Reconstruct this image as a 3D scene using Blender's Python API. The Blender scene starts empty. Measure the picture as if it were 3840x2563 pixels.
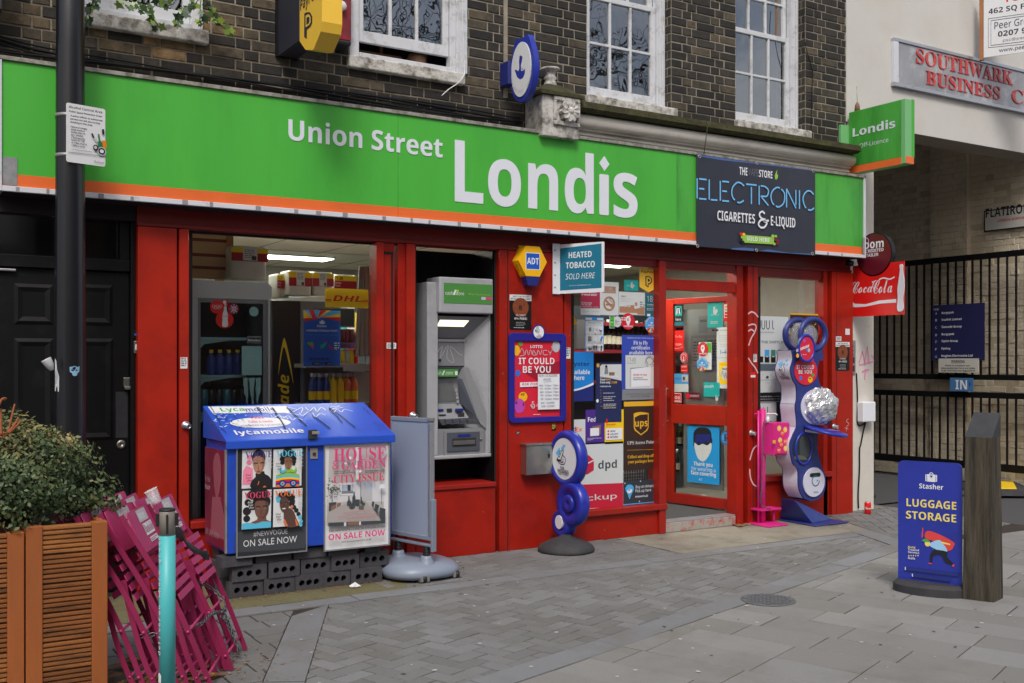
import bpy,math,random,os
from mathutils import Vector,Matrix
random.seed(11)
sc=bpy.context.scene
col=sc.collection
R=math.radians
# ---------------- camera, sky, sun, exposure
YAW=R(31.88); EYE=Vector((0,-7.2,1.5)); FPX=3950.0; HORIZON=1361.0
cd=bpy.data.cameras.new('camera'); cam=bpy.data.objects.new('camera',cd); col.objects.link(cam)
cam.location=EYE; cam.rotation_euler=(R(90),0,-YAW)
cd.sensor_width=36; cd.lens=FPX /3840*36; cd.shift_y=0.0207; cd.clip_start=.05; cd.clip_end=2000
sc.camera=cam
sc.view_settings.view_transform='Standard'; sc.view_settings.look='None'
sc.view_settings.exposure=0.08; sc.view_settings.gamma=1
SUN_EL,SUN_AZ=R(50),R(212)      # azimuth clockwise from +Y; the sun stands behind the viewer to the left
wd=bpy.data.worlds.new('World'); sc.world=wd; wd.use_nodes=True
wn=wd.node_tree; bg=wn.nodes['Background']
sky=wn.nodes.new('ShaderNodeTexSky'); sky.sky_type='NISHITA'; sky.sun_disc=False
sky.sun_elevation=SUN_EL; sky.sun_rotation=SUN_AZ; sky.dust_density=6.0; sky.air_density=1.0
wtc=wn.nodes.new('ShaderNodeTexCoord'); cl=wn.nodes.new('ShaderNodeTexNoise'); cl.inputs['Scale'].default_value=3.2; cl.inputs['Detail'].default_value=6   # broken cloud
cr_=wn.nodes.new('ShaderNodeMapRange'); cr_.inputs[1].default_value=.42; cr_.inputs[2].default_value=.62; cr_.inputs[4].default_value=.85
cm=wn.nodes.new('ShaderNodeMix'); cm.data_type='RGBA'; cm.inputs[7].default_value=(7.2,7.3,7.5,1)
wn.links.new(wtc.outputs['Generated'],cl.inputs[0]); wn.links.new(cl.outputs[0],cr_.inputs[0]); wn.links.new(cr_.outputs[0],cm.inputs[0]); wn.links.new(sky.outputs[0],cm.inputs[6]); wn.links.new(cm.outputs[2],bg.inputs[0]); bg.inputs[1].default_value=0.125
sl=bpy.data.lights.new('sun','SUN'); sl.energy=1.8; sl.angle=R(16); sl.color=(1,.965,.92)
so=bpy.data.objects.new('sun',sl); col.objects.link(so); so.location=(-5,-12,14)
so.rotation_euler=Vector((-math.sin(SUN_AZ)*math.cos(SUN_EL),-math.cos(SUN_AZ)*math.cos(SUN_EL),-math.sin(SUN_EL))).to_track_quat('-Z','Y').to_euler()
sc.cycles.use_denoising=True
sc.cycles.max_bounces=8; sc.cycles.transparent_max_bounces=16
sc.cycles.sample_clamp_indirect=4

# ---------------- measuring: a pixel of the 3840x2563 photograph as a line of sight
FWD=Vector((math.sin(YAW),math.cos(YAW),0)); RGT=Vector((math.cos(YAW),-math.sin(YAW),0))
def sight(px,py):
    return FWD +RGT *((px -1920)/FPX)+Vector((0,0,-(py -HORIZON)/FPX))
def FX(px,Y=-.05):
    d=sight(px,0); return d.x *(Y -EYE.y)/d.y
def FP(px,py,Y=-.05):
    d=sight(px,py); t=(Y -EYE.y)/d.y; return Vector((d.x *t,Y,EYE.z +d.z *t))
def GP(px,py,z=0):
    d=sight(px,py); t=(z -EYE.z)/d.z; return EYE +d *t
class Fr:
    """a flat frame: origin, right, up, outward normal"""
    def __init__(s,o,u,v): s.o=Vector(o); s.u=Vector(u).normalized(); s.v=Vector(v).normalized(); s.n=s.u.cross(s.v)
    def at(s,a,b,d=0): return s.o +s.u *a +s.v *b +s.n *d
    def px(s,x,y):
        d=sight(x,y); t=(s.o -EYE).dot(s.n)/d.dot(s.n); p=EYE +d *t -s.o
        return p.dot(s.u),p.dot(s.v)
    def sub(s,a,b,d=0,rot=0):
        c,q=math.cos(rot),math.sin(rot)
        return Fr(s.at(a,b,d),s.u *c +s.v *q,s.v *c -s.u *q)
def wall(Y): return Fr((0,Y,0),(1,0,0),(0,0,1))
def zm(ox,oy,k): return lambda x,y: (ox +x *k,oy +y *k)

# ---------------- materials
def lin(c):
    c /= 255.0
    return c /12.92 if c <= .04045 else ((c +.055)/1.055) ** 2.4
def S(r,g,b,k=1.15): return tuple(min(.9,lin(v)*k) for v in (r,g,b))
MATS={}
def mat(name,c,rough=.5,metal=0.0,var=0.0,vs=6.0,bump=0.0,bs=60.0,dirt=None,da=.4,ds=5.0,spec=.5,coat=0.0,emit=0.0,tint=None,stretch=None,dk=.5,chip=None,cs=30,ck=.68):
    if name in MATS: return MATS[name]
    m=bpy.data.materials.new(name); m.use_nodes=True; MATS[name]=m
    t=m.node_tree; N=t.nodes; L=t.links; p=N['Principled BSDF']
    p.inputs['Roughness'].default_value=rough; p.inputs['Metallic'].default_value=metal
    p.inputs['Specular IOR Level'].default_value=spec; p.inputs['Coat Weight'].default_value=coat
    p.inputs['Base Color'].default_value=(*c,1)
    if emit: p.inputs['Emission Color'].default_value=(*c,1); p.inputs['Emission Strength'].default_value=emit
    pos=None
    if var or bump or dirt or chip:
        g=N.new('ShaderNodeNewGeometry'); pos=g.outputs['Position']
        if stretch:
            mp=N.new('ShaderNodeMapping'); mp.inputs['Scale'].default_value=stretch
            L.new(pos,mp.inputs[0]); pos=mp.outputs[0]
    cur=None
    if tint:      # tint: list of (position, colour) looked up by the per-face attribute 'tint'
        a=N.new('ShaderNodeAttribute'); a.attribute_name='tint'
        r=N.new('ShaderNodeValToRGB'); r.color_ramp.interpolation='LINEAR'
        while len(r.color_ramp.elements) < len(tint): r.color_ramp.elements.new(.5)
        for e,(q,cc) in zip(r.color_ramp.elements,tint): e.position=q; e.color=(*cc,1)
        L.new(a.outputs['Fac'],r.inputs[0]); cur=r.outputs[0]
    def noise(scale,detail=4,rg=.6):
        n=N.new('ShaderNodeTexNoise'); n.inputs['Scale'].default_value=scale; n.inputs['Detail'].default_value=detail
        n.inputs['Roughness'].default_value=rg; L.new(pos,n.inputs[0]); return n.outputs[0]
    def mix(fac,a,b,mode='MIX'):
        x=N.new('ShaderNodeMix'); x.data_type='RGBA'; x.blend_type=mode
        L.new(fac,x.inputs[0]) if not isinstance(fac,float) else setattr(x.inputs[0],'default_value',fac)
        for v,i in ((a,6),(b,7)):
            if isinstance(v,tuple): x.inputs[i].default_value=(*v,1)
            else: L.new(v,x.inputs[i])
        return x.outputs[2]
    if var:
        mr=N.new('ShaderNodeMapRange'); mr.inputs[1].default_value=.25; mr.inputs[2].default_value=.75
        mr.inputs[3].default_value=1-var; mr.inputs[4].default_value=1+var
        L.new(noise(vs,6),mr.inputs[0])
        cb=N.new('ShaderNodeCombineColor')
        for i in range(3): L.new(mr.outputs[0],cb.inputs[i])
        cur=mix(1.0,cur or tuple(c),cb.outputs[0],'MULTIPLY')
    if dirt:
        mr=N.new('ShaderNodeMapRange'); mr.inputs[1].default_value=dk; mr.inputs[2].default_value=dk +.2; mr.inputs[4].default_value=da
        L.new(noise(ds,8,.7),mr.inputs[0])
        cur=mix(mr.outputs[0],cur or tuple(c),tuple(dirt))
    if chip:
        mr=N.new('ShaderNodeMapRange'); mr.inputs[1].default_value=ck; mr.inputs[2].default_value=ck +.02
        L.new(noise(cs,3,.75),mr.inputs[0]); cur=mix(mr.outputs[0],cur or tuple(c),tuple(chip))
    if cur is not None: L.new(cur,p.inputs['Base Color'])
    if bump:
        b=N.new('ShaderNodeBump'); b.inputs['Strength'].default_value=bump; b.inputs['Distance'].default_value=.01
        L.new(noise(bs,5),b.inputs['Height']); L.new(b.outputs[0],p.inputs['Normal'])
    return m
def glass(name,tint=(.93,.95,.95),wav=0.0,boost=1.0,rough=0.0):
    if name in MATS: return MATS[name]
    m=bpy.data.materials.new(name); m.use_nodes=True; MATS[name]=m
    t=m.node_tree; N=t.nodes; L=t.links; N.remove(N['Principled BSDF'])
    tr=N.new('ShaderNodeBsdfTransparent'); tr.inputs[0].default_value=(*tint,1)
    gl=N.new('ShaderNodeBsdfGlossy'); gl.inputs['Roughness'].default_value=rough
    fr=N.new('ShaderNodeFresnel'); fr.inputs[0].default_value=1.5
    ml=N.new('ShaderNodeMath'); ml.operation='MULTIPLY'; ml.inputs[1].default_value=1.7*boost; ml.use_clamp=True
    L.new(fr.outputs[0],ml.inputs[0])
    mx=N.new('ShaderNodeMixShader'); L.new(ml.outputs[0],mx.inputs[0]); L.new(tr.outputs[0],mx.inputs[1]); L.new(gl.outputs[0],mx.inputs[2])
    L.new(mx.outputs[0],N['Material Output'].inputs[0])
    if wav:
        g=N.new('ShaderNodeNewGeometry'); n=N.new('ShaderNodeTexNoise'); n.inputs['Scale'].default_value=3.5
        b=N.new('ShaderNodeBump'); b.inputs['Strength'].default_value=wav; b.inputs['Distance'].default_value=.02
        L.new(g.outputs['Position'],n.inputs[0]); L.new(n.outputs[0],b.inputs['Height'])
        L.new(b.outputs[0],gl.inputs['Normal'])
    return m

# ---------------- text: every glyph is filled geometry
try:
    fpath=os.path.join(bpy.utils.resource_path('LOCAL'),'datafiles','fonts','NotoSansMath-Regular.woff2')
    MATHF=bpy.data.fonts.load(fpath)
except Exception:
    MATHF=None
STY={'b': (0x1D5D4,0x1D5EE,0x1D7EC),'i': (0x1D608,0x1D622,0),'bi': (0x1D63C,0x1D656,0),'sb': (0x1D400,0x1D41A,0x1D7CE),
       'si': (0x1D434,0x1D44E,0),'sbi': (0x1D468,0x1D482,0),'sc': (0x1D4D0,0x1D4EA,0)}
TC={}
def glyphs(s,style,res):
    k=(s,style,res)
    if k in TC: return TC[k]
    body=s
    if style in STY and MATHF:
        U,l,d=STY[style]; body=''
        for ch in s:
            if 'A' <= ch <= 'Z': body += chr(U +ord(ch)-65)
            elif 'a' <= ch <= 'z': body += '\u210e' if (style == 'si' and ch == 'h') else chr(l +ord(ch)-97)
            elif ch.isdigit() and d: body += chr(d +ord(ch)-48)
            else: body += ch
    c=bpy.data.curves.new('txt','FONT'); c.body=body; c.resolution_u=res; c.size=1
    if style != 'g' and MATHF: c.font=MATHF
    o=bpy.data.objects.new('txt',c); m=o.to_mesh()
    vs=[(v.co.x,v.co.y) for v in m.vertices]; fs=[tuple(q.vertices) for q in m.polygons]
    o.to_mesh_clear(); bpy.data.objects.remove(o); bpy.data.curves.remove(c)
    x0=min((v[0] for v in vs),default=0); x1=max((v[0] for v in vs),default=1)
    TC[k]=(vs,fs,x0,x1); return TC[k]
def capheight(style):
    v=glyphs('H',style,2)[0]; return max(q[1] for q in v)

# ---------------- mesh builder
WL={}
def pd(n): return n if isinstance(n,bpy.types.Material) else MATS[n]
class MB:
    def __init__(s): s.v=[]; s.f=[]; s.mi=[]; s.ms=[]; s.sm=[]; s.tt=[]
    def m(s,name):
        if name not in s.ms: s.ms.append(name)
        return s.ms.index(name)
    def add(s,vs,fs,mt,smooth=False,t=0.0):
        b=len(s.v); s.v += [tuple(q) for q in vs]; k=s.m(mt)
        for f in fs: s.f.append(tuple(b +i for i in f)); s.mi.append(k); s.sm.append(smooth); s.tt.append(t)
    def poly(s,pts,mt,t=0.0): s.add(pts,[range(len(pts))],mt,False,t)
    def hexa(s,p,mt,t=0.0,skip=()):      # p: 4 bottom + 4 top, counter-clockwise from above
        F=[(3,2,1,0),(4,5,6,7),(0,1,5,4),(1,2,6,5),(2,3,7,6),(3,0,4,7)]
        s.add(p,[f for i,f in enumerate(F) if i not in skip],mt,False,t)
    def box(s,x0,x1,y0,y1,z0,z1,mt,t=0.0,skip=()):
        s.hexa([(x0,y0,z0),(x1,y0,z0),(x1,y1,z0),(x0,y1,z0),(x0,y0,z1),(x1,y0,z1),(x1,y1,z1),(x0,y1,z1)],mt,t,skip)
    def fbox(s,fr,a0,a1,b0,b1,d0,d1,mt,t=0.0):   # box in a frame, d outward
        s.hexa([fr.at(a0,b0,d1),fr.at(a1,b0,d1),fr.at(a1,b0,d0),fr.at(a0,b0,d0),fr.at(a0,b1,d1),fr.at(a1,b1,d1),fr.at(a1,b1,d0),fr.at(a0,b1,d0)],mt,t)
    def bar(s,p,q,w,h,mt,up=(0,0,1),t=0.0):      # rectangular bar from p to q
        p=Vector(p); q=Vector(q); d=(q -p).normalized(); r=d.cross(Vector(up))
        if r.length < 1e-4: r=Vector((1,0,0))
        r.normalize(); u=r.cross(d)
        a,b=r *w /2,u *h /2
        s.hexa([p -a -b,p +a -b,q +a -b,q -a -b,p -a +b,p +a +b,q +a +b,q -a +b],mt,t)
    def tube(s,pts,r,mt,n=8,closed=False,cap=True,smooth=True):
        pts=[Vector(p) for p in pts]; rs=r if isinstance(r,(list,tuple)) else [r]*len(pts)
        k=len(pts); T=[]
        for i in range(k):
            a=pts[(i -1) % k] if (closed or i > 0) else pts[i]; b=pts[(i +1) % k] if (closed or i < k -1) else pts[i]
            T.append((b -a).normalized())
        x=T[0].orthogonal().normalized(); vs=[]
        for i in range(k):
            x=(x -T[i]*x.dot(T[i])).normalized(); y=T[i].cross(x)
            for j in range(n):
                an=2*math.pi *j /n; vs.append(pts[i]+(x *math.cos(an)+y *math.sin(an))*rs[i])
        fs=[]
        for i in range(k if closed else k -1):
            for j in range(n):
                a=i *n +j; b=i *n +(j +1) % n; c2=((i +1) % k)*n +(j +1) % n; d=((i +1) % k)*n +j
                fs.append((a,b,c2,d))
        if cap and not closed: fs += [tuple(reversed(range(n))),tuple(range((k -1)*n,k *n))]
        s.add(vs,fs,mt,smooth)
    def lathe(s,prof,o,mt,n=24,ax=(0,0,1),smooth=True,cap=True,sx=1.0,sy=1.0,xdir=None):   # prof: (radius, height along ax)
        o=Vector(o); ax=Vector(ax).normalized(); x=Vector(xdir).normalized() if xdir else ax.orthogonal().normalized(); y=ax.cross(x); vs=[]; fs=[]
        for r,h in prof:
            for j in range(n):
                an=2*math.pi *j /n; vs.append(o +ax *h +x *(math.cos(an)*r *sx)+y *(math.sin(an)*r *sy))
        for i in range(len(prof)-1):
            for j in range(n): fs.append((i *n +j,i *n +(j +1) % n,(i +1)*n +(j +1) % n,(i +1)*n +j))
        if cap: fs += [tuple(reversed(range(n))),tuple(range((len(prof)-1)*n,len(prof)*n))]
        s.add(vs,fs,mt,smooth)
    def prism(s,fr,pts,d0,d1,mt,side=None,hole=None):   # outline (a,b) in frame, between depths d0<d1
        n=len(pts)
        s.add([fr.at(a,b,d1) for a,b in pts],[range(n)],mt)
        s.add([fr.at(a,b,d0) for a,b in pts],[tuple(reversed(range(n)))],side or mt)
        vs=[fr.at(a,b,d0) for a,b in pts]+[fr.at(a,b,d1) for a,b in pts]
        s.add(vs,[(i,(i +1) % n,n +(i +1) % n,n +i) for i in range(n)],side or mt)
    def ringp(s,fr,outer,inner,d0,d1,mt):   # plate with a hole, same point count
        n=len(outer); vs=[fr.at(*p,d) for d in (d0,d1) for q in (outer,inner) for p in q]; fs=[]
        for i in range(n):
            j=(i +1) % n
            fs += [(2*n +i,2*n +j,3*n +j,3*n +i),(j,i,n +i,n +j),(i,j,2*n +j,2*n +i),(n +j,n +i,3*n +i,3*n +j)]
        s.add(vs,fs,mt)
    def blob(s,c,r,mt,nu=12,nv=8,sq=(1,1,1)):
        c=Vector(c); prof=[(math.sin(math.pi *i /nv)*r +1e-5,-math.cos(math.pi *i /nv)*r *sq[2]) for i in range(nv +1)]
        s.lathe(prof,c,mt,nu,cap=False,sx=sq[0],sy=sq[1],xdir=(1,0,0))
    def text(s,fr,txt,a,b,cap,style,mt,w=None,al='l',d=.0004,ex=0.0,res=2,slant=0.0):
        vs,fs,x0,x1=glyphs(txt,style,res); k=cap /capheight(style); kx=k if w is None else w /max(1e-6,x1 -x0)
        tw=(x1 -x0)*kx; off=a -x0 *kx -(tw if al == 'r' else tw /2 if al == 'c' else 0)
        P=[(off +x *kx +y *k *slant,b +y *k) for x,y in vs]
        s.add([fr.at(x,y,d +ex) for x,y in P],fs,mt)
        if ex:
            cnt={}
            for f in fs:
                for i in range(len(f)):
                    e=(f[i],f[(i +1) % len(f)]); cnt[e]=1
            ed=[e for e in cnt if (e[1],e[0]) not in cnt]; n=len(P)
            s.add([fr.at(x,y,d) for x,y in P]+[fr.at(x,y,d +ex) for x,y in P],[(i,j,n +j,n +i) for i,j in ed],mt)
    def build(s,name,parent=None,local=False,bevel=0.0,seg=2,tint=False,auto=None):
        me=bpy.data.meshes.new(name)
        loc=Vector((0,0,0)); V=s.v
        if parent is None and not local and V:
            xs,ys,zs=zip(*V); loc=Vector(((min(xs)+max(xs))/2,(min(ys)+max(ys))/2,min(zs)))
            V=[(x -loc.x,y -loc.y,z -loc.z) for x,y,z in V]
        me.from_pydata(V,[],s.f)
        for q in s.ms: me.materials.append(pd(q))
        me.polygons.foreach_set('material_index',s.mi); me.polygons.foreach_set('use_smooth',s.sm)
        if tint:
            at=me.attributes.new('tint','FLOAT','FACE'); at.data.foreach_set('value',s.tt)
        me.update()
        o=bpy.data.objects.new(name,me); col.objects.link(o)
        if parent is not None:
            o.parent=parent; o.location=(0,0,0) if local else -WL.get(parent.name,Vector((0,0,0)))
            WL[o.name]=Vector((0,0,0))
        else: o.location=loc; WL[o.name]=loc.copy()
        if bevel:
            b=o.modifiers.new('bevel','BEVEL'); b.width=bevel; b.segments=seg; b.limit_method='ANGLE'; b.angle_limit=R(40)
        return o
def thing(name,label,cat,loc=(0,0,0),rz=0.0,group=None):
    o=bpy.data.objects.new(name,None); col.objects.link(o); o.location=loc; o.rotation_euler=(0,0,rz); o.empty_display_size=.1
    WL[o.name]=Vector(loc)
    return tag(o,label,cat,group)
def tag(o,label=None,cat=None,group=None,kind=None):
    if label: o['label']=label
    if cat: o['category']=cat
    if group: o['group']=group
    if kind: o['kind']=kind
    return o
def dup(root,loc,rz=0.0,label=None,group=None):
    r=root.copy(); col.objects.link(r); r.location=loc; r.rotation_euler=(0,0,rz)
    if label: r['label']=label
    if group: r['group']=group
    for ch in list(root.children):
        c=ch.copy(); col.objects.link(c); c.parent=r
        for g in list(ch.children):
            d=g.copy(); col.objects.link(d); d.parent=c
    return r
def circ(cx,cy,rx,ry=None,n=28,a0=0,a1=360):
    ry=rx if ry is None else ry
    k=n if a1 -a0 >= 360 else n +1
    return [(cx +rx *math.cos(R(a0 +(a1 -a0)*i /n)),cy +ry *math.sin(R(a0 +(a1 -a0)*i /n))) for i in range(k)]
def rrect(x0,y0,x1,y1,r,n=4):
    p=[]
    for cx,cy,a in ((x1 -r,y0 +r,-90),(x1 -r,y1 -r,0),(x0 +r,y1 -r,90),(x0 +r,y0 +r,180)):
        p += [(cx +r *math.cos(R(a +90*i /n)),cy +r *math.sin(R(a +90*i /n))) for i in range(n +1)]
    return p
def spl(P,n=6,closed=True):     # smooth curve through points
    out=[]; k=len(P)
    for i in range(k if closed else k -1):
        g=lambda j: P[j % k] if closed else P[max(0,min(k -1,j))]
        a,b,c,d=g(i -1),g(i),g(i +1),g(i +2)
        for q in range(n):
            t=q /n
            out.append(tuple(.5*((2*b[e])+(-a[e]+c[e])*t +(2*a[e]-5*b[e]+4*c[e]-d[e])*t *t +(-a[e]+3*b[e]-3*c[e]+d[e])*t ** 3) for e in range(len(b))))
    if not closed: out.append(tuple(P[-1]))
    return out
zA,zB,zC,zD=zm(0,0,.5486),zm(960,0,.5486),zm(1920,0,.5486),zm(2880,0,.5486)
zE,zF,zG,zH=zm(0,860,.5486),zm(660,860,.5484),zm(1500,860,.5486),zm(1860,860,.4082)
zI,zJ,zK,zL=zm(2040,1400,.4721),zm(2460,940,.3571),zm(2440,1400,.4082),zm(3100,800,.4463)
zM,zN,zO,zR=zm(3100,1400,.5741),zm(0,1500,.678),zm(700,1450,.5422),zm(2450,500,.3619)
zS,zT,zU,zV,zW,zX=zm(2100,1060,.17029),zm(880,1640,.2806),zm(1190,1640,.2807),zm(2780,1150,.3125),zm(2780,1560,.28056),zm(3180,1560,.28097)
class Flat(MB):
    """a printed sheet: drawing units run right and DOWN from its top left corner; each mark lies a hair above the one before"""
    def __init__(s,fr,W,H,uw,uh,base,t=.002,side=None,rad=0.0,shape=None,d0=0.0,step=.00035):
        MB.__init__(s); s.fr=fr; s.W=W; s.H=H; s.kx=W /uw; s.ky=H /uh; s.uw=uw; s.uh=uh; s.step=step
        if base:
            pts=[(x *s.kx,-y *s.ky) for x,y in reversed(shape)] if shape else (rrect(0,-H,W,0,rad) if rad else [(0,-H),(W,-H),(W,0),(0,0)])
            s.prism(fr,pts,d0,d0 +t,base,side)
        s.d=d0 +t
    def up(s): s.d += s.step; return s.d
    def pl(s,pts,mt):
        d=s.up(); P=[s.fr.at(x *s.kx,-y *s.ky,d) for x,y in pts]
        ar=sum(pts[i][0]*pts[(i +1) % len(pts)][1]-pts[(i +1) % len(pts)][0]*pts[i][1] for i in range(len(pts)))
        s.poly(P if ar < 0 else P[::-1],mt)
    def rect(s,x0,y0,x1,y1,mt,r=0): s.pl(rrect(x0,y0,x1,y1,r) if r else [(x0,y0),(x1,y0),(x1,y1),(x0,y1)],mt)
    def circ(s,x,y,r,mt,ry=None,n=24): s.pl(circ(x,y,r,(r *s.kx /s.ky if ry is None else ry),n),mt)
    def ring(s,x,y,r,w,mt,n=28,a0=0,a1=360):
        d=s.up(); k=s.kx /s.ky; O=circ(x,y,r,r *k,n,a0,a1); I=circ(x,y,r -w,(r -w)*k,n,a0,a1); m=len(O)
        s.add([s.fr.at(a *s.kx,-b *s.ky,d) for a,b in O +I],[(j,i,m +i,m +j) for i,j in ((i,(i +1) % m) for i in range(m if a1 -a0 >= 360 else m -1))],mt)
    def line(s,pts,w,mt,closed=False):
        d=s.up(); P=[Vector((x *s.kx,-y *s.ky)) for x,y in pts]; h=w *s.kx /2; n=len(P); Lp=[]; Rp=[]
        for i in range(n):
            a=P[(i -1) % n] if (closed or i) else P[i]; b=P[(i +1) % n] if (closed or i < n -1) else P[i]
            t=b -a; t=t.normalized() if t.length > 1e-9 else Vector((1,0)); q=Vector((-t.y,t.x))*h
            Lp.append(P[i]+q); Rp.append(P[i]-q)
        s.add([s.fr.at(q.x,q.y,d) for q in Lp +Rp],[((i +1) % n,i,n +i,n +(i +1) % n) for i in range(n if closed else n -1)],mt)
    def t(s,txt,x,y,cap,mt,st='r',w=None,al='l',res=2,slant=0.0):
        s.text(s.fr,txt,x *s.kx,-y *s.ky,cap *s.ky,st,mt,None if w is None else w *s.kx,al,s.up(),0,res,slant)
    def arc(s,txt,cx,cy,r,a0,a1,cap,mt,st='r'):      # letters along a circle, angles in degrees clockwise from the top
        for i,ch in enumerate(txt):
            if ch == ' ': continue
            a=R(a0 +(a1 -a0)*i /max(1,len(txt)-1)); x=cx +r *math.sin(a); y=cy -r *math.cos(a)*s.kx /s.ky
            f2=s.fr.sub(x *s.kx,-y *s.ky,0,-a); s.text(f2,ch,0,0,cap *s.ky,st,mt,None,'c',s.d +s.step)
        s.up()
    def c(s,z,x,y):                                        # a point read off the photograph, in drawing units
        a,b=s.fr.px(*z(x,y)); return a /s.kx,-b /s.ky
    def T(s,txt,z,p,q,cap,mt,st='b',res=2,slant=0.0):  # text whose baseline runs from p to q
        x0,y0=s.c(z,*p); x1,y1=s.c(z,*q); k=s.c(z,p[0],p[1]-cap)
        s.t(txt,x0,(y0 +y1)/2,y0 -k[1],mt,st,x1 -x0,'l',res,slant)
    def Q(s,z,pts,mt): s.pl([s.c(z,*p) for p in pts],mt)
    def B(s,z,x0,y0,x1,y1,mt): a=s.c(z,x0,y0); b=s.c(z,x1,y1); s.rect(*a,*b,mt)
    def E(s,z,x,y,rx,ry,mt,n=28):
        a=s.c(z,x,y); b=s.c(z,x +rx,y); e=s.c(z,x,y +ry); s.pl(circ(a[0],a[1],b[0]-a[0],e[1]-a[1],n),mt)
    def O(s,z,x,y,rx,w,mt):
        a=s.c(z,x,y); b=s.c(z,x +rx,y); e=s.c(z,x +rx -w,y); s.ring(a[0],a[1],b[0]-a[0],b[0]-e[0],mt)
    def Ln(s,z,pts,w,mt,smooth=0,closed=False):
        P=[s.c(z,*p) for p in pts]; P=spl(P,smooth,closed) if smooth else P; s.line(P,w,mt,closed)
    def greek(s,x0,y0,x1,n,lh,mt,h=.45):               # rows of print too small to read
        d=s.up(); r=random.Random(int(x0 *7+y0 *13))
        for i in range(n):
            x=x0; y=y0 +i *lh; end=x1 -r.random()*(x1 -x0)*(.35 if i == n -1 else .12)
            while x < end:
                w=lh *r.uniform(.8,2.2); w=min(w,end -x)
                s.add([s.fr.at(a *s.kx,-b *s.ky,d) for a,b in ((x,y +lh *h),(x +w,y +lh *h),(x +w,y),(x,y))],[(0,1,2,3)],mt); x += w +lh *.35
def sheet(Y,tl,br,uw=100,uh=None,base=None,t=.0015,rad=0.0,fr=None,**k):
    """a sheet on a wall plane (or any frame) given the photo pixels of its top left and bottom right corners"""
    f=fr or wall(Y); a0,b1=f.px(*tl); a1,b0=f.px(*br); W=a1 -a0; H=b1 -b0
    return Flat(f.sub(a0,b1),W,H,uw,uh or uw *H /W,base,t,rad=rad,**k)
# ================= materials
G_=lambda r,g,b: S(r,g,b,1.0)
mat('brick',(.1,.1,.1),.9,var=.3,vs=25,bump=.35,bs=90,tint=[(0,S(36,35,34)),(.35,S(60,56,50)),(.62,S(86,77,62)),(.85,S(104,88,64)),(1,S(146,118,82))],dirt=S(26,26,25),da=.75,ds=9,dk=.47)
mat('mortar',S(138,131,117),.95,var=.25,vs=8,bump=.4,bs=70,dirt=S(96,90,78),da=.6,ds=6)
mat('sooty_mortar',S(118,110,96),.95,var=.3,vs=7,bump=.4,bs=70,dirt=S(44,43,38),da=.7,ds=6)
mat('red_paint',S(150,26,12),.42,var=.12,vs=3,dirt=S(96,19,13),da=.55,ds=2.6,dk=.47,spec=.35,bump=.12,bs=14,chip=S(150,120,110),cs=42,ck=.70)
mat('red_bright',S(156,31,14),.42,var=.12,vs=3,dirt=S(112,24,14),da=.6,ds=2.4,dk=.48,spec=.35,bump=.12,bs=14,chip=S(90,40,30),cs=50,ck=.70)
mat('red_chipped',S(142,24,14),.45,var=.1,vs=4,dirt=S(190,180,170),da=1,ds=16,dk=.64)
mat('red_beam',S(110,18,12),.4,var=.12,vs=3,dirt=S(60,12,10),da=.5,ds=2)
mat('dark_gap',S(22,16,16),.8)
mat('black_paint',S(11,11,13),.5,spec=.25,var=.12,vs=6,dirt=S(50,50,52),da=.25,ds=5)
mat('black_metal',S(14,14,17),.5,spec=.3)
mat('white_paint',S(192,195,200),.55,var=.07,vs=6,dirt=S(120,116,108),da=.7,ds=9,dk=.52)
mat('peeling_paint',S(190,188,184),.7,var=.08,vs=9,bump=.6,bs=40,dirt=S(84,78,64),da=.9,ds=11,dk=.44)
mat('cornice_paint',S(192,189,183),.55,var=.06,vs=4,dirt=S(116,110,96),da=.5,ds=5,dk=.5,stretch=(.4,1,1.6))
mat('moss',S(62,62,34),.95,var=.5,vs=14,bump=1,bs=60,dirt=S(48,42,32),da=.8,ds=9,dk=.45)
mat('render_wall',S(190,188,184),.8,var=.04,vs=2,bump=.15,bs=40,dirt=S(176,170,158),da=.4,ds=1.6)
mat('render_dirty',S(196,192,184),.85,var=.06,vs=3,bump=.3,bs=30,dirt=S(92,86,76),da=.75,ds=11,dk=.6)
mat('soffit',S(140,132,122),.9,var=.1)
mat('passage_brick',S(206,194,172),.8,var=.14,vs=3,bump=.8,bs=22,dirt=S(150,124,92),da=.5,ds=3.2,dk=.55)
mat('passage_dark',S(70,60,48),.9,var=.3,vs=8)
mat('alu',S(176,178,184),.35,.75,var=.06,vs=4,dirt=S(110,106,98),da=.6,ds=12,dk=.55)
mat('white_alu',S(196,199,206),.45,.0,var=.05,dirt=S(116,112,104),da=.7,ds=9,dk=.58)
mat('dirty_alu',S(150,148,142),.6,.2,var=.15,vs=12,dirt=S(66,62,44),da=.9,ds=9,dk=.44)
mat('tape',S(128,130,134),.5,var=.25,vs=20)
glass('shop_glass',(.95,.96,.96),boost=.75)
glass('old_glass',(.62,.66,.7),wav=.1,boost=5)
mat('frosted',S(158,178,190),.25,var=.08)
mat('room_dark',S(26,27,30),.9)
mat('curtain',S(150,172,186),.9,var=.12,vs=12,stretch=(6,6,.5))
mat('stick',S(120,90,68),.8)
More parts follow.
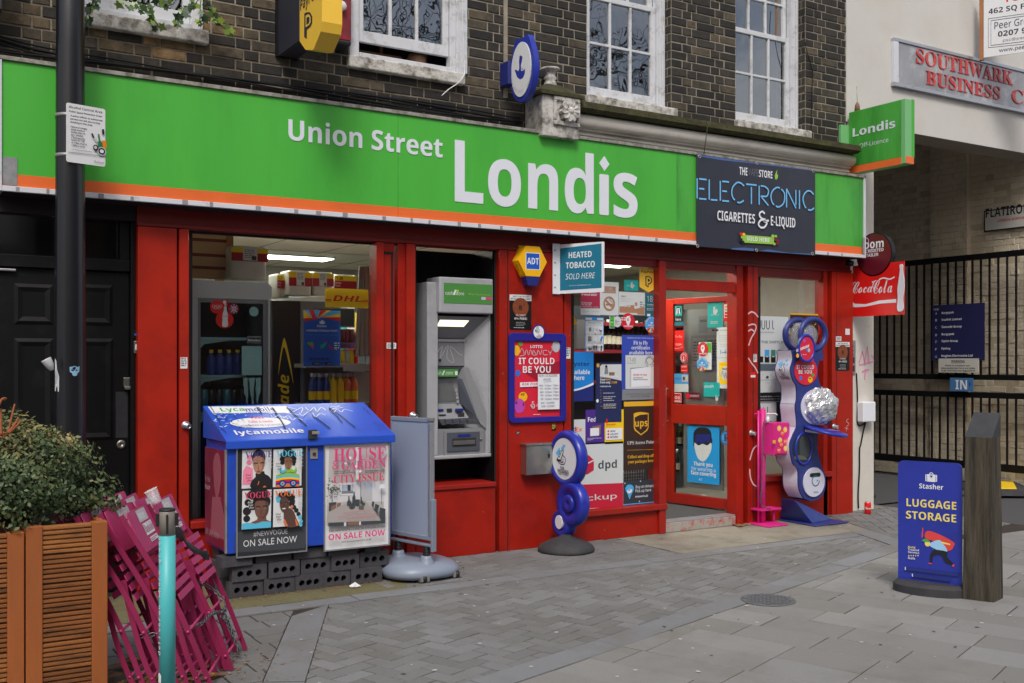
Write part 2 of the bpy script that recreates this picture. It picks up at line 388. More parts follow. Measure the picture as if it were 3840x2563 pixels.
# paving
mat('sett',(.1,.1,.1),.85,var=.22,vs=170,bump=.25,bs=240,tint=[(0,S(98,98,97)),(.5,S(105,106,106)),(1,S(114,115,116))],dirt=S(84,80,72),da=.4,ds=1.7,dk=.47)
mat('slab',(.1,.1,.1),.85,var=.13,vs=130,bump=.2,bs=200,tint=[(0,S(106,107,109)),(.5,S(111,113,116)),(1,S(118,120,124))],dirt=S(90,85,75),da=.55,ds=1.6,dk=.48)
mat('flag',(.1,.1,.1),.85,var=.13,vs=120,bump=.2,bs=200,tint=[(0,S(113,112,109)),(.45,S(119,118,116)),(.8,S(124,124,123)),(1,S(129,128,126))],dirt=S(94,90,82),da=.4,ds=1.5,dk=.48)
mat('apron',S(126,121,110),.9,var=.13,vs=90,bump=.2,bs=160,dirt=S(84,78,66),da=.7,ds=2.2,dk=.46)
mat('mossy',S(98,94,66),.95,var=.25,vs=40,bump=.4,bs=120,dirt=S(84,66,40),da=.8,ds=7,dk=.52)
mat('joint',S(44,39,32),.95,var=.3,vs=30,dirt=S(84,64,40),da=.6,ds=3)
mat('asphalt',S(70,70,72),.9,var=.15,vs=90,bump=.3,bs=160)

# ================= ground
def structure(mb,name,**k): return tag(mb.build(name,**k),kind='structure')
g=MB(); g.poly([(-250,-250,-.03),(250,-250,-.03),(250,250,-.03),(-250,250,-.03)],'asphalt'); structure(g,'ground')
g=MB(); g.poly([(-1.5,-5.5,-.009),(9.2,-5.5,-.009),(9.2,.3,-.009),(-1.5,.3,-.009)],'joint'); structure(g,'paving_bed')
g=MB(); g.poly([(8.4,.3,-.012),(16,.3,-.012),(16,9,-.012),(8.4,9,-.012)],'asphalt'); structure(g,'passage_floor')
def clip(poly,planes):     # keep a*x+b*y <= c
    for a,b,c in planes:
        out=[]
        for i in range(len(poly)):
            p,q=poly[i],poly[(i +1) % len(poly)]; fp=a *p[0]+b *p[1]-c; fq=a *q[0]+b *q[1]-c
            if fp <= 0: out.append(p)
            if fp *fq < 0: t=fp /(fp -fq); out.append((p[0]+(q[0]-p[0])*t,p[1]+(q[1]-p[1])*t))
        poly=out
        if len(poly) < 3: return None
    return poly
def area(p): return sum(p[i][0]*p[(i +1) % len(p)][1]-p[(i +1) % len(p)][0]*p[i][1] for i in range(len(p)))/2
RG=random.Random(5)
def paver(mb,poly,mt,gap=.0025,t=None,z=0.0):
    if area(poly) < 0: poly=poly[::-1]
    if area(poly) < .0006: return
    cx=sum(p[0] for p in poly)/len(poly); cy=sum(p[1] for p in poly)/len(poly)
    def inset(k):
        r=[]
        for x,y in poly:
            d=math.hypot(x -cx,y -cy); s=max(.2,1-k *1.4/max(d,.01)); r.append((cx +(x -cx)*s,cy +(y -cy)*s))
        return r
    dz=z +RG.uniform(-.0012,.0012); tx,ty=RG.uniform(-.006,.006),RG.uniform(-.006,.006); n=len(poly); t=RG.random() if t is None else t
    o=inset(gap); i=inset(gap +.0025); h=lambda x,y: dz +(x -cx)*tx +(y -cy)*ty
    mb.add([(x,y,h(x,y)) for x,y in i],[range(n)],mt,False,t)
    mb.add([(x,y,h(x,y)-.002) for x,y in o]+[(x,y,h(x,y)) for x,y in i],[(k,(k +1) % n,n +(k +1) % n,n +k) for k in range(n)],mt,False,t *.8)
    mb.add([(x,y,-.02) for x,y in o]+[(x,y,h(x,y)-.002) for x,y in o],[(k,(k +1) % n,n +(k +1) % n,n +k) for k in range(n)],mt,False,0)
def leftof(p,q): # half plane left of the line p->q
    dx,dy=q[0]-p[0],q[1]-p[1]; return (dy,-dx,dy *p[0]-dx *p[1])
def rightof(p,q): return leftof(q,p)
BU=((2.41,-2.89),(7.21,-1.46)); bdir=Vector((BU[1][0]-BU[0][0],BU[1][1]-BU[0][1],0)).normalized(); bn=Vector((bdir.y,-bdir.x,0))
BL=tuple((p[0]+bn.x *.185,p[1]+bn.y *.185) for p in BU)
DLL=((1.61,-2.40),(2.19,-1.20)); DLR=((1.78,-2.50),(2.49,-1.04))
DRL=((7.2,-1.52),(7.52,-.80)); DRR=((7.40,-1.60),(7.72,-.88))
def herring(mb,planes,box,ang,mt='sett',L=.2,W=.1):
    c,s=math.cos(ang),math.sin(ang); x0,y0,x1,y1=box; cx,cy=(x0 +x1)/2,(y0 +y1)/2; rad=math.hypot(x1 -x0,y1 -y0)/2; K=int(rad /W)+4
    for i in range(-K,K):
        for j in range(-K,K):
            m=(i -j) % 4
            if m == 0: r=(i,j,2,1)
            elif m == 3: r=(i,j,1,2)     # upright block
            else: continue
            u0,v0=r[0]*W,r[1]*W; u1,v1=u0 +r[2]*W,v0 +r[3]*W
            q=[(cx +u *c -v *s,cy +u *s +v *c) for u,v in ((u0,v0),(u1,v0),(u1,v1),(u0,v1))]
            if max(p[0] for p in q) < x0 or min(p[0] for p in q) > x1 or max(p[1] for p in q) < y0 or min(p[1] for p in q) > y1: continue
            q=clip(q,planes)
            if q: paver(mb,q,mt,.0034)
h=MB()
herring(h,[(0,1,-1.06),rightof(*DLR),leftof(*BU),leftof(*DRL)],(1.6,-3.3,7.7,-1.0),R(20))
herring(h,[(0,1,-.02),(0,-1,.87),(-1,0,-3.0),(1,0,5.5)],(2.9,-.9,5.6,0),R(20))
herring(h,[rightof(*DRR),leftof((DRR[0]),(9.2,-1.3)),(1,0,9.15),(0,1,.25)],(7.3,-1.7,9.2,.3),R(-38))
structure(h,'sett_paving',tint=True)
b=MB()
def strip(mb,p,q,w,L,mt,off=0.0,planes=()):
    d=Vector((q[0]-p[0],q[1]-p[1],0)); n=d.length; d.normalize(); nn=Vector((d.y,-d.x,0))*w; x=-off
    while x < n:
        a,e=max(0,x),min(n,x +L *RG.uniform(.9,1.1)); x=e
        if e -a < .02: continue
        P=[(p[0]+d.x *t +nn.x *k,p[1]+d.y *t +nn.y *k) for t,k in ((a,0),(e,0),(e,1),(a,1))]
        P=clip(P,planes) if planes else P
        if P: paver(mb,P,mt,.002)
strip(b,(.2,-.88),(7.6,-.88),.165,.62,'slab',planes=[leftof((7.2,-1.52),(7.56,-.7))])
strip(b,(BU[0][0]-bdir.x *2.6,BU[0][1]-bdir.y *2.6),BU[1],.18,.92,'slab',.1)
for k in range(4):
    t0,t1=k *.245*2,(k +1)*.245*2
    f=lambda A,t: (A[1][0]+(A[0][0]-A[1][0])*t,A[1][1]+(A[0][1]-A[1][1])*t)
    paver(b,[f(DLL,t0),f(DLL,t1),f(DLR,t1),f(DLR,t0)],'slab',.004,.15+.2*RG.random())
strip(b,DRR[1],DRR[0],.2,.5,'slab')
structure(b,'slab_bands',tint=True)
fl=MB(); fd=Vector((.35,-.937,0)).normalized(); fe=Vector((-fd.y,fd.x,0)); o=Vector((BL[0][0]-bdir.x *2.7,BL[0][1]-bdir.y *2.7,0))
for i in range(-3,30):
    x=-RG.random()*.5-.8
    while x < 4.5:
        L=RG.choice((.45,.58,.62)); q=[o +fe *(i *.285)+fd *x,o +fe *((i +1)*.285)+fd *x,o +fe *((i +1)*.285)+fd *(x +L),o +fe *(i *.285)+fd *(x +L)]; x += L
        q=clip([(p.x,p.y) for p in q],[rightof(*BL),(1,0,7.9),(1,0,9.5)])
        if q: paver(fl,q,'flag',.003)
for i in range(16):      # the pavement beyond the right hand band
    x=7.35-RG.random()*.5
    while x < 16:
        L=RG.choice((.45,.6)); y=-1.62-i *.285+.0
        q=clip([(x,y -.285),(x +L,y -.285),(x +L,y),(x,y)],[(1,0,15),(-1,0,-7.92)]); x += L
        if q: paver(fl,q,'flag',.002)
structure(fl,'flagstones',tint=True)
l2=MB()      # worn slabs at the left by the planters
for i in range(14):
    x=.3+RG.random()*.2
    while x < 2.6:
        L=RG.choice((.2,.3,.2)); y=-1.08-i *.16
        q=clip([(x,y -.16),(x +L,y -.16),(x +L,y),(x,y)],[leftof(*DLL)]); x += L
        if q: paver(l2,q,'sett',.005,RG.random()*.4)
for i in range(4): paver(l2,[(-.9+.3*i,-1.06),(-.65+.3*i,-1.06),(-.65+.3*i,-4.5),(-.9+.3*i,-4.5)],'sett',.004,.2)
structure(l2,'worn_setts',tint=True)
ap=MB(); P=clip([(5.51,-.868),(7.6,-.868),(7.6,.1),(5.51,.1)],[leftof((7.2,-1.52),(7.62,-.6))]); ap.poly([(x,y,-.001) for x,y in P],'apron'); ap.poly([(8.4,.0,.002),(9.05,.0,.002),(9.05,.35,.002),(8.4,.35,.002)],'apron')
ap.poly([(7.0,-.95,-.005),(8.46,-.95,-.005),(8.46,.05,-.005),(7.0,.05,-.005)],'apron'); structure(ap,'concrete_apron')
mo=MB(); mo.poly([(.3,-.875,-.001),(3.2,-.875,-.001),(2.98,-.1,-.001),(.3,-.1,-.001)],'mossy'); structure(mo,'mossy_strip')
# ================= red brick terrace with the shop
bld=thing('brick_building','dark sooty brick building with a red shopfront below white sash windows','building',(4.6,0,0))
OPEN=[(1.15,1.995,3.755,5.4),(3.07,3.985,3.755,5.4),(5.224,6.145,3.755,5.4),(6.925,7.844,3.755,5.4)]
def bricks(mb,fr,x0,x1,z0,z1,holes=(),course=.0755,mt='brick',mo='mortar',rnd=1,tintf=None,depth=.05,jit=.002,back=.006,joint=.012):
    rg=random.Random(rnd); n=int((z1 -z0)/course)+1
    for i in range(n):
        za=z0 +i *course; zb=min(z1,za +course); zc=(za +zb)/2
        segs=[(x0,x1)]
        for h in holes:
            if h[2]-.02 < zc < h[3]:
                ns=[]
                for a,b2 in segs:
                    if h[0] > a: ns.append((a,min(b2,h[0])))
                    if h[1] < b2: ns.append((max(a,h[1]),b2))
                segs=[q for q in ns if q[1]-q[0] > .01]
        for a,b2 in segs:
            x=x0 -(.0 if i % 2 else .169); k=i
            while x < b2:
                L=.225 if k % 2 == 0 else .1125; k += 1; p,q=max(x,a),min(x +L,b2); x += L
                if q -p < .022: continue
                j=lambda: rg.uniform(-jit,jit); d=rg.uniform(-jit,jit *1.5); e=joint /2
                t=tintf(p,zc,rg) if tintf else rg.random()
                A=(p +e +j(),za +e +j()); B=(q -e +j(),za +e +j()); Cc=(q -e +j(),zb -e +j()); D=(p +e +j(),zb -e +j()); ins=.003
                F=[A,B,Cc,D]; cx=(p +q)/2
                I=[(A[0]+ins,A[1]+ins),(B[0]-ins,B[1]+ins),(Cc[0]-ins,Cc[1]-ins),(D[0]+ins,D[1]-ins)]
                mb.add([fr.at(*v,d +.0) for v in I]+[fr.at(*v,d -.003) for v in F]+[fr.at(*v,-back -.01) for v in F],
                       [(0,1,2,3),(4,5,1,0),(5,6,2,1),(6,7,3,2),(7,4,0,3),(8,9,5,4),(9,10,6,5),(10,11,7,6),(11,8,4,7)],mt,False,t)
def btint(x,z,rg):
    lo=max(0,1-max(0,x -.6)/1.6)*max(0,min(1,(3.85-z)/.2)) if z < 3.9 else .0
    v=rg.random() ** 1.9*.62
    if rg.random() < .05: v=rg.uniform(.5,.75)
    if x < 2.1 and z < 3.9: v=rg.choice((.1,.15,.55,.7,.85,.95,.45))
    if z < 3.5: v *= .35
    return min(1,v)
w=MB(); F0=wall(0)
bricks(w,F0,.2,8.426,3.3,5.4,OPEN,tintf=btint)
for x0,x1,z0,z1 in [(.2,8.426,3.3,3.755)]: w.poly([F0.at(a,c,-.006) for a,c in ((x0,z0),(x1,z0),(x1,z1),(x0,z1))],'sooty_mortar')
xs=[.2]+[v for o_ in OPEN for v in o_[:2]]+[8.426]
for i in range(0,len(xs),2): w.poly([F0.at(a,c,-.006) for a,c in ((xs[i],3.755),(xs[i +1],3.755),(xs[i +1],5.4),(xs[i],5.4))],'mortar')
for xr in (6.145,7.844):      # the returns beside the two recessed windows
    fr=Fr((xr,.115,3.755),(0,-1,0),(0,0,1)); bricks(w,fr,0,.113,0,1.6,tintf=btint,rnd=int(xr *10)); w.poly([fr.at(a,c,-.005) for a,c in ((0,0),(.112,0),(.112,1.6),(0,1.6))],'mortar')
w.box(4.395,4.43,-.012,-.001,3.62,5.4,'mortar')      # vertical joint where two houses meet
# hidden flank, back and roof of the house keep the shop dark inside
w.box(.15,8.42,5.2,5.3,-.1,5.4,'room_dark'); w.box(.15,8.42,.1,5.2,5.35,5.4,'room_dark'); w.box(.1,.15,0,5.3,0,5.4,'room_dark'); w.box(8.37,8.42,.1,5.3,0,5.4,'room_dark'); w.box(.15,8.37,.2,5.2,3.2,3.3,'room_dark')
w.build('brick_wall',bld,tint=True)
# sash windows
def window(i,x0,x1,rec,arch=False,raised=False,frost=False,first=False):
    z0=3.755; fy=rec
    root=MB(); f=wall(fy)
    fw=.075
    root.fbox(f,x0,x0 +fw,z0 +.002,5.39,-.06,.012,'white_paint'); root.fbox(f,x1 -fw,x1,z0 +.002,5.39,-.06,.012,'white_paint')
    root.fbox(f,x0 +fw,x1 -fw,z0 +.002,z0 +.035,-.06,.02,'white_paint')
    if arch: root.box(x1 -.005,x1 +.07,-.022,.1,z0 +.001,5.39,'white_paint')
    if rec > 0: root.box(x1 -.03,x1 -.001,fy -.03,fy -.013,z0 +.002,5.39,'white_paint')
    W=root.build('window',bld,bevel=.004)
    a0,a1=x0 +fw +.002,x1 -fw -.002
    def sash(zb,zt,d,rails,rows,name,gm):
        s=MB(); st=.045
        s.fbox(f,a0,a0 +st,zb,zt,d,d +.035,'white_paint'); s.fbox(f,a1 -st,a1,zb,zt,d,d +.035,'white_paint')
        s.fbox(f,a0 +st,a1 -st,zb,zb +rails[0],d,d +.034,'white_paint'); s.fbox(f,a0 +st,a1 -st,zt -rails[1],zt,d,d +.034,'white_paint')
        gw=(a1 -a0 -2*st)
        for k in (1,2):
            x=a0 +st +gw *k /3; s.fbox(f,x -.011,x +.011,zb +rails[0],zt -rails[1],d +.004,d +.03,'white_paint')
        if rows:
            zm_=(zb +rails[0]+zt -rails[1])/2; s.fbox(f,a0 +st,a1 -st,zm_ -.011,zm_ +.011,d +.005,d +.029,'white_paint')
        s.build(name,W,bevel=.003)
        p=MB()
        p.poly([f.at(a,c,d +.012) for a,c in ((a0 +st,zb +rails[0]),(a1 -st,zb +rails[0]),(a1 -st,zt -rails[1]),(a0 +st,zt -rails[1]))],gm); p.build('pane',W)
    mz=4.68 if rec > 0 else 4.86
    if raised: sash(3.88,4.95,-.05,(.085,.04),True,'sash','old_glass')
    elif rec > 0: sash(z0 +.037,mz,-.055,(.085,.045),True,'sash','old_glass'); sash(mz -.04,5.38,-.095,(.045,.05),True,'sash','old_glass')
    else: sash(z0 +.06,5.1,-.05,(.14,.04),True,'sash','old_glass')
    s=MB()
    if rec > 0:
        s.box(x0 -.02,x1 +.035,-.055,.13,z0 -.095,z0 -.003,'peeling_paint')
    else: s.box(x0 -.045,x1 +.05,-.06,.1,z0 -.1,z0 -.003,'peeling_paint')
    s.build('window_sill',W,bevel=.012,seg=3)
    r=MB()      # room behind: curtain, batten, dark void
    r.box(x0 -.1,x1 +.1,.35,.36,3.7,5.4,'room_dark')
    if frost: r.poly([f.at(a,c,-.04) for a,c in ((a0 +.04,3.96),(a1 -.04,3.96),(a1 -.04,5.0),(a0 +.04,5.0))],'frosted'); r.box(x0 +.1,x0 +.5,.15,.3,3.77,3.86,'stick'); r.lathe([(.07,0),(.075,.1),(.06,.13)],(x0 +.62,.14,3.76),'stick')
    if rec > 0:
        pts=[]
        if i == 2:
            f2=wall(.22); n=14
            for k in range(n):
                xa=x0 +.16+k *.04; r.add([(xa,.21+.02*(k % 2),3.76),(xa +.04,.21+.02*((k +1) % 2),3.76),(xa +.04,.21+.02*((k +1) % 2),4.28+.03*math.sin(k)),(xa,.21+.02*(k % 2),4.28+.03*math.sin(k -1))],[(0,1,2,3)],'curtain')
        for xx in (.34,.72): r.box(x0 +xx,x0 +xx +.025,.2,.22,3.76,5.4,'stick')
    r.build('room_lining',W)
window(0,1.15,1.995,0.004); window(1,3.07,3.985,0.004,arch=True,raised=True,frost=True); window(2,5.224,6.145,.112); window(3,6.925,7.844,.12)
# cornice above the right half of the sign
c=MB(); cx0,cx1=4.975,8.36
def mould(prof,mt,smooth=False):
    n=len(prof); c.add([(x,y,z) for x in (cx0,cx1) for y,z in prof],[(i,(i +1) % n,n +(i +1) % n,n +i)[::-1] for i in range(n)]+[tuple(range(n)),tuple(reversed(range(n,2*n)))],mt,smooth)
mould([(0,3.655),(-.235,3.628),(-.24,3.575),(-.20,3.555),(0,3.555)],'moss')
c.tube([(cx0,-.125,3.498),(cx1,-.125,3.498)],.056,'cornice_paint',16); c.box(cx0,cx1,-.125,0,3.45,3.554,'cornice_paint')
c.box(cx0,cx1,-.115,0,3.425,3.449,'cornice_paint'); c.box(cx0,cx1,-.085,0,3.405,3.424,'cornice_paint'); c.box(cx0,cx1,-.1,0,3.388,3.404,'cornice_paint'); c.box(cx0,cx1,-.06,0,3.3,3.387,'cornice_paint')
c.build('cornice',bld)
# console block with the carved flower
k=MB()
k.box(4.60,4.955,-.26,-.002,3.30,3.625,'peeling_paint')
kc=k; kf=wall(-.26)
kc.fbox(kf,4.70,4.955,3.59,3.624,.001,.02,'peeling_paint'); kc.fbox(kf,4.70,4.73,3.43,3.589,.001,.02,'peeling_paint'); kc.fbox(kf,4.925,4.955,3.43,3.589,.001,.02,'peeling_paint'); kc.fbox(kf,4.70,4.955,3.395,3.429,.001,.02,'peeling_paint')
K=k.build('console_block',bld,bevel=.006)
cp=MB(); cp.hexa([(4.57,-.29,3.627),(4.985,-.29,3.627),(4.985,-.002,3.627),(4.57,-.002,3.627),(4.57,-.29,3.655),(4.985,-.29,3.655),(4.985,-.002,3.665),(4.57,-.002,3.665)],'moss')
cp.hexa([(4.58,-.28,3.656),(4.975,-.28,3.656),(4.975,-.002,3.666),(4.58,-.002,3.666),(4.71,-.16,3.745),(4.84,-.16,3.745),(4.84,-.06,3.745),(4.71,-.06,3.745)],'moss')
cp.lathe([(.062,0),(.05,.03),(.042,.05),(.055,.07),(.04,.09),(.05,.12),(.075,.135),(.078,.15),(.05,.158)],(4.775,-.11,3.735),'peeling_paint',16)
cp.build('cap',K)
flw=MB(); fc=(4.835,3.51)
for q in range(10):
    a=R(36*q +8); fr2=kf.sub(fc[0],fc[1],.012,a -R(90)); e=spl([(0,.02),(.018,.045),(.02,.07),(0,.088),(-.02,.07),(-.018,.045)],4)
    flw.add([fr2.at(x,y,.03+.03*math.sin(y *30)) for x,y in e]+[fr2.at(0,.05,.05)],[(i,(i +1) % len(e),len(e)) for i in range(len(e))],'peeling_paint',True)
    flw.add([fr2.at(x,y,.0) for x,y in e]+[fr2.at(x,y,.03+.03*math.sin(y *30)) for x,y in e],[(i,(i +1) % len(e),len(e)+(i +1) % len(e),len(e)+i) for i in range(len(e))],'peeling_paint',True)
flw.lathe([(.034,0),(.034,.04),(.026,.056),(.012,.064),(.001,.066)],kf.at(fc[0],fc[1],.01),'peeling_paint',16,ax=(0,-1,0))
flw.build('flower',K)
# ================= shopfront (parts of the building)
YP=-.05
def X(px,Y=YP): return FX(px,Y)
mat('atm_black',S(9,9,11),.6,spec=.2,var=.1,dirt=S(34,34,36),da=.4)
mat('floor_mat',S(64,64,66),.95,var=.2,vs=60)
mat('threshold',S(150,146,140),.6,var=.1,dirt=S(168,30,24),da=1,ds=16,dk=.5)
mat('shop_ceiling',S(226,222,208),.9,var=.05); mat('shop_wall',S(158,155,148),.9,var=.08)
mat('shop_floor',S(160,156,148),.6,var=.1)
mat('lamp',S(255,250,225,1.0),.5,emit=20); mat('atm_lamp',S(255,240,205,1.0),.5,emit=1.6)
b=MB()
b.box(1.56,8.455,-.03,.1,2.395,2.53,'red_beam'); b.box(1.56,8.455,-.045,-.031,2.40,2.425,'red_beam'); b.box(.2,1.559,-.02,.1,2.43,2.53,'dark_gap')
b.build('beam',bld,bevel=.003)
def post(a,c2,y0,y1,z0,z1,mt='red_paint',name='post',groove=None):
    m=MB(); m.box(X(a,y0),X(c2,y0),y0,y1,z0,z1,mt)
    if groove: m.box(X(groove,y0),X(groove,y0)+.008,y0 -.0015,y0 -.0005,z0,z1,'dark_gap')
    return m.build(name,bld,bevel=.003)
# pilaster beside the black door, posts, panels
m=MB(); m.box(1.562,X(664),YP,.1,0,2.395,'red_bright'); m.build('pilaster',bld,bevel=.004)
m=MB(); m.box(X(664)+.002,X(672),.0,.1,0,2.395,'dark_gap'); m.build('shadow_gap',bld)
post(673,709,YP -.01,.06,0,2.395,'red_bright')
post(1412,1440,YP,.08,.0,2.395)
m=MB(); x0,x1=X(1440)+.002,X(1486); m.box(x0,x1,-.02,.08,0,2.395,'red_paint'); m.box(x0 +.004,x0 +.012,-.023,-.021,.05,2.33,'dark_gap'); m.box(x1 -.03,x1 -.012,-.023,-.021,.05,2.33,'dark_gap'); m.box(x0 +.012,x1 -.03,-.023,-.021,2.31,2.33,'dark_gap'); m.build('inset_panel',bld)
post(1493,1524,-.03,.08,0,2.395); post(1525,1558,YP -.01,.3,0,2.395,'red_bright')
m=MB(); m.box(X(1486)+.002,X(1493)-.002,.02,.1,0,2.395,'dark_gap'); m.box(X(1859)+.003,X(1872),.0,.3,0,2.395,'dark_gap'); m.build('shadow_gap',bld)
post(1873,1908,YP -.005,.3,0,2.395,groove=1902)
m=MB(); m.box(X(1908)+.002,X(2112),YP,.1,0,2.395,'red_paint'); m.build('panel',bld,bevel=.003)
m=MB(); m.box(X(2112)+.002,X(2117)-.002,-.01,.1,0,2.395,'dark_gap'); m.build('shadow_gap',bld)
post(2117,2142,YP -.005,.08,0,2.395)
post(2473,2498,YP -.005,.1,0,2.395,'red_chipped',name='door_post')
post(2763,2788,-.03,.1,0,2.395,name='door_post')
m=MB(); m.box(X(2788)+.002,X(2804),.03,.1,0,2.395,'dark_gap'); m.build('shadow_gap',bld)
post(2805,2842,YP -.01,.08,0,2.395,groove=2823); post(3088,3104,-.03,.08,0,2.395)
m=MB(); m.box(X(3104)+.002,X(3116),.0,.1,0,2.395,'dark_gap'); m.build('shadow_gap',bld)
m=MB(); m.box(X(3117),8.453,YP -.01,.1,0,2.395,'red_bright'); m.box(X(3136,-.06),X(3136,-.06)+.006,-.0615,-.0605,0,2.395,'dark_gap'); m.build('pilaster',bld,bevel=.004)
# roller shutter eyes: short steel tubes on the posts
for px,py in ((694,1595),(1545,1558),(2815,1624),(3125,1600)):
    ey=MB(); p=FP(px,py,-.06); ey.lathe([(.028,0),(.028,.012),(.018,.014),(.018,.05),(.012,.05),(.012,.01)],p,'alu',14,ax=(.3,-1,-.15),cap=False); ey.build('shutter_eye',bld)
# shop windows: frame, glass, stall riser below
def shopwin(a,c2,zb,zt,Y,riser_y=-.03,sill=True):
    x0,x1=X(a,Y),X(c2,Y); W=MB()
    W.box(x0 -.01,x0 +.014,Y -.02,Y +.03,zb,zt,'dark_gap'); W.box(x1 -.018,x1 +.01,Y -.02,Y +.03,zb,zt,'dark_gap'); W.box(x0 +.014,x1 -.018,Y -.02,Y +.03,zt -.012,zt +.01,'dark_gap')
    Wn=W.build('shop_window',bld)
    p=MB(); p.poly([(x0,Y,zb),(x1,Y,zb),(x1,Y,zt),(x0,Y,zt)],'shop_glass'); p.build('pane',Wn)
    s=MB(); s.box(x0 -.02,x1 +.02,riser_y,Y +.08,0,zb -.04,'red_paint'); s.build('stall_riser',bld,bevel=.003)
    if sill:
        s=MB(); s.box(x0 -.02,x1 +.02,YP -.02,Y +.05,zb -.039,zb +.012,'red_chipped'); s.build('shop_sill',bld,bevel=.006)
    return Wn
shopwin(711,1403,.42,2.395,.04)
zs=FP(2350,1900,-.07).z
shopwin(2142,2471,zs -.02,2.36,.03); shopwin(2842,3087,.42,2.33,.03)
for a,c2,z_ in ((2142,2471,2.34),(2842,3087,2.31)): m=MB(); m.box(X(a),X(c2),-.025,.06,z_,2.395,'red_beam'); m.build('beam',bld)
# cash machine bay
zb=FP(1790,1815,-.05).z
m=MB(); m.box(X(1558)+.002,X(1859)-.002,.33,.36,0,2.395,'atm_black'); m.box(X(1558)+.002,X(1558)+.012,YP +.01,.33,zb,2.395,'black_metal'); m.box(X(1852,0),X(1859)-.002,.0,.33,zb,2.395,'black_metal'); m.build('bay_lining',bld)
m=MB(); m.box(X(1558)+.003,X(1859)-.003,YP,.33,0,zb -.03,'red_paint'); m.build('stall_riser',bld,bevel=.003)
m=MB(); m.box(X(1558)+.003,X(1859)-.003,YP -.015,.33,zb -.029,zb +.006,'red_chipped'); m.build('shop_sill',bld,bevel=.005)
# transom over the door, threshold
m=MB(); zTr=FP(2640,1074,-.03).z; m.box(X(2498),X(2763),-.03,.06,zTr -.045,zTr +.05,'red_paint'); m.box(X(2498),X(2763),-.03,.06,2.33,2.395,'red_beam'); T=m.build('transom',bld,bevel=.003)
m=MB(); m.poly([(X(2498),.02,zTr +.05),(X(2763),.02,zTr +.05),(X(2763),.02,2.33),(X(2498),.02,2.33)],'shop_glass'); m.build('pane',T)
m=MB(); m.box(X(2499),X(2763),-.035,.02,.0,.085,'threshold'); m.box(X(2499),X(2763),-.03,.1,.086,.098,'alu'); m.build('threshold',bld,bevel=.004)
# the open door
HX,HY,DW=6.965,.02,.9
da=R(82); LF=Fr((HX,HY,0),(math.cos(da)*.0+math.cos(R(98))*-1,-math.sin(R(98)),0),(0,0,1))
LF.u=Vector((.139,-.990,0)).normalized(); LF.n=LF.u.cross(LF.v); LF.o=Vector((HX,HY,0))-LF.u *DW
zt,zd=2.13,.115
q2=zm(2460,940,.3571); q6=zm(2440,1400,.4082)
gx0=LF.px(*q2(180,800))[0]; gx1=LF.px(*q2(806,800))[0]; gzt=LF.px(*q2(500,548))[1]; rz1=LF.px(*q6(500,295))[1]; rz0=LF.px(*q6(500,476))[1]; gzb=LF.px(*q6(500,1135))[1]
D_=MB()
D_.fbox(LF,0,gx0,zd,zt,-.045,0,'red_bright'); D_.fbox(LF,gx1,DW,zd,zt,-.045,0,'red_bright')
D_.fbox(LF,gx0,gx1,gzt,zt,-.044,-.001,'red_paint'); D_.fbox(LF,gx0,gx1,rz0,rz1,-.044,-.001,'red_bright'); D_.fbox(LF,gx0,gx1,zd,gzb,-.044,-.001,'red_chipped')
DOOR=D_.build('shop_door',bld,bevel=.003)
for a,c2 in ((gzb,rz0),(rz1,gzt)):
    m=MB(); m.poly([LF.at(x,z,-.02) for x,z in ((gx0,a),(gx1,a),(gx1,c2),(gx0,c2))],'shop_glass'); m.build('pane',DOOR)
m=MB(); m.fbox(LF,.035,.075,1.0,1.16,.0,.02,'red_paint'); m.tube([LF.at(.055,.92,.02),LF.at(.055,.92,.05),LF.at(.055,1.24,.05),LF.at(.055,1.24,.02)],.009,'alu'); m.build('door_handle',DOOR)
# black panelled door with fanlight
zl=zm(0,860,.5486); BF=wall(.06)
def bz(x,y): return BF.px(*zl(x,y))
bd=MB(); dx1=bz(880,600)[0]; dz1=bz(700,296)[1]
bd.fbox(BF,.3,dx1,0,dz1,-.06,0,'black_paint')
for (xa,ya,xb,yb) in ((95,370,366,655),(480,372,770,662),(95,745,366,1440),(480,745,775,1440)):
    a0,c1=bz(xa,ya); a1,c0=bz(xb,yb)
    O=[(a0,c0),(a1,c0),(a1,c1),(a0,c1)]; I=[(a0 +.022,c0 +.022),(a1 -.022,c0 +.022),(a1 -.022,c1 -.022),(a0 +.022,c1 -.022)]; J=[(a0 +.05,c0 +.05),(a1 -.05,c0 +.05),(a1 -.05,c1 -.05),(a0 +.05,c1 -.05)]
    vs=[BF.at(*p,.001) for p in O]+[BF.at(*p,.012) for p in I]+[BF.at(*p,.002) for p in J]
    bd.add(vs,[(i,(i +1) % 4,4+(i +1) % 4,4+i) for i in range(4)]+[(4+i,4+(i +1) % 4,8+(i +1) % 4,8+i) for i in range(4)]+[(8,9,10,11)],'black_paint')
BD=bd.build('black_door',bld)
m=MB(); a0,c1=bz(790,1112); a1,c0=bz(872,1425); m.fbox(BF,a0,a1,c0,c1,.001,.004,'tape'); m.build('lock_plate',BD)
mat('steel',S(160,158,152),.3,.9,var=.1); MATS['tape'].node_tree.nodes['Principled BSDF'].inputs['Roughness'].default_value=.6
mat('plate',S(48,49,53),.5,.2,var=.2,vs=20); BD.children[0].data.materials[0]=MATS['plate']
m=MB(); a0,c1=bz(840,1015); a1,c0=bz(884,1075); m.fbox(BF,a0,a1,c0,c1,.001,.02,'steel'); m.fbox(BF,a0 +.005,a1 +.008,c0 -.02,c0 -.001,.001,.035,'steel'); m.build('latch',BD,bevel=.003)
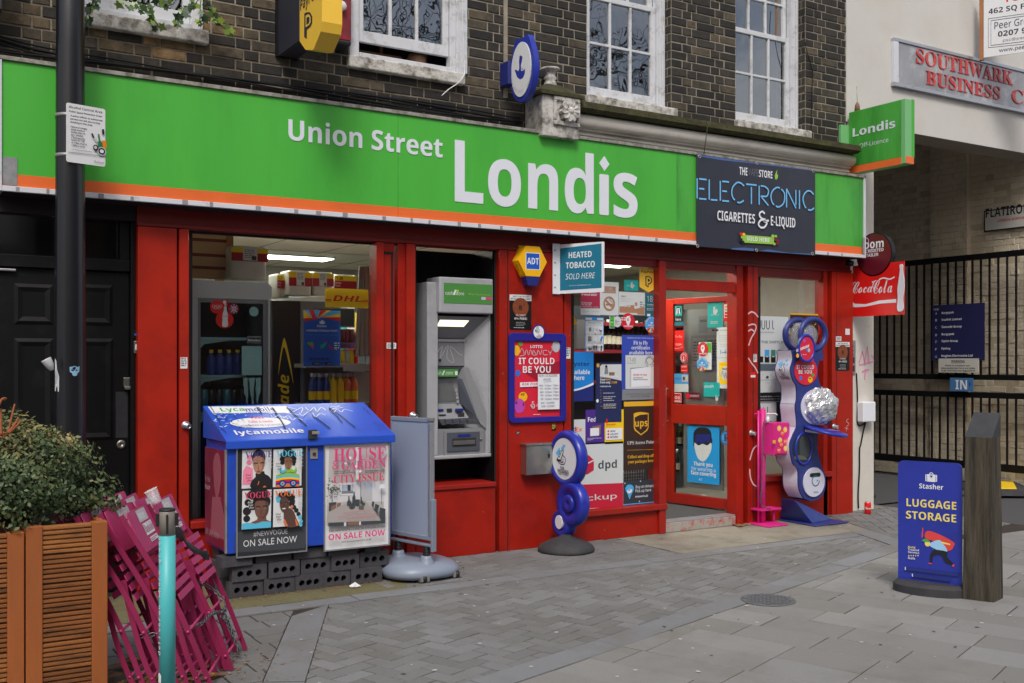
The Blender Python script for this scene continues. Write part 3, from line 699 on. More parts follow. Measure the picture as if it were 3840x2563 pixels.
m=MB(); p=bz(828,1471); m.lathe([(.03,0),(.03,.008),(.022,.012),(.008,.013),(.008,.009)],BF.at(*p),'steel',20,ax=(0,-1,0)); m.build('lock',BD)
m=MB(); a0,c1=bz(-40,268); a1,c0=bz(105,290); m.fbox(BF,a0,a1,c0,c1,.0,.03,'alu'); m.build('door_closer',BD,bevel=.004)
fm=MB(); fm.fbox(BF,dx1 +.003,1.56,0,2.43,-.06,.05,'black_paint'); z2,z3=bz(700,290)[1],bz(700,205)[1]; fm.fbox(BF,.3,dx1 +.002,z2 +.004,z3,-.06,.03,'black_paint'); fm.fbox(BF,dx1 -.06,dx1 +.002,z3,2.43,-.06,.02,'black_paint')
FMo=fm.build('black_door_frame',bld,bevel=.004)
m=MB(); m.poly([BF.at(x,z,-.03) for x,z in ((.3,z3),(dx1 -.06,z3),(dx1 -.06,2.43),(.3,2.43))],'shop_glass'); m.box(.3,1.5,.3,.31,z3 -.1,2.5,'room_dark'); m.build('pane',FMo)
wv=MB(); wv.tube([FP(*p,.02) for p in ((0,862-82),(40,788),(110,800),(205,812))],.003,'alu',5); tag(wv.build('slack_wire'),'thin slack wire drooping across the fanlight of the black door','cable')
m=MB(); f5=wall(.01); a0,c1=f5.px(*zl(912,766)); a1,c0=f5.px(*zl(946,850)); m.fbox(f5,a0,a1,c0,c1,.0,.02,'steel'); m.fbox(f5,a0 +.006,a1 -.006,c0 +.02,c1 -.02,.021,.026,'white_paint'); tag(m.build('doorbell',bevel=.003),'small metal bell push on the black door frame','doorbell')
m=MB(); mat('tag_blue',S(40,90,190),.4); a0,c1=f5.px(*zl(913,710)); m.fbox(f5,a0,a0 +.016,c1 -.02,c1,0,.012,'black_metal'); m.fbox(f5,a0 -.006,a0 +.022,c1 -.035,c1 +.02,-.001,.006,'black_metal'); m.fbox(f5,a0 +.002,a0 +.014,c1 -.017,c1 -.004,.0125,.0135,'tag_blue'); tag(m.build('entry_reader'),'black entry reader with a blue square above the bell push','entry reader')
# ---- inside of the shop
r=MB(); r.box(1.6,8.36,.12,5.1,.06,.09,'shop_floor'); r.build('shop_floor',bld)
r=MB(); r.box(1.6,8.36,.1,5.1,2.62,2.66,'shop_ceiling')
for yy in (.9,1.9,2.9,3.9): r.box(1.6,8.36,yy,yy +.012,2.617,2.6195,'shop_wall')
for k in range(10): r.box(1.9+k *.7,1.912+k *.7,.15,5.1,2.616,2.6185,'shop_wall')
r.build('shop_ceiling',bld)
r=MB(); r.box(1.6,8.36,4.6,4.7,.09,2.62,'shop_wall'); r.box(1.57,1.6,.1,4.6,.09,2.62,'shop_wall'); r.box(8.34,8.368,.1,4.6,.09,2.62,'shop_wall'); r.build('shop_wall',bld)
r=MB(); r.box(1.6,8.36,.09,.12,2.53,2.62,'shop_wall'); r.build('shop_wall',bld)
mat('mat_dark',S(58,58,60),.95,var=.25,vs=90); r=MB(); r.box(5.7,7.0,.1,1.7,.0905,.1,'mat_dark'); tag(r.build('door_mat'),'dark grey entrance mat inside the open shop door','mat')
def ceil_lamp(x0,x1,y0,y1,n,lab):
    t=thing('ceiling_light',lab,'light',((x0 +x1)/2,(y0 +y1)/2,2.6),0,'ceiling lights inside the shop')
    f=MB(); f.box(x0 -.02,x1 +.02,y0 -.02,y1 +.02,2.605,2.616,'white_paint'); f.build('frame',t)
    l=MB(); l.box(x0,x1,y0,y1,2.597,2.604,'lamp'); l.build('diffuser',t)
ceil_lamp(2.75,3.95,1.25,1.8,1,'bright ceiling panel above the kitchen towel packs'); ceil_lamp(3.1,4.3,3.3,3.6,2,'narrow far ceiling panel seen beside the towel packs')
ceil_lamp(5.75,7.25,.6,1.1,3,'ceiling panel behind the window over the yellow shield'); ceil_lamp(7.0,7.5,2.2,2.5,4,'ceiling panel seen above the open door')
# ================= signs and boxes fixed to the fronts
mat('green',S(72,168,60),.34,var=.07,vs=2.5,dirt=S(58,146,52),da=.4,ds=3,dk=.46,stretch=(1,1,.22))
mat('green2',S(72,162,62),.4,var=.06,vs=2,dirt=S(38,108,38),da=.6,ds=4,dk=.46,stretch=(1,1,.2))
mat('orange',S(218,104,50),.35,var=.05,vs=2,dirt=S(190,92,44),da=.4,ds=3)
mat('letter_white',S(208,212,222),.4,var=.03,vs=3)
mat('white',S(214,217,224),.45); mat('paper',S(206,208,210),.6); mat('ink',S(26,26,30),.5); mat('grey_ink',S(120,122,126),.5); mat('light_grey',S(176,178,182),.5)
mat('banner',S(46,49,62),.35,var=.08,vs=3,dirt=S(60,64,80),da=.4,ds=2); mat('banner_edge',S(70,96,150),.35); mat('neon',S(110,180,236),.4); mat('neon_glow',S(50,66,96),.4); mat('vape_grey',S(96,98,108),.4)
mat('lime',S(138,186,70),.4); mat('berry',S(120,24,40),.4); mat('royal',S(38,52,152),.35,var=.04,dirt=S(30,38,110),da=.4,ds=4)
mat('navy',S(30,40,110),.4); mat('yellow',S(238,188,26),.4); mat('pp_yellow',S(232,186,62),.45,var=.05,vs=3); mat('pp_dark',S(40,42,54),.5); mat('pp_under',S(190,144,16),.5)
mat('faded_red',S(150,34,50),.6,var=.25,vs=4,stretch=(1,1,.3),dirt=S(60,22,26),da=.8,ds=5,dk=.45); mat('teal_sign',S(24,110,138),.4); mat('coke',S(206,26,24),.35,var=.04); mat('maroon',S(92,20,34),.3); mat('black',S(18,18,20),.4)
mat('galv',S(150,150,148),.4,.6)
F2=wall(-.2)
sg=thing('shop_sign','long green shop fascia with an orange stripe and big white letters','shop sign',(4.6,-.2,2.53))
L0,L1,ZB,ZT=.715,8.462,2.533,3.348
zo1,zo0=F2.px(*zm(0,160,.38255)(200,1297))[1],F2.px(*zm(0,160,.38255)(200,1428))[1]
zo0=ZB +.034
m=MB(); m.box(L0 +.02,L1 -.02,-.194,-.001,ZB +.02,ZT -.02,'white_alu')
for a,c2,mt in ((L0 +.026,FX(1492,-.2),'green'),(FX(1492,-.2)+.003,FX(2537,-.2),'green'),(FX(2537,-.2)+.001,L1 -.028,'green2')):
    for z0,z1,mm in ((zo1,ZT -.027,mt),(zo0,zo1,'orange')): m.fbox(F2,a,c2,z0,z1,-.006,0,mm)
m.build('panel',sg)
t=MB(); t.box(L0,L1,-.215,-.0015,ZT -.026,ZT,'dirty_alu'); t.box(L0,L0 +.025,-.214,-.002,ZB,ZT -.027,'white_alu'); t.box(L1 -.026,L1,-.214,-.002,ZB,ZT -.027,'white_alu'); t.box(L0 +.026,L1 -.027,-.214,-.002,ZB,zo0 -.001,'white_alu'); t.build('trim',sg,bevel=.003)
rr=random.Random(4); x=L0 +.1
while x < L1 -.2:
    if not 5.9 < x < 7.9: t=MB(); t.fbox(F2,x,x +rr.uniform(.015,.04),ZB +rr.uniform(-.001,.006),ZB +rr.uniform(.026,.034),.0142,.0155,'tape'); t.build('tape_patch',sg)
    x += rr.uniform(.14,.34)
t=MB(); t.fbox(F2,L0 +.03,L0 +.11,zo0 +.005,zo1 +.1,.001,.004,'tape'); t.build('tape_patch',sg); t=MB(); t.fbox(F2,L1 -.05,L1 -.02,ZB +.03,ZB +.2,.0145,.016,'tape'); t.build('tape_patch',sg)
t=MB(); t.box(L0 +.03,L1 -.03,-.19,-.0,ZB -.004,ZB -.001,'dark_gap'); t.build('soffit',sg)
a0,b0=F2.px(*zB(221,962)); a1,b1=F2.px(*zB(1274,1082)); cpx=F2.px(*zB(221,817))[1]-b0
t=MB(); t.text(F2,'Union Street',a0,(b0 +b1)/2+.004,cpx *.97,'b','letter_white',a1 -a0,d=.0004,ex=.004,res=6)
a0,b0=F2.px(*zB(1358,1378)); cpx=F2.px(*zB(1358,957))[1]-b0; a1=F2.px(*zC(557,1450))[0]
t.build('lettering',sg); t=MB(); t.text(F2,'Lond',a0,b0,cpx,'b','letter_white',a1 -a0,d=.0004,ex=.004,res=8)
i0,ib=F2.px(*zC(596,1463)); i1,it=F2.px(*zC(660,1198)); t.prism(F2,rrect(i0,b0,i1,it,.012),.0004,.0044,'letter_white')
dc=F2.px(*zC(630,1121)); t.prism(F2,[(dc[0]-.052,dc[1]),(dc[0],dc[1]-.062),(dc[0]+.052,dc[1]),(dc[0],dc[1]+.062)],.0004,.0044,'letter_white')
s0=F2.px(*zC(694,1470))[0]; s1=F2.px(*zC(856,1470))[0]; t.text(F2,'s',s0,b0,cpx *1.02,'b','letter_white',s1 -s0,d=.0004,ex=.004,res=8)
t.build('lettering',sg)
# vinyl banner
f=sheet(-.218,zR(446,218),zR(1676,1268),100,None,'banner',.002); VW=f.W; z=zR
f.Q(z,[(452,222),(1000,300),(1660,386),(1660,392),(1000,312),(700,280),(600,262),(452,240)],'banner_edge'); f.Q(z,[(1100,1222),(1640,1262),(1640,1250),(1400,1240),(1180,1205)],'banner_edge'); f.Q(z,[(800,1205),(1040,1222),(1040,1196),(940,1186),(820,1192)],'banner_edge')
f.T('THE',z,(889,433),(972,440),82,'white'); f.T('VAPE',z,(980,440),(1086,452),78,'vape_grey','g'); f.T('STORE',z,(1091,455),(1231,470),74,'white')
f.Q(z,[(1258,478),(1254,440),(1270,400),(1282,380),(1276,420),(1290,440),(1284,470),(1270,483)],'lime')
for x,y,rx in ((500,580,70),(740,605,70),(880,620,90),(1010,630,60),(1130,640,70),(1280,665,90),(1420,680,60),(1600,700,70)): pass
ne=lambda p,sm=0: f.Ln(z,p,.95,'neon',sm)
for e in ([(450,470),(450,678)],[(470,474),(548,483)],[(470,575),(524,580)],[(470,680),(545,686)],[(574,482),(574,690)],[(590,691),(658,696)],[(688,496),(688,702)],[(708,500),(778,508)],[(708,601),(757,606)],[(708,702),(778,708)],
          [(955,530),(1063,541)],[(1009,560),(1009,736)],[(1089,546),(1089,742)],[(1105,548),(1140,552)],[(1105,655),(1185,752)],[(1372,578),(1372,772)],[(1372,578),(1470,780)],[(1468,590),(1468,745)],[(1505,594),(1505,786)]): ne(e)
ne([(930,550),(900,522),(860,514),(815,560),(803,620),(815,670),(836,695)],5); ne([(860,718),(890,722),(928,700)],5); ne([(1140,552),(1175,580),(1183,612),(1165,655),(1105,655)],5)
ne([(1300,572),(1270,565),(1225,600),(1208,660),(1222,720),(1242,745)],5); ne([(1258,758),(1290,766),(1330,740),(1350,690),(1345,620),(1315,582)],5); ne([(1650,638),(1620,606),(1585,602),(1550,640),(1540,690),(1555,750),(1572,778)],5); ne([(1592,796),(1625,798),(1655,778)],5)
f.T('CIGARETTES',z,(652,905),(1042,938),100,'white'); f.T('E-LIQUID',z,(1206,960),(1460,980),100,'white')
f.Ln(z,[(1142,838),(1120,815),(1092,830),(1090,860),(1115,888),(1150,898)],1.2,'white',5); f.Ln(z,[(1150,896),(1100,905),(1078,945),(1100,978),(1140,975),(1165,930),(1130,915),(1185,908)],1.2,'white',5)
f.Q(z,[(915,1055),(1240,1080),(1235,1155),(910,1135)],'lime'); f.T('SOLD HERE',z,(958,1115),(1190,1130),42,'white')
for x,y,r,mt in ((898,1048,18,'coke'),(925,1050,15,'yellow'),(905,1080,14,'lime'),(895,1110,16,'ink'),(915,1130,16,'ink'),(1225,1070,18,'lime'),(1255,1070,14,'lime'),(1252,1105,16,'berry'),(1275,1120,16,'berry'),(1270,1145,14,'berry'),(1238,1150,15,'lime')): f.E(z,x,y,r,r,mt,10)
B_=f.build('vinyl_banner'); tag(B_,'dark blue vinyl banner with neon style lettering over the right of the green sign','banner')
for k,(x,y) in enumerate(((480,243),(1073,312),(1657,393),(1648,1250),(1070,1214),(460,1170))):
    e=MB(); p=wall(-.2215).px(*z(x,y)); e.lathe([(.017,0),(.017,.003),(.009,.004),(.008,0)],wall(-.2205).at(*p),'galv',14,ax=(0,-1,0),cap=False); e.add([tuple(wall(-.2208).at(p[0]+q[0],p[1]+q[1])) for q in circ(0,0,.009,None,12)],[range(12)],'black'); o=e.build('eyelet'); o.parent=B_; o.location=o.location -B_.location
# projecting green sign on the corner
def side(Xv): return Fr((Xv,0,0),(0,-1,0),(0,0,1))
mat('green_edge',S(112,176,116),.4)
ps=thing('projecting_sign','green and orange box sign projecting from the corner beside the white wall','shop sign',(8.46,-.35,3.38)); SF=side(8.42)
m=MB(); m.fbox(SF,.035,.70,3.39,4.0,-.13,-.004,'green_edge'); m.fbox(SF,.04,.66,3.455,3.998,-.004,0,'green2'); m.fbox(SF,.04,.66,3.385,3.454,-.004,0,'orange'); m.fbox(SF,.66,.705,3.455,4.005,-.136,-.10,'green'); m.fbox(SF,.701,.704,3.39,3.46,-.128,-.01,'orange'); m.build('box',ps,bevel=.003)
m=MB(); m.text(SF,'Londis',*SF.px(*zD(580,938)),.083,'b','letter_white',SF.px(*zD(870,885))[0]-SF.px(*zD(580,945))[0],d=.0006,ex=.003,res=4); m.build('lettering',ps); m=MB(); m.text(SF,'Off-Licence',*SF.px(*zD(626,1012)),.04,'r','letter_white',SF.px(*zD(823,985))[0]-SF.px(*zD(626,1015))[0],d=.0006,res=3); m.build('lettering',ps)
m=MB(); m.box(8.31,8.43,-.034,-.002,3.46,3.87,'green_edge'); m.build('bracket',ps,bevel=.003)
m=MB(); m.lathe([(.03,0),(.022,.07),(.006,.1)],(8.47,-.1,4.001),'stick',10); m.tube([(8.47,-.1,4.1),(8.475,-.09,4.26)],.003,'steel',5); tag(m.build('wire_stub'),'small pale cone with a wire standing on top of the green box sign','wire end')
# yellow and black pay sign
PX=2.52; PF=side(PX); pp=thing('projecting_pay_sign','black and yellow projecting sign with a big letter P on the brick wall','sign',(PX +.07,-.4,3.55))
m=MB(); m.fbox(PF,.03,.45,3.66,4.4,-.14,0,'pp_dark'); m.build('housing',pp,bevel=.004)
m=MB(); m.fbox(PF,-.0,.025,3.66,4.4,-.16,.012,'black_metal'); m.build('wall_plate',pp)
m=MB(); m.prism(PF,[(.452,3.655),(.56,3.57),(.70,3.535),(.83,3.62),(.85,3.68),(.85,4.4),(.452,4.4)],-.139,-.001,'pp_yellow','pp_yellow'); m.build('shield',pp,bevel=.004)
m=MB(); pl=[PF.px(*zB(*p)) for p in ((330,255),(330,95),(345,85),(370,85),(385,115),(384,160),(372,185),(348,205),(347,268))]; m.poly([PF.at(a,c2,.0005) for a,c2 in pl],'pp_dark')
pl=[PF.px(*zB(*p)) for p in ((340,240),(340,110),(352,101),(366,101),(374,120),(374,155),(364,172),(340,188))]; m.poly([PF.at(a,c2,.001) for a,c2 in pl],'pp_yellow'); pl=[PF.px(*zB(*p)) for p in ((346,178),(346,125),(355,117),(364,117),(367,130),(366,150),(360,163),(346,172))]; m.poly([PF.at(a,c2,.0015) for a,c2 in pl],'pp_dark')
q0=PF.px(*zB(303,76)); q1=PF.px(*zB(436,8)); m.text(PF,'PayPoint',q0[0],q0[1],.075,'b','pp_dark',q1[0]-q0[0]+.02,d=.001); m.build('lettering',pp)
# old red box beside the raised window
rb=thing('alarm_box','faded red alarm box with a round white lamp beside the raised window','alarm box',(2.95,-.05,3.8))
m=MB(); m.box(2.84,3.05,-.09,-.002,3.83,4.25,'faded_red'); m.build('cover',rb,bevel=.012,seg=3)
m=MB(); m.hexa([(2.845,-.10,3.80),(3.045,-.10,3.80),(3.03,-.002,3.77),(2.86,-.002,3.77),(2.845,-.105,3.829),(3.045,-.105,3.829),(3.045,-.002,3.829),(2.845,-.002,3.829)],'plate'); m.build('base',rb,bevel=.01)
m=MB(); p=wall(-.09).px(*zB(577,48)); m.lathe([(.036,0),(.036,.03),(.03,.04),(.001,.042)],(p[0],-.09,p[1]),'paper',20,ax=(0,-1,0)); m.build('lamp',rb)
# oval lottery sign
def fingers(f,z,cx,cy,k,ink,fill=None):      # crossed fingers emblem
    w=abs(f.c(z,cx +k,cy)[0]-f.c(z,cx,cy)[0]); q=lambda L: [(cx +a *k,cy +b2 *k) for a,b2 in L]; bgc=fill or 'lotto_red'
    palm=q([(-9,-4),(-10,4),(-4,14),(4,19),(12,16),(15,6),(13,-4),(4,-8)])
    f.Ln(z,palm,3.4*w,ink,3,True)
    if fill: f.Q(z,spl(palm,3),fill)
    for L in ([(7,-4),(-1,-24)],[(-1,-3),(6,-25)]):
        f.Ln(z,q(L),8.5*w,ink); e=q([L[1]])[0]; f.E(z,e[0],e[1],4.2*k,4.2*k,ink,12)
        f.Ln(z,q(L),4.6*w,bgc); f.E(z,e[0],e[1],2.3*k,2.3*k,bgc,12)
    f.Ln(z,q([(-13,1),(-6,6),(1,4)]),4*w,ink,3); f.Ln(z,q([(0,10),(5,13),(10,9)]),2*w,ink,3); f.E(z,cx +3*k,cy +4*k,1.5*k,2*k,ink,8); f.E(z,cx +9*k,cy +3*k,1.5*k,2*k,ink,8)
ls=thing('projecting_lottery_sign','oval white sign in a blue rim projecting above the green fascia','sign',(4.45,-.27,3.5)); QF=side(4.40); cy,cz=.268,3.785
m=MB(); lob=spl([(cy +.175*math.cos(R(a))*(1+.0*1),cz +.25*math.sin(R(a))+(.035 if a in (60,120) else 0)) for a in range(0,360,20)],4); m.prism(QF,lob,-.05,0,'royal'); m.build('body',ls,bevel=.02,seg=3)
m=MB(); m.prism(QF,circ(cy,cz,.142,.212,36),.001,.008,'paper'); m.build('face',ls)
f=Flat(QF.sub(0,4.2,.008),1,1,100,100,None,0); f.d=.0; f.lw=.9
f.Q(zC,[(52,385),(60,380),(72,390),(68,420),(60,450),(64,470),(90,470),(88,505),(75,535),(55,545),(35,530),(18,480),(28,478),(42,488),(50,470),(48,420)],'royal'); f.O(zC,70,470,9,4,'paper'); f.O(zC,82,466,8,4,'paper')
f.arc('The National Lottery',*f.c(zC,65,500),13,265,95,2.6,'light_grey'); f.build('print',ls)
m=MB(); m.box(4.36,4.44,-.13,-.002,3.70,3.885,'navy'); m.build('bracket',ls,bevel=.006)
# heated tobacco flag sign
ht=thing('flag_sign','teal flag sign with white capitals standing out beside the yellow alarm box','sign',(5.0,-.25,2.1))
A=FP(*zH(582,143),-.055);
# the outer edge stands nearer: same height, so its distance follows from the pixel heights
t0=(A -EYE).dot(FWD); htl=(HORIZON -zH(0,143)[1]) ; hbl=(HORIZON -zH(0,594)[1]); r1=(zH(0,594)[1]-zH(0,143)[1])/(zH(0,563)[1]-zH(0,100)[1])
E1=EYE +sight(*zH(993,100))*(t0 *r1); u=Vector((E1.x -A.x,E1.y -A.y,0)); HW=u.length; HFf=Fr((A.x,A.y,EYE.z +htl /FPX *t0),u,(0,0,1)); HH=(htl -hbl)/FPX *t0
f=Flat(HFf.sub(0,0),HW,HH,100,100*HH /HW,'white',.006,rad=.01,d0=-.006)
f.Q(zH,[(584,178),(970,132),(970,540),(584,566)],'teal_sign')
f.T('HEATED',zH,(668,272),(880,250),54,'white'); f.T('TOBACCO',zH,(642,366),(908,345),56,'white'); f.T('SOLD HERE',zH,(640,467),(912,447),52,'white','i'); f.T("DON'T MISS OUT SOLD HERE FOR HALF A DAY",zH,(672,527),(875,514),9,'white','r')
f.build('panel',ht)
m=MB(); a0=FX(zH(518,0)[0],-.06); m.box(a0,A.x -.002,-.068,-.061,A.z -HH -.004,A.z +.004,'white')
for k in range(4): m.lathe([(.008,0),(.006,.005)],(a0 +.02,-.068,A.z -.05-k *(HH -.1)/3),'galv',8,ax=(0,-1,0))
m.build('fixing_plate',ht)
# yellow hexagonal alarm box
mat('adt_yellow',S(236,172,16),.4,var=.03); mat('adt_blue',S(28,84,180),.4)
ad=thing('hexagonal_alarm_box','yellow and navy hexagonal alarm box with a blue square on the red panel','alarm box',(4.66,-.06,2.15))
AF=wall(-.125); hx=[AF.px(*zH(*p)) for p in ((207,290),(278,430),(400,430),(459,298),(405,165),(278,160))]; HB=[AF.px(*zH(*p)) for p in ((140,292),(205,445),(330,440),(430,298),(380,172),(240,155))]
cxh=sum(p[0] for p in hx)/6; czh=sum(p[1] for p in hx)/6; Rr=max(abs(p[0]-cxh) for p in hx); Rz=max(abs(p[1]-czh) for p in hx)
hexo=[(cxh -Rr,czh),(cxh -Rr *.48,czh -Rz),(cxh +Rr *.48,czh -Rz),(cxh +Rr,czh),(cxh +Rr *.48,czh +Rz),(cxh -Rr *.48,czh +Rz)]
m=MB(); big=[(cxh +(a -cxh)*1.12,czh +(c2 -czh)*1.1) for a,c2 in hexo]; n=6
m.add([AF.at(a,c2,0) for a,c2 in hexo],[range(6)],'adt_yellow'); m.add([AF.at(*p,-.095) for p in big]+[AF.at(*p,0) for p in hexo],[(i,(i +1) % 6,6+(i +1) % 6,6+i) for i in range(6)],'adt_yellow')
m.build('cover',ad,bevel=.006,seg=3)
m=MB(); lw=[(hexo[1][0]-.004,hexo[1][1]-.001),(hexo[1][0]+.02,hexo[1][1]-.075),(hexo[2][0]-.02,hexo[2][1]-.075),(hexo[2][0]+.004,hexo[2][1]-.001)]; m.prism(AF,lw,-.094,.001,'navy'); m.build('lens',ad,bevel=.006)
f=Flat(AF.sub(cxh -.068,czh +.068,0),.136,.136,100,100,'white',.001); f.rect(4,4,96,96,'adt_blue'); f.t('ADT',50,68,38,'white','b',82,'c'); f.build('badge',ad)
m=MB()
for k in range(6): m.fbox(AF,cxh -Rr *1.0+.0+k *.006,cxh -Rr *1.0+.012+k *.006,czh -.03-k *.016,czh -.024-k *.016,-.05,-.02,'pp_under')
m.build('vent',ad)
# round maroon sign and red cola flag beyond the pilaster
BX=8.50; m=MB(); o=side(BX)
c0=(.28,2.565); bl=thing('round_sign','round maroon sign with white words hanging beyond the end of the green fascia','sign',(BX,-.28,2.3)); rY,rZ=.255,.215
pr=circ(*c0,rZ,rZ,40); m.prism(o,pr,-.05,0,'black'); m.build('rim',bl,bevel=.006); f=Flat(o.sub(c0[0]-rZ,c0[1]+rZ,.001),2*rZ,2*rZ,100,100,'maroon',.003,shape=circ(50,50,47,47,40))
f.T('bloom',zL,(250,299),(481,297),70,'white'); f.T('ACCREDITED',zL,(285,336),(480,323),26,'white'); f.T('RETAILER',zL,(300,372),(437,360),26,'white'); f.Ln(zL,[(318,280),(318,225),(335,208),(354,225),(354,280)],1.2,'white',3); f.build('face',bl)
ck=thing('cola_flag_sign','red flag sign with flowing white script and a white bottle at its edge','sign',(8.55,-.3,1.9)); CF=side(8.50)
cz1=CF.px(*zL(420,425))[1]; cz0=CF.px(*zL(420,862))[1]; ce=CF.px(*zL(600,640))[0]; ce2=CF.px(*zL(650,410))[0]; f=Flat(CF.sub(.02,cz1),ce2 -.02,cz1 -cz0,100,100*(cz1 -cz0)/(ce2 -.02),'coke',.012,d0=-.012)
f.T('Coca',zL,(212,680),(385,660),95,'white','sc',4); f.T('Cola',zL,(385,678),(552,665),110,'white','sc',4); f.Q(zL,[(380,575),(398,572),(396,582),(382,586)],'white')
f.Ln(zL,[(440,560),(480,545),(530,555),(572,536)],2.2,'white',5); f.Q(zL,[(200,735),(240,762),(330,765),(440,735),(585,722),(585,752),(450,760),(330,785),(240,792),(200,780)],'white')
f.build('panel',ck)
m=MB(); P=[CF.px(*zL(*p)) for p in spl([(632,428),(645,440),(644,480),(654,560),(655,640),(645,720),(650,790),(640,822),(606,825),(596,790),(602,720),(600,640),(610,560),(620,480),(618,440)],3)]; m.prism(CF,P[::-1],.002,.01,'letter_white'); m.build('bottle',ck)
# cctv stub under the sign end
m=MB(); p=FP(*zL(165,408),-.1); m.lathe([(.03,0),(.03,.05),(.02,.07)],p +Vector((0,.0,-.01)),'black_metal',14,ax=(.5,-.8,-.2)); tag(m.build('camera_dome'),'small black camera tucked under the right end of the green sign','camera')
# ================= white building over the passage
wb=thing('white_building','white rendered building with an opening into a brick walled passage','building',(10,0,0))
mat('render_edge',S(150,146,138),.9)
w=MB(); ZL=3.92
w.box(8.428,16,0,.34,ZL,5.6,'render_wall'); w.build('wall',wb)
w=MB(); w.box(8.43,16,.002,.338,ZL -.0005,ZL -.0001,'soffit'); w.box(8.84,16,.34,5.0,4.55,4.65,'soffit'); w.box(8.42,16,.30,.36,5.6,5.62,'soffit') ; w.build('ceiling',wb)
w=MB(); w.box(8.456,8.842,0,.34,0,ZL -.001,'render_dirty'); w.build('pillar',wb,bevel=.006)
w=MB(); WF=Fr((12.0,7,0),(0,-1,0),(0,0,1)); mat('passage_joint',S(186,173,150),.9,var=.2,vs=8)
y1=7-1.62; y2=7-1.07
bricks(w,WF,0,6.66,0,4.56,mt='passage_brick',rnd=3,jit=.005,back=.004,joint=.006); w.poly([WF.at(a,c2,-.003) for a,c2 in ((0,0),(6.66,0),(6.66,4.56),(0,4.56))],'passage_joint')
W2=Fr((11.93,7,0),(0,-1,0),(0,0,1)); bricks(w,W2,y1,y2,0,4.56,mt='passage_brick',rnd=4,jit=.004,back=.004,joint=.006); w.box(11.936,12.0,7-y2 +.004,7-y1 -.004,0,4.56,'passage_joint')
w.build('passage_wall',wb)
w=MB(); w.box(8.5,12.3,7.0,7.1,0,4.6,'passage_dark'); w.box(12.06,12.3,.34,7.0,0,4.6,'passage_dark'); w.box(8.42,8.5,.36,7,0,4.6,'passage_dark'); w.build('hidden_wall',wb)
# sign board on the white wall
sb=thing('wall_sign','grey mirrored board with red capitals in an aluminium frame on the white wall','sign',(10.3,-.03,4.4)); W0=wall(-.04)
mat('mirror_grey',S(146,146,150),.16,.35,var=.25,vs=3,dirt=S(206,204,202),da=.8,ds=3.5,dk=.5); mat('sign_red',S(178,44,46),.25,var=.1,vs=8,dirt=S(214,150,150),da=.5,ds=7)
sx0,sz1=W0.px(*zD(862,256)); sz0=W0.px(*zD(862,586))[1]; m=MB(); m.box(sx0,13,-.045,-.001,sz0,sz0 +.035,'alu'); m.box(sx0,13,-.045,-.001,sz1 -.035,sz1,'alu'); m.box(sx0,sx0 +.07,-.044,-.001,sz0 +.036,sz1 -.036,'white_alu'); m.build('frame',sb,bevel=.003)
m=MB(); m.box(sx0 +.071,13,-.03,-.002,sz0 +.036,sz1 -.036,'mirror_grey'); m.build('board',sb)
f=Flat(wall(-.031).sub(sx0,sz1),4,.5,400,50,None,0); f.d=.0005
for txt,p,q,c2 in (('SOUTHWARK',(1012,432),(1672,585),98),('BUSINESS',(1080,572),(1585,690),92),('CENTRE',(1665,705),(2140,800),92)):
    x0,y0=f.c(zD,*p); x1,y1=f.c(zD,*q); k=f.c(zD,p[0],p[1]-c2); f.text(f.fr,txt,x0 *f.kx,-(y0 +y1)/2*f.ky,(y0 -k[1])*f.ky,'sb','sign_red',(x1 -x0)*f.kx,'l',.0008,.008,4)
f.build('lettering',sb)
# letting board
lb=thing('letting_board','white letting board with black phone number standing out from the white wall','board',(FX(3689,-.15),-.3,4.3)); LO=FP(3689,217,-.15)
LBf=Fr(LO,(.449,-.893,0),(0,0,1)); mat('wood_pale',S(150,100,62),.7,var=.15)
f=Flat(LBf.sub(0,.7),.9,.7,128.6,100,'paper',.012,d0=-.012); z=zD
f.T('TO LET',z,(1612,12),(1900,-20),60,'coke'); f.T('462 SQ FT',z,(1507,94),(1790,60),36,'pp_dark'); f.Ln(z,[(1506,130),(1880,78),(1880,290),(1506,328)],.9,'pp_dark',0,True); f.Ln(z,[(1524,143),(1880,93),(1880,270),(1524,312)],.9,'pp_dark',0,True)
f.T('Peer Group',z,(1548,198),(1850,158),46,'pp_dark','r'); f.T('0207 940 7744',z,(1572,252),(2010,190),36,'pp_dark'); f.T('psc@peergroup',z,(1606,282),(1890,250),18,'grey_ink','r'); f.T('www.peergroup',z,(1580,354),(1890,318),24,'pp_dark','r'); f.build('panel',lb)
m=MB(); m.fbox(LBf,-.045,-.002,-.02,.72,-.05,.0,'wood_pale'); m.fbox(LBf,.55,.6,-.12,.02,-.08,-.03,'wood_pale'); m.build('post',lb)
# ---- gate, boards on the gate
GF=Fr((11.8,0,0),(0,-1,0),(0,0,1)); gt=thing('metal_gate','black metal gate of upright bars standing open along the passage wall','gate',(11.8,1.2,0))
gy=lambda px: GF.px(px,1361)[0]
gl,gr=-2.42,.9; zz=[GF.px(*zL(690,400))[1],GF.px(*zL(690,1350))[1],GF.px(*zL(690,1392))[1],GF.px(*zL(690,1490))[1],GF.px(*zL(690,1535))[1],.27,.18]
m=MB(); m.fbox(GF,gl,gr,zz[0]-.07,zz[0],-.03,.03,'black_metal'); m.fbox(GF,gl,gr,zz[2],zz[1],-.025,.025,'black_metal'); m.fbox(GF,gl,gr,zz[4],zz[3],-.025,.025,'black_metal'); m.fbox(GF,gl,gr,zz[6],zz[5],-.025,.025,'black_metal'); m.fbox(GF,gl -.06,gl,.1,zz[0],-.03,.03,'black_metal'); m.build('gate_frame',gt,bevel=.003)
k=0; x=gl +.1
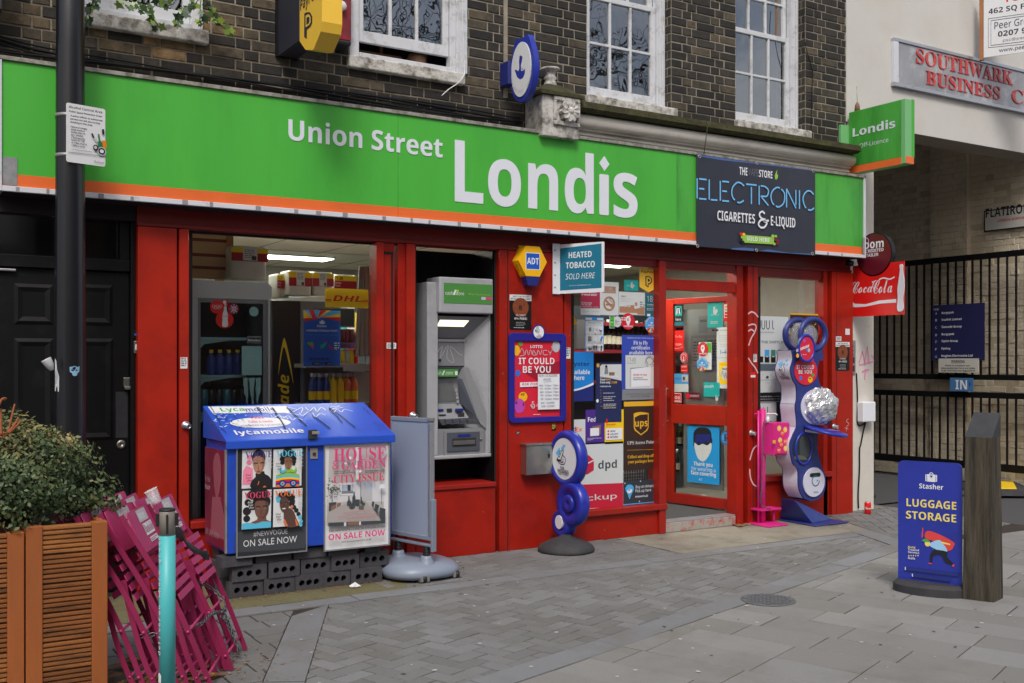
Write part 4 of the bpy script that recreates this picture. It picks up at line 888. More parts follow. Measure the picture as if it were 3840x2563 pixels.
while x < gr:
    m=MB(); m.fbox(GF,x,x +.02,zz[1],zz[0]-.07,-.01,.01,'black_metal'); m.fbox(GF,x,x +.02,zz[5],zz[4],-.01,.01,'black_metal'); m.build('bar',gt); x += .1165
GB=Fr((11.74,0,0),(0,-1,0),(0,0,1)); mat('board_navy',S(36,38,78),.4); mat('in_blue',S(66,112,160),.5,var=.08); mat('board_white',S(186,184,178),.6,var=.05)
f=sheet(0,zL(887,776),zL(1330,1238),100,None,'board_navy',.01,fr=GB)
f.T('Unit',zL,(903,818),(946,818),20,'white','r')
for L_,nm,y,x1 in (('A','Burgopak',853,1073),('B','Duallok Limited',910,1138),('C','Cascade Group',971,1139),('D','Burgopak',1033,1077),('E','Optim Group',1091,1108),('F','Dyelog',1154,1044),('G','Hughes Electronics Ltd',1215,1232)):
    f.T(L_,zL,(918,y),(932,y),18,'white','r'); f.T(nm,zL,(971,y -6),(x1,y -10),18,'white','b')
tag(f.build('tenant_board'),'navy board listing tenants by unit letter on the open gate','board')
f=sheet(0,zL(944,1222),zL(1278,1342),100,None,'board_white',.01,fr=Fr((11.725,0,0),(0,-1,0),(0,0,1)))
f.T('WARNING',zL,(1050,1256),(1164,1254),20,'ink'); f.Ln(zL,[(1050,1260),(1164,1258)],.7,'ink'); f.T('Gates in constant use -',zL,(1000,1289),(1217,1285),13,'ink'); f.T('bikes padlocked here are liable',zL,(967,1311),(1251,1307),13,'ink'); f.T('to be removed and disposed of.',zL,(966,1331),(1255,1329),13,'ink')
tag(f.build('warning_sign'),'white warning sign about gates hung below the navy tenant board','sign')
f=sheet(0,zL(1039,1383),zL(1234,1499),100,None,'in_blue',.008,fr=GB); f.T('IN',zL,(1085,1482),(1183,1480),78,'white'); f.B(zL,1200,1420,1212,1452,'royal'); tag(f.build('direction_sign'),'small blue sign reading IN between the gate rails','sign')
NF=Fr((11.97,0,0),(0,-1,0),(0,0,1)); f=sheet(0,zD(1480,1442),zD(1990,1530),300,None,'ink',.012,fr=NF); a=f.c(zD,1486,1448); b2=f.c(zD,1984,1500)
f.rect(5,5,295,f.uh -5,'board_white'); f.T('FLATIRON YARD',zD,(1492,1500),(1990,1420),62,'ink'); f.T('LONDON BOROUGH OF SOUTHWARK',zD,(1573,1524),(1960,1470),18,'sign_red'); tag(f.build('street_nameplate'),'white street nameplate in black capitals high on the passage brick wall','street sign')
# things on the white pillar
m=MB()
a0,c1=W0.px(*zM(214,188)); a1,c0=W0.px(*zM(296,316)); m.box(a0,a1,-.09,-.001,c0,c1,'white'); tag(m.build('junction_box',bevel=.012,seg=3),'white plastic box with a cable on the white pillar','box')
cb=MB(); cb.tube(spl([FP(*zM(*p),-.012) for p in ((195,0),(200,120),(202,200),(200,310),(212,342),(240,335),(254,318))],4,False),.007,'black_metal',6); cb.tube(spl([FP(*zM(*p),-.012) for p in ((254,322),(240,380),(222,470),(215,500),(214,640),(206,780),(208,884))],4,False),.008,'black_metal',6); tag(cb.build('wall_cable'),'black cable running down the white pillar to the ground','cable')
m=MB(); mat('pipe_grey',S(58,56,58),.5); px_=8.93; m.tube(spl([(8.842,.12,.62),(8.90,.12,.62),(8.935,.12,.60),(8.945,.12,.55),(8.945,.12,.05)],5,False),.032,'pipe_grey',12); m.lathe([(.045,0),(.045,.06)],(8.945,.12,.10),'pipe_grey',14); tag(m.build('drain_pipe'),'short dark grey pipe bending out of the white pillar near the ground','pipe')
m=MB(); f=wall(-.012); a0,c1=f.px(*zL(202,1070)); a1,c0=f.px(*zL(242,1352)); ip=Flat(wall(0).sub(a0 -.02,c1),a1 -a0 +.02,c1 -c0,100,400,'galv',.014)
for i in range(3): ip.circ(50,70+i *50,14,'plate')
for y in (200,300): ip.rect(20,y,80,y +70,'plate')
tag(ip.build('intercom_panel'),'steel intercom panel on the white pillar beside the red pilaster','intercom')
mat('pink_spray',S(214,120,164),.6); f=Flat(wall(-.0005).sub(8.46,1.6),.38,1,38,100,None,0); f.d=.0005
for p in ([(272,1262),(300,1160),(310,1200),(318,1285),(330,1180),(342,1120),(350,1200),(352,1260)],[(270,1278),(330,1265),(398,1245),(378,1190)],[(295,1338),(330,1318),(355,1316)],[(330,1322),(318,1370),(318,1402)]): f.Ln(zL,p,1.6,'pink_spray')
o=f.build('pink_scribble',wb);
# ================= lamp column with its notice and stickers
mat('column_black',S(17,18,24),.34,var=.15,vs=3,stretch=(1,1,.15),dirt=S(34,35,40),da=.3,ds=5,coat=.2)
mat('spot',S(150,150,152),.6)
PCX,PCY=1.085,-.45
lp=thing('lamp_post','tall black tubular lamp column rising behind the clipped bush','lamp post',(PCX,PCY,0))
m=MB(); m.lathe([(.105,0),(.105,.5),(.096,.56),(.0885,.62),(.088,1.6),(.083,2.6),(.080,3.4),(.079,5.6)],(PCX,PCY,0),'column_black',40); m.build('column',lp)
m=MB()
for y in (428,579):
    z=FP(255,y,PCY -.08).z; m.lathe([(.0835,-.011),(.0855,-.011),(.0855,.011),(.0835,.011)],(PCX,PCY,z),'galv',32,cap=False)
for x,y in ((270,5),(268,30),(270,50)):
    p=FP(x,y,PCY -.079); m.lathe([(.008,0),(.006,.002),(.001,.0022)],p +Vector((0,.002,0)),'spot',8,ax=(0,-1,0))
m.build('band',lp)
Z0=zm(0,160,.38255); o=FP(*Z0(648,588),PCY -.10); NFr=Fr(o,(.97,.2436,0),(0,0,1)); w_,_=NFr.px(*Z0(1030,655)); h_=-NFr.px(*Z0(663,1170))[1]
f=Flat(NFr.sub(0,0),w_,h_,100,100*h_ /w_,'paper',.003,rad=.012); z=Z0
f.T('Alcohol Control Area',z,(673,642),(1000,698),24,'ink','b'); f.T('Public Space Protection Order',z,(677,682),(1000,736),17,'ink','b')
for tx,p,q in (('A police officer or authorised',(688,724),(1000,776)),('person can ask you to stop',(688,755),(978,802)),('drinking in this area.',(688,786),(905,820)),('Failure to comply',(690,832),(850,857)),('could result in',(690,858),(825,878)),('confiscation of',(690,884),(830,904)),('your alcohol,',(692,910),(812,928)),('a fixed penalty',(692,938),(828,956)),('notice of £100',(694,962),(825,980)),('or a fine of up to',(696,990),(847,1008)),('£1000 in court.',(696,1016),(832,1034))): f.T(tx,z,p,q,15,'ink','b')
f.T('www.southwark.gov.uk/alcoholcontrol',z,(697,1050),(897,1078),8,'ink'); f.Q(z,[(664,1072),(1038,1118),(1038,1124),(664,1078)],'grey_ink'); f.T('Southwark',z,(915,1180),(1015,1190),26,'grey_ink','sc'); f.greek(12,f.uh *.82,55,1,2,'light_grey')
mat('bottle_green',S(40,110,60),.3); mat('whisky',S(214,120,30),.3)
f.Q(z,[(950,900),(968,900),(975,960),(1000,985),(1008,1030),(950,1025),(955,980),(962,960)],'bottle_green'); f.Q(z,[(992,853),(1014,853),(1016,905),(996,905)],'ink'); f.Q(z,[(990,965),(1034,965),(1036,1040),(1005,1035)],'whisky'); f.Q(z,[(885,895),(900,890),(920,935),(905,942)],'ink'); f.Q(z,[(905,942),(920,935),(950,960),(940,985)],'light_grey')
f.E(z,990,1070,43,42,'light_grey'); f.E(z,990,1070,34,33,'ink'); f.E(z,990,1070,20,18,'paper'); f.E(z,930,1035,26,30,'ink'); f.E(z,928,1032,16,16,'light_grey')
tag(f.build('notice_plate'),'white alcohol control notice plate strapped to the black lamp column','notice')
def wrap(pts,z,mt,name,label,cat,rr=.0895,extra=None):   # a decal lying on the column
    m=MB(); P=[]
    for q in pts:
        a=FP(*z(*q),PCY -.085); ang=math.asin(max(-.98,min(.98,(a.x -PCX)/rr))); P.append((PCX +math.sin(ang)*rr,PCY -math.cos(ang)*rr,a.z))
    m.poly(P,mt);
    if extra: extra(m)
    return tag(m.build(name),label,cat)
def curl(m):
    p=FP(*zE(340,925),PCY -.1); m.tube([p +Vector((-.02,0,.03)),p +Vector((.0,0,-.005)),p +Vector((.012,.01,-.03))],[.03,.024,.012],'paper',14,cap=False)
wrap([(375,882),(395,905),(398,960),(410,1010),(408,1112),(344,1110),(360,1030),(350,970),(340,945),(368,905)],zE,'paper','torn_sticker','torn white sticker curling off the left of the lamp column','sticker',extra=curl)
mat('decal_blue',S(120,160,190),.5); mat('decal_dark',S(60,80,110),.5)
def face(m):
    for cx in (498,522):
        a=FP(*zE(cx,962),PCY -.085); ang=math.asin((a.x -PCX)/.09); m.lathe([(.006,0),(.001,.001)],(PCX +math.sin(ang)*.0905,PCY -math.cos(ang)*.0905,a.z),'decal_dark',8,ax=(math.sin(ang),-math.cos(ang),0))
wrap([(475,942),(490,940),(510,934),(530,942),(545,938),(542,975),(530,985),(526,1000),(510,1005),(495,1000),(492,985),(476,975)],zE,'decal_blue','decal','small pale blue cat face decal on the lamp column','sticker',extra=face)
# ================= planters, bush, twigs
mat('deck_wood',(.1,.1,.1),.75,var=.25,vs=9,stretch=(1,1,9),bump=.3,bs=40,tint=[(0,S(100,58,26)),(.5,S(126,75,34)),(1,S(150,96,48))],dirt=S(52,34,20),da=.85,ds=4.5,dk=.48)
mat('post_wood',S(144,80,36),.65,var=.14,vs=6,stretch=(5,5,.6),dirt=S(96,52,22),da=.6,ds=3,dk=.58)
mat('soil',S(46,38,32),1,var=.4,vs=40,bump=1,bs=60)
YF=-2.3
def planter(x0,x1,zt,lab,lpost):
    t=thing('wooden_planter',lab,'planter',((x0 +x1)/2,YF +.25,0),0,'ribbed timber planters'); pw=.066
    for a in (x0,x1 -pw):
        for y in (YF -.012,YF +.5-.05): m=MB(); m.box(a,a +pw,y,y +.05,0,zt,'post_wood',skip=()); m.build('corner_post',t,bevel=.004)
    bh=.126; k=0; zc=zt -.004
    while zc > .02:
        z0=max(.0,zc -bh +.003); m=MB(); tv=RG.random()
        n=6; prof=[]
        for i in range(n):
            za=z0 +(zc -z0)*i /n; zb_=z0 +(zc -z0)*(i +1)/n; zm2=(za +zb_)/2; q=(zc -z0)/n
            prof += [(YF +.0045,za +q *.08),(YF -.0055,za +q *.3),(YF -.0055,za +q *.78),(YF +.0045,za +q *.95)]
        vs=[(x0 +pw +.001,y,z) for y,z in prof]+[(x1 -pw -.001,y,z) for y,z in prof]; L=len(prof)
        m.add(vs,[(i,i +1,L +i +1,L +i)[::-1] for i in range(L -1)],'deck_wood',False,tv); m.box(x0 +pw +.001,x1 -pw -.001,YF +.005,YF +.028,z0,zc,'deck_wood',tv)
        m.box(x1 -.03,x1 -.003,YF +.04,YF +.45,z0,zc,'deck_wood',tv); m.box(x0 +.003,x0 +.03,YF +.04,YF +.45,z0,zc,'deck_wood',tv); m.build('board',t,tint=True); zc -= bh
    m=MB(); m.box(x0 +.03,x1 -.03,YF +.03,YF +.46,zt -.12,zt -.05,'soil'); m.build('soil',t)
pzt=FP(300,1500+.678*680,YF).z
planter(FX(96,YF),FX(402,YF),pzt,'ribbed orange timber planter holding the bush, nearer the pink chairs',1)
planter(FX(96,YF)-.005-(FX(402,YF)-FX(96,YF)),FX(96,YF)-.006,pzt -.02,'ribbed orange timber planter cut off by the photo edge with dry stems',0)
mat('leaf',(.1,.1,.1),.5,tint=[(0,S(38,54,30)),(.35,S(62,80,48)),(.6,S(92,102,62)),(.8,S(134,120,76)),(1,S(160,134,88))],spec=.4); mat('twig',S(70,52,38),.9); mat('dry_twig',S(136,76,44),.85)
def leaves(mb,n,centre,rad,sz,mt,rg,tf,shell=.55):
    for i in range(n):
        while True:
            d=Vector((rg.gauss(0,1),rg.gauss(0,1),rg.gauss(0,1))).normalized()
            if d.z >-.5: break
        lump=1+.10*math.sin(d.x *7+1)*math.cos(d.y *6)+.08*math.sin(d.z *9+d.x *5)
        k=(shell +(1-shell)*rg.random() ** .4)*lump *rg.uniform(.9,1.04)
        p=Vector(centre)+Vector((d.x *rad[0],d.y *rad[1],d.z *rad[2]))*k
        nn=(d +Vector((rg.uniform(-.9,.9),rg.uniform(-.9,.9),rg.uniform(-.4,.9)))).normalized(); a=nn.orthogonal().normalized(); a.rotate(Matrix.Rotation(rg.uniform(0,6.28),3,nn)); b2=nn.cross(a); s=sz *rg.uniform(.6,1.3)
        t=tf(p,d,rg)
        mb.add([p -a *s,p -a *s *.2+b2 *s *.55,p +a *s *.6+b2 *s *.35,p +a *s *1.1,p +a *s *.6-b2 *s *.35,p -a *s *.2-b2 *s *.55],[(0,1,2,3,4,5)],mt,False,t)
sh=thing('shrub','clipped evergreen bush with yellowing tips growing in the timber planters','bush',(.56,YF +.22,pzt -.06)); rg=random.Random(8)
m=MB(); bc=(.58,YF +.29,pzt +.15)
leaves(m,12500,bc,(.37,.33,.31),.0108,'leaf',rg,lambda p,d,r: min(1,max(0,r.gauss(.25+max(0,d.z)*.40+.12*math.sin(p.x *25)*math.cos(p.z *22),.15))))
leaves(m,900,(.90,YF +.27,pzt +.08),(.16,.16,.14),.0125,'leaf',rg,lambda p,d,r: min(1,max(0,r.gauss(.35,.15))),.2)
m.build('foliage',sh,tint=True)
m=MB()
for i in range(26):
    a=rg.uniform(0,6.28); e=Vector(bc)+Vector((math.cos(a)*rg.uniform(.1,.3),math.sin(a)*rg.uniform(.1,.28),rg.uniform(-.05,.26))); s=Vector((.60+rg.uniform(-.03,.03),YF +.22+rg.uniform(-.03,.03),pzt -.06)); m.tube([s,(s +e)/2+Vector((rg.uniform(-.04,.04),0,.03)),e],[.008,.005,.002],'twig',5)
m.build('stems',sh)
dt=MB()
zn=zm(0,1480,.3825)
for pl in ([(10,430),(30,380),(75,375),(110,240),(130,150),(145,95)],[(75,380),(140,300),(180,225)],[(85,378),(150,320),(205,262)],[(12,400),(8,300),(12,140)],[(-20,120),(20,45),(60,40),(40,55)]):
    P=[FP(*zn(*p),YF +.02+.012*i) for i,p in enumerate(pl)]; dt.tube(spl(P,3,False),[.006-.003*i /(len(P)*3) for i in range((len(P)-1)*3+1)],'dry_twig',6)
tag(dt.build('dry_stems'),'bare reddish dry stems standing up behind the bush at the photo edge','plant')
# ================= folded pink chairs
mat('chair_pink',S(168,50,100),.48,var=.1,vs=9,dirt=S(146,42,84),da=.5,ds=7); mat('chair_bar',S(130,28,71),.45,var=.1,vs=9); mat('sticker_grey',S(176,172,176),.6,var=.1)
LN=R(24)
def make_chair(n,lab):
    t=thing('folding_chair',lab,'chair',(0,0,0),0,'folded pink chairs leaning together')
    CFm=Fr((0,0,0),(1,0,0),(0,math.sin(LN),math.cos(LN)))
    def strip(name,x,pts,w=.024,th=.005):
        m=MB(); P=[CFm.at(x,b2,d) for b2,d in spl(pts,4,False)]
        vs=[]
        for p,q in zip(P,P[1:]+[P[-1]*2-P[-2]]):
            dr=(q -p).normalized(); nn=Vector((1,0,0)).cross(dr)
            vs += [p +nn *w /2+CFm.u *th /2,p +nn *w /2-CFm.u *th /2,p -nn *w /2-CFm.u *th /2,p -nn *w /2+CFm.u *th /2]
        k=len(P); m.add(vs,[(i *4+j,i *4+(j +1) % 4,i *4+4+(j +1) % 4,i *4+4+j) for i in range(k -1) for j in range(4)]+[(3,2,1,0),tuple(range(4*k -4,4*k))],'chair_bar'); m.build(name,t,local=True)
    for s in (-1,1):
        strip('rear_leg',s *.178,[(0,.02),(.25,.035),(.5,.03),(.72,.0),(.9,-.02)])
        strip('front_leg',s *.158,[(0,-.025),(.2,-.02),(.42,.015),(.55,.045)])
    m=MB();
    for y,d,x in ((.075,.02,.178),(.30,.034,.178),(.09,-.024,.15)): m=MB(); m.tube([CFm.at(-x -.012,y,d),CFm.at(x +.012,y,d)],.0065,'chair_pink',8); m.build('crossbar',t,local=True)
    for i in range(5):
        m=MB(); y=.44+i *.049; m.fbox(CFm,-.15,.15,y,y +.03,.052,.058,'chair_pink'); m.build('slat',t,local=True)
    m=MB(); f=CFm; m.prism(CFm,rrect(-.178,.70,.178,.90,.012),-.0,.006,'chair_pink'); B=m.build('backrest',t,local=True,bevel=.002)
    fl_=Flat(CFm.sub(-.05,.89,.0065),.17,.17,100,105,None,0); fl_.d=.0005
    fl_.rect(0,0,92,36,'sticker_grey'); fl_.t('Better',8,28,20,'paper','b',60); fl_.rect(10,42,100,78,'paper'); fl_.t('Bankside',13,71,26,'chair_bar','sb',84); fl_.rect(22,86,100,100,'paper'); fl_.greek(25,90,96,2,5,'chair_bar'); fl_.build('sticker',B,local=True)
    return t
CR=math.atan2(.88,.47); cn=Vector((.88,-.47,0)); cu=Vector((.47,.88,0)); A1=Vector((1.615,-1.97,0)); B1=A1 -cu *.36-cn *.02
labs=['pink folding chair leaning outermost on the right, legs nearest the blue cabinet','second pink folding chair inward from the rightmost','third pink folding chair inward from the rightmost','pink folding chair with the highest backrest against the red pilaster']
labs2=['front pink folding chair whose whole sticker shows left of the turquoise post','pink folding chair just behind the front one, mostly hidden','pink folding chair between the front chairs and the planter','pink folding chair nearest the timber planter, under the bush']
ch=make_chair(0,labs[0]); ch.location=A1; ch.rotation_euler=(0,0,CR)
for k in range(1,4): dup(ch,A1 -cn *.085*k +cu *.02*(k % 2)+Vector((0,0,.004*k)),CR +R((-3,2,-2)[k -1]),labs[k])
for k in range(4): dup(ch,B1 -cn *.1*k +cu *.03*(k % 2),CR +R((2,-2,3,0)[k]),labs2[k])
m=MB(); mat('cup',S(220,222,224),.2); mat('cup_wall',S(214,218,222),.15); MATS['cup_wall'].node_tree.nodes['Principled BSDF'].inputs['Alpha'].default_value=.2; glass('clear_plastic',(.97,.98,.98),boost=.7,rough=.02); p=B1 -cn *.30+Vector((0,0,.83))+cu *.12
m.lathe([(.022,0),(.032,.07),(.031,.07),(.021,.003)],p,'cup_wall',20,ax=(-.45,.1,.9),cap=False); m.lathe([(.032,.068),(.034,.07),(.032,.072)],p,'cup',20,ax=(-.45,.1,.9),cap=False); tag(m.build('plastic_cup'),'clear plastic cup lying among the tops of the pink chairs','cup')
def links(mb,path,L,r,mt,w=.55):
    P=[Vector(p) for p in path]; d=[0]
    for a,b2 in zip(P,P[1:]): d.append(d[-1]+(b2 -a).length)
    n=int(d[-1]/(L *.72));
    for i in range(n):
        s=d[-1]*i /n; k=max(j for j in range(len(d)-1) if d[j] <= s); q=P[k]+(P[k +1]-P[k])*((s -d[k])/max(1e-6,d[k +1]-d[k])); t=(P[k +1]-P[k]).normalized()
        a=t.orthogonal().normalized(); a.rotate(Matrix.Rotation(R(90*(i % 2)+20),3,t))
        mb.tube([q +t *(L /2*math.cos(R(e)))+a *(L *w /2*math.sin(R(e))) for e in range(0,360,45)],r,mt,5,closed=True)
mat('chain',S(104,108,112),.35,.8)
m=MB(); H=lambda k,s,z,o=0: A1 -cn *(.085*k)+cu *s +cn *o -cn *(z *math.tan(LN))+Vector((0,0,z))
links(m,spl([H(3,-.5,.26,.05),H(2,-.45,.27,.10),H(1,-.38,.28,.12),H(0,-.22,.285,.05),H(0,-.1,.27,.05),H(0,.0,.25,.06),H(0,.06,.30,.06),H(0,.1,.36,.0),H(1,.12,.4,.0)],4,False),.03,.0028,'chain'); links(m,spl([H(0,0,.25,.05),H(0,-.06,.21,.07),H(0,-.12,.26,.06)],4,False),.03,.0028,'chain'); links(m,[H(0,.02,.25,.05),H(0,.02,.02,.03)],.03,.0028,'chain')
tag(m.build('chain'),'steel chain looped around the legs of the pink folding chairs','chain')
# ================= turquoise belt post
mat('turq',S(70,168,172),.42,var=.03); mat('steel_dark',S(150,144,136),.4,.35); mat('belt',S(22,22,24),.6)
bx,by=1.06,-2.87; bp=thing('belt_post','turquoise belt barrier post with a steel head before the pink chairs','barrier post',(bx,by,0))
m=MB(); m.lathe([(.16,0),(.16,.012),(.03,.022),(.031,.04),(.031,.3),(.0305,.302)],(bx,by,0),'steel_dark',28); m.build('base',bp)
m=MB(); zt2=FP(617,1760+975*.2551,by).z; m.lathe([(.0305,0),(.032,0),(.032,zt2 -.18),(.0305,zt2 -.18)],(bx,by,.18),'turq',32,cap=False); m.build('sleeve',bp)
m=MB(); zt3=.908; m.lathe([(.031,zt2),(.031,zt3 -.008),(.029,zt3),(.001,zt3 +.004)],(bx,by,0),'steel_dark',32); hb=MB(); hb.lathe([(.0315,zt3 -.004),(.033,zt3 -.002),(.030,zt3 +.006),(.001,zt3 +.007)],(bx,by,0),'belt',28)
ca=Vector((0,-7.2,0))-Vector((bx,by,0)); ca.normalize(); cr=Vector((-ca.y,ca.x,0))
m.build('head',bp);
for s in (-1,1): hb.bar(Vector((bx,by,zt3 -.065))+cr *s *.034,Vector((bx,by,zt3 -.015))+cr *s *.034,.02,.012,'belt',up=ca)
hf=Fr((bx +ca.x *.0315,by +ca.y *.0315,zt3 -.055),cr,(0,0,1)); hb.prism(hf,rrect(-.0045,-.04,.0045,.04,.004),-.004,.002,'belt'); hb.build('cap',bp)
m=MB()
bs_=math.atan2(cr.y,cr.x)
for i,chh in enumerate('deliveroo where great'):      # print running up the sleeve, seen at its left edge
    an=R(-66); d=ca *math.cos(an)+cr *math.sin(an); tf=Fr(Vector((bx,by,.33+i *.023))+d *.0325,(0,0,1),d.cross(Vector((0,0,1)))); m.text(tf,chh,0,-.01,.02,'b','paper',None,'l',.0004)
an=R(-58); d=ca *math.cos(an)+cr *math.sin(an); tf=Fr(Vector((bx,by,.22))+d *.0325,cr *math.cos(an)-ca *math.sin(an),(0,0,1)); m.poly([tf.at(a,b2,.0006) for a,b2 in ((-.01,0),(.008,.0),(.01,.03),(-.002,.04),(-.01,.035))],'paper')
m.build('lettering',bp)
m=MB(); z2_=zm(360,1760,.2551); path=spl([Vector((bx,by,zt3 -.09))+cr *.03]+[EYE +sight(*z2_(*p))*t for p,t in (((1230,945),4.35),((1300,1020),4.42),((1340,1090),4.5),((1430,1170),4.65),((1540,1230),4.85),((1620,1260),5.0),((1665,1275),5.1))],5,False)
wv_=lambda i: .024*(.75+.25*math.sin(i *.45)); vs=[]
for i,p in enumerate(path): tl=.5*math.sin(i *.28); d=Vector((cr.x *math.sin(tl)*.6,cr.y *math.sin(tl)*.6,math.cos(tl))); vs += [Vector(p)-d *wv_(i),Vector(p)+d *wv_(i)]
m.add(vs,[(2*i,2*i +2,2*i +3,2*i +1) for i in range(len(path)-1)],'belt',True); o=m.build('belt',bp); sd=o.modifiers.new('thick','SOLIDIFY'); sd.thickness=.002
# ================= blue newspaper cabinet on bricks
mat('cab_blue',S(28,68,176),.38,var=.06,vs=4,dirt=S(20,48,130),da=.5,ds=6); mat('cab_lid',S(34,76,182),.4,var=.06,vs=4,dirt=S(26,40,70),da=.85,ds=5,dk=.58)
mat('mag',S(196,58,112),.5); mat('vogue_purple',S(60,46,120),.5); mat('vogue_cyan',S(84,178,210),.5); mat('vogue_pink',S(200,64,98),.5); mat('vogue_orange',S(208,110,62),.5)
mat('skin1',S(170,124,100),.6); mat('skin1b',S(146,102,82),.6); mat('skin2',S(140,96,74),.6); mat('skin3',S(110,74,62),.6); mat('skin4',S(84,58,52),.6); mat('hair',S(26,24,26),.6); mat('pink_soft',S(226,130,160),.5); mat('lips',S(130,62,66),.5); mat('poster_dark',S(40,41,45),.35); mat('poster_grey',S(62,65,70),.35)
CX0,CX1,CYF,CYB,CZB,CZF,CZT=1.975,3.125,-.62,-.13,.292,1.0,1.212
nb=thing('newspaper_cabinet','battered blue newspaper cabinet with a sloping lid standing on grey bricks','cabinet',(2.55,-.4,CZB))
m=MB(); m.box(CX0 +.01,CX1 -.01,CYF,CYB,CZB,CZF -.003,'cab_blue'); m.build('body',nb,bevel=.006)
m=MB(); prof=[(CYF -.03,CZF -.045),(CYF -.03,CZF +.008),(CYB +.01,CZT),(CYB +.01,CZF -.002),(CYF -.005,CZF -.002),(CYF -.005,CZF -.045)]
m.add([(x,y,z) for x in (CX0 -.008,CX1 +.01) for y,z in prof],[(i,(i +1) % 6,6+(i +1) % 6,6+i)[::-1] for i in range(6)]+[tuple(range(6)),tuple(reversed(range(6,12)))],'cab_lid'); LID=m.build('lid',nb,bevel=.005)
lo=Vector((CX0 -.008,CYF -.03,CZF +.008)); lv=Vector((0,CYB +.01-CYF +.03,CZT -CZF -.008)); LDF=Fr(lo,(1,0,0),lv)
f=Flat(LDF.sub(0,lv.length),CX1 -CX0 +.018,lv.length,200,90,None,0); f.d=.0005; z=zO; mat('scratch',S(190,200,214),.6); mat('worn',S(40,40,50),.8); mat('lyca_green',S(60,150,60),.5)
f.Q(z,[(145,140),(690,137),(715,183),(180,186)],'paper'); f.T('Lyca',z,(240,172),(408,172),26,'lyca_green'); f.T('mobile',z,(412,172),(620,172),26,'royal'); f.T('Call the world for less',z,(412,184),(632,184),9,'royal')
f.E(z,512,252,210,36,'paper',40); f.T('FREE',z,(450,226),(540,226),14,'mag'); f.T('Calls & texts',z,(430,252),(600,252),14,'mag'); f.T('Lycamobile to Lycamobile',z,(360,276),(690,276),14,'royal','r'); f.T('lycamobile',z,(340,334),(822,326),30,'paper')
rr=random.Random(3)
for x0,y0,x1,y1 in ((165,140,270,325),(480,145,520,190),(590,150,690,300),(690,150,830,280),(980,150,1080,260),(870,200,990,300),(990,155,1170,292),(1220,150,1270,200)):
    n=7; pts=[(x0 +(x1 -x0)*i /n +rr.uniform(-6,6),y0 +(y1 -y0)*i /n) for i in range(n +1)]; f.Ln(z,pts,rr.uniform(.7,1.8),'worn')
for pts in ([(700,150),(760,165),(730,185),(800,150),(790,190)],[(820,150),(850,175),(880,150),(900,180),(930,150),(960,170)],[(990,150),(1060,140),(1000,165),(1080,150)],[(780,190),(800,210),(840,180)],[(870,190),(890,220),(920,195),(960,205)],[(1020,185),(1040,165),(1070,185),(1090,165),(1150,180)],[(570,195),(640,185),(720,195),(780,205)],[(580,205),(600,225),(640,205),(660,230),(700,210),(730,240),(760,225),(800,240)],[(640,215),(700,225),(690,235)]): f.Ln(z,pts,.9,'scratch',3)
for i in range(60): x,y=rr.uniform(180,450),rr.uniform(190,320); f.Ln(z,[(x,y),(x +rr.uniform(-25,25),y +rr.uniform(-12,12))],rr.uniform(.4,1.4),'scratch' if rr.random() < .5 else 'worn')
f.build('lid_print',LID)
m=MB(); p=FP(*zO(870,310),CYF -.035); m.box(p.x -.03,p.x +.03,CYF -.045,CYF -.031,p.z -.05,p.z +.01,'plate'); m.box(p.x -.008,p.x +.045,CYF -.055,CYF -.0455,p.z -.02,p.z,'steel_dark'); m.build('hasp',LID,bevel=.003)
m=MB(); p=FP(*zO(879,465),CYF); m.box(p.x -.026,p.x +.026,CYF -.006,CYF -.001,p.z -.034,p.z +.036,'steel_dark'); m.lathe([(.012,0),(.01,.01),(.001,.011)],(p.x,CYF -.006,p.z),'plate',12,ax=(0,-1,0)); m.build('lock_plate',nb,bevel=.002)
def frame_poster(name,zf,tl,br,base):
    g=wall(CYF -.002); a0,b1=g.px(*zf(*tl)); a1,b0=g.px(*zf(*br)); m=MB()
    m.fbox(g,a0,a1,b0,b0 +.008,0,.012,'alu'); m.fbox(g,a0,a1,b1 -.008,b1,0,.012,'alu'); m.fbox(g,a0,a0 +.008,b0 +.009,b1 -.009,0,.012,'alu'); m.fbox(g,a1 -.008,a1,b0 +.009,b1 -.009,0,.012,'alu'); fo=m.build(name,nb)
    f=Flat(g.sub(a0 +.009,b1 -.009),a1 -a0 -.018,b1 -b0 -.018,100,100*(b1 -b0)/(a1 -a0),base,.003); return f,fo
f,fo=frame_poster('poster_frame',zT,(15,86),(962,1525),'poster_dark'); z=zT
f.Q(z,[(8,1270),(955,1195),(940,1480),(0,1545)],'poster_grey')
f.T('#NEWVOGUE',z,(248,1325),(705,1293),66,'light_grey','g'); f.T('ON SALE NOW',z,(112,1460),(830,1410),88,'paper','g')
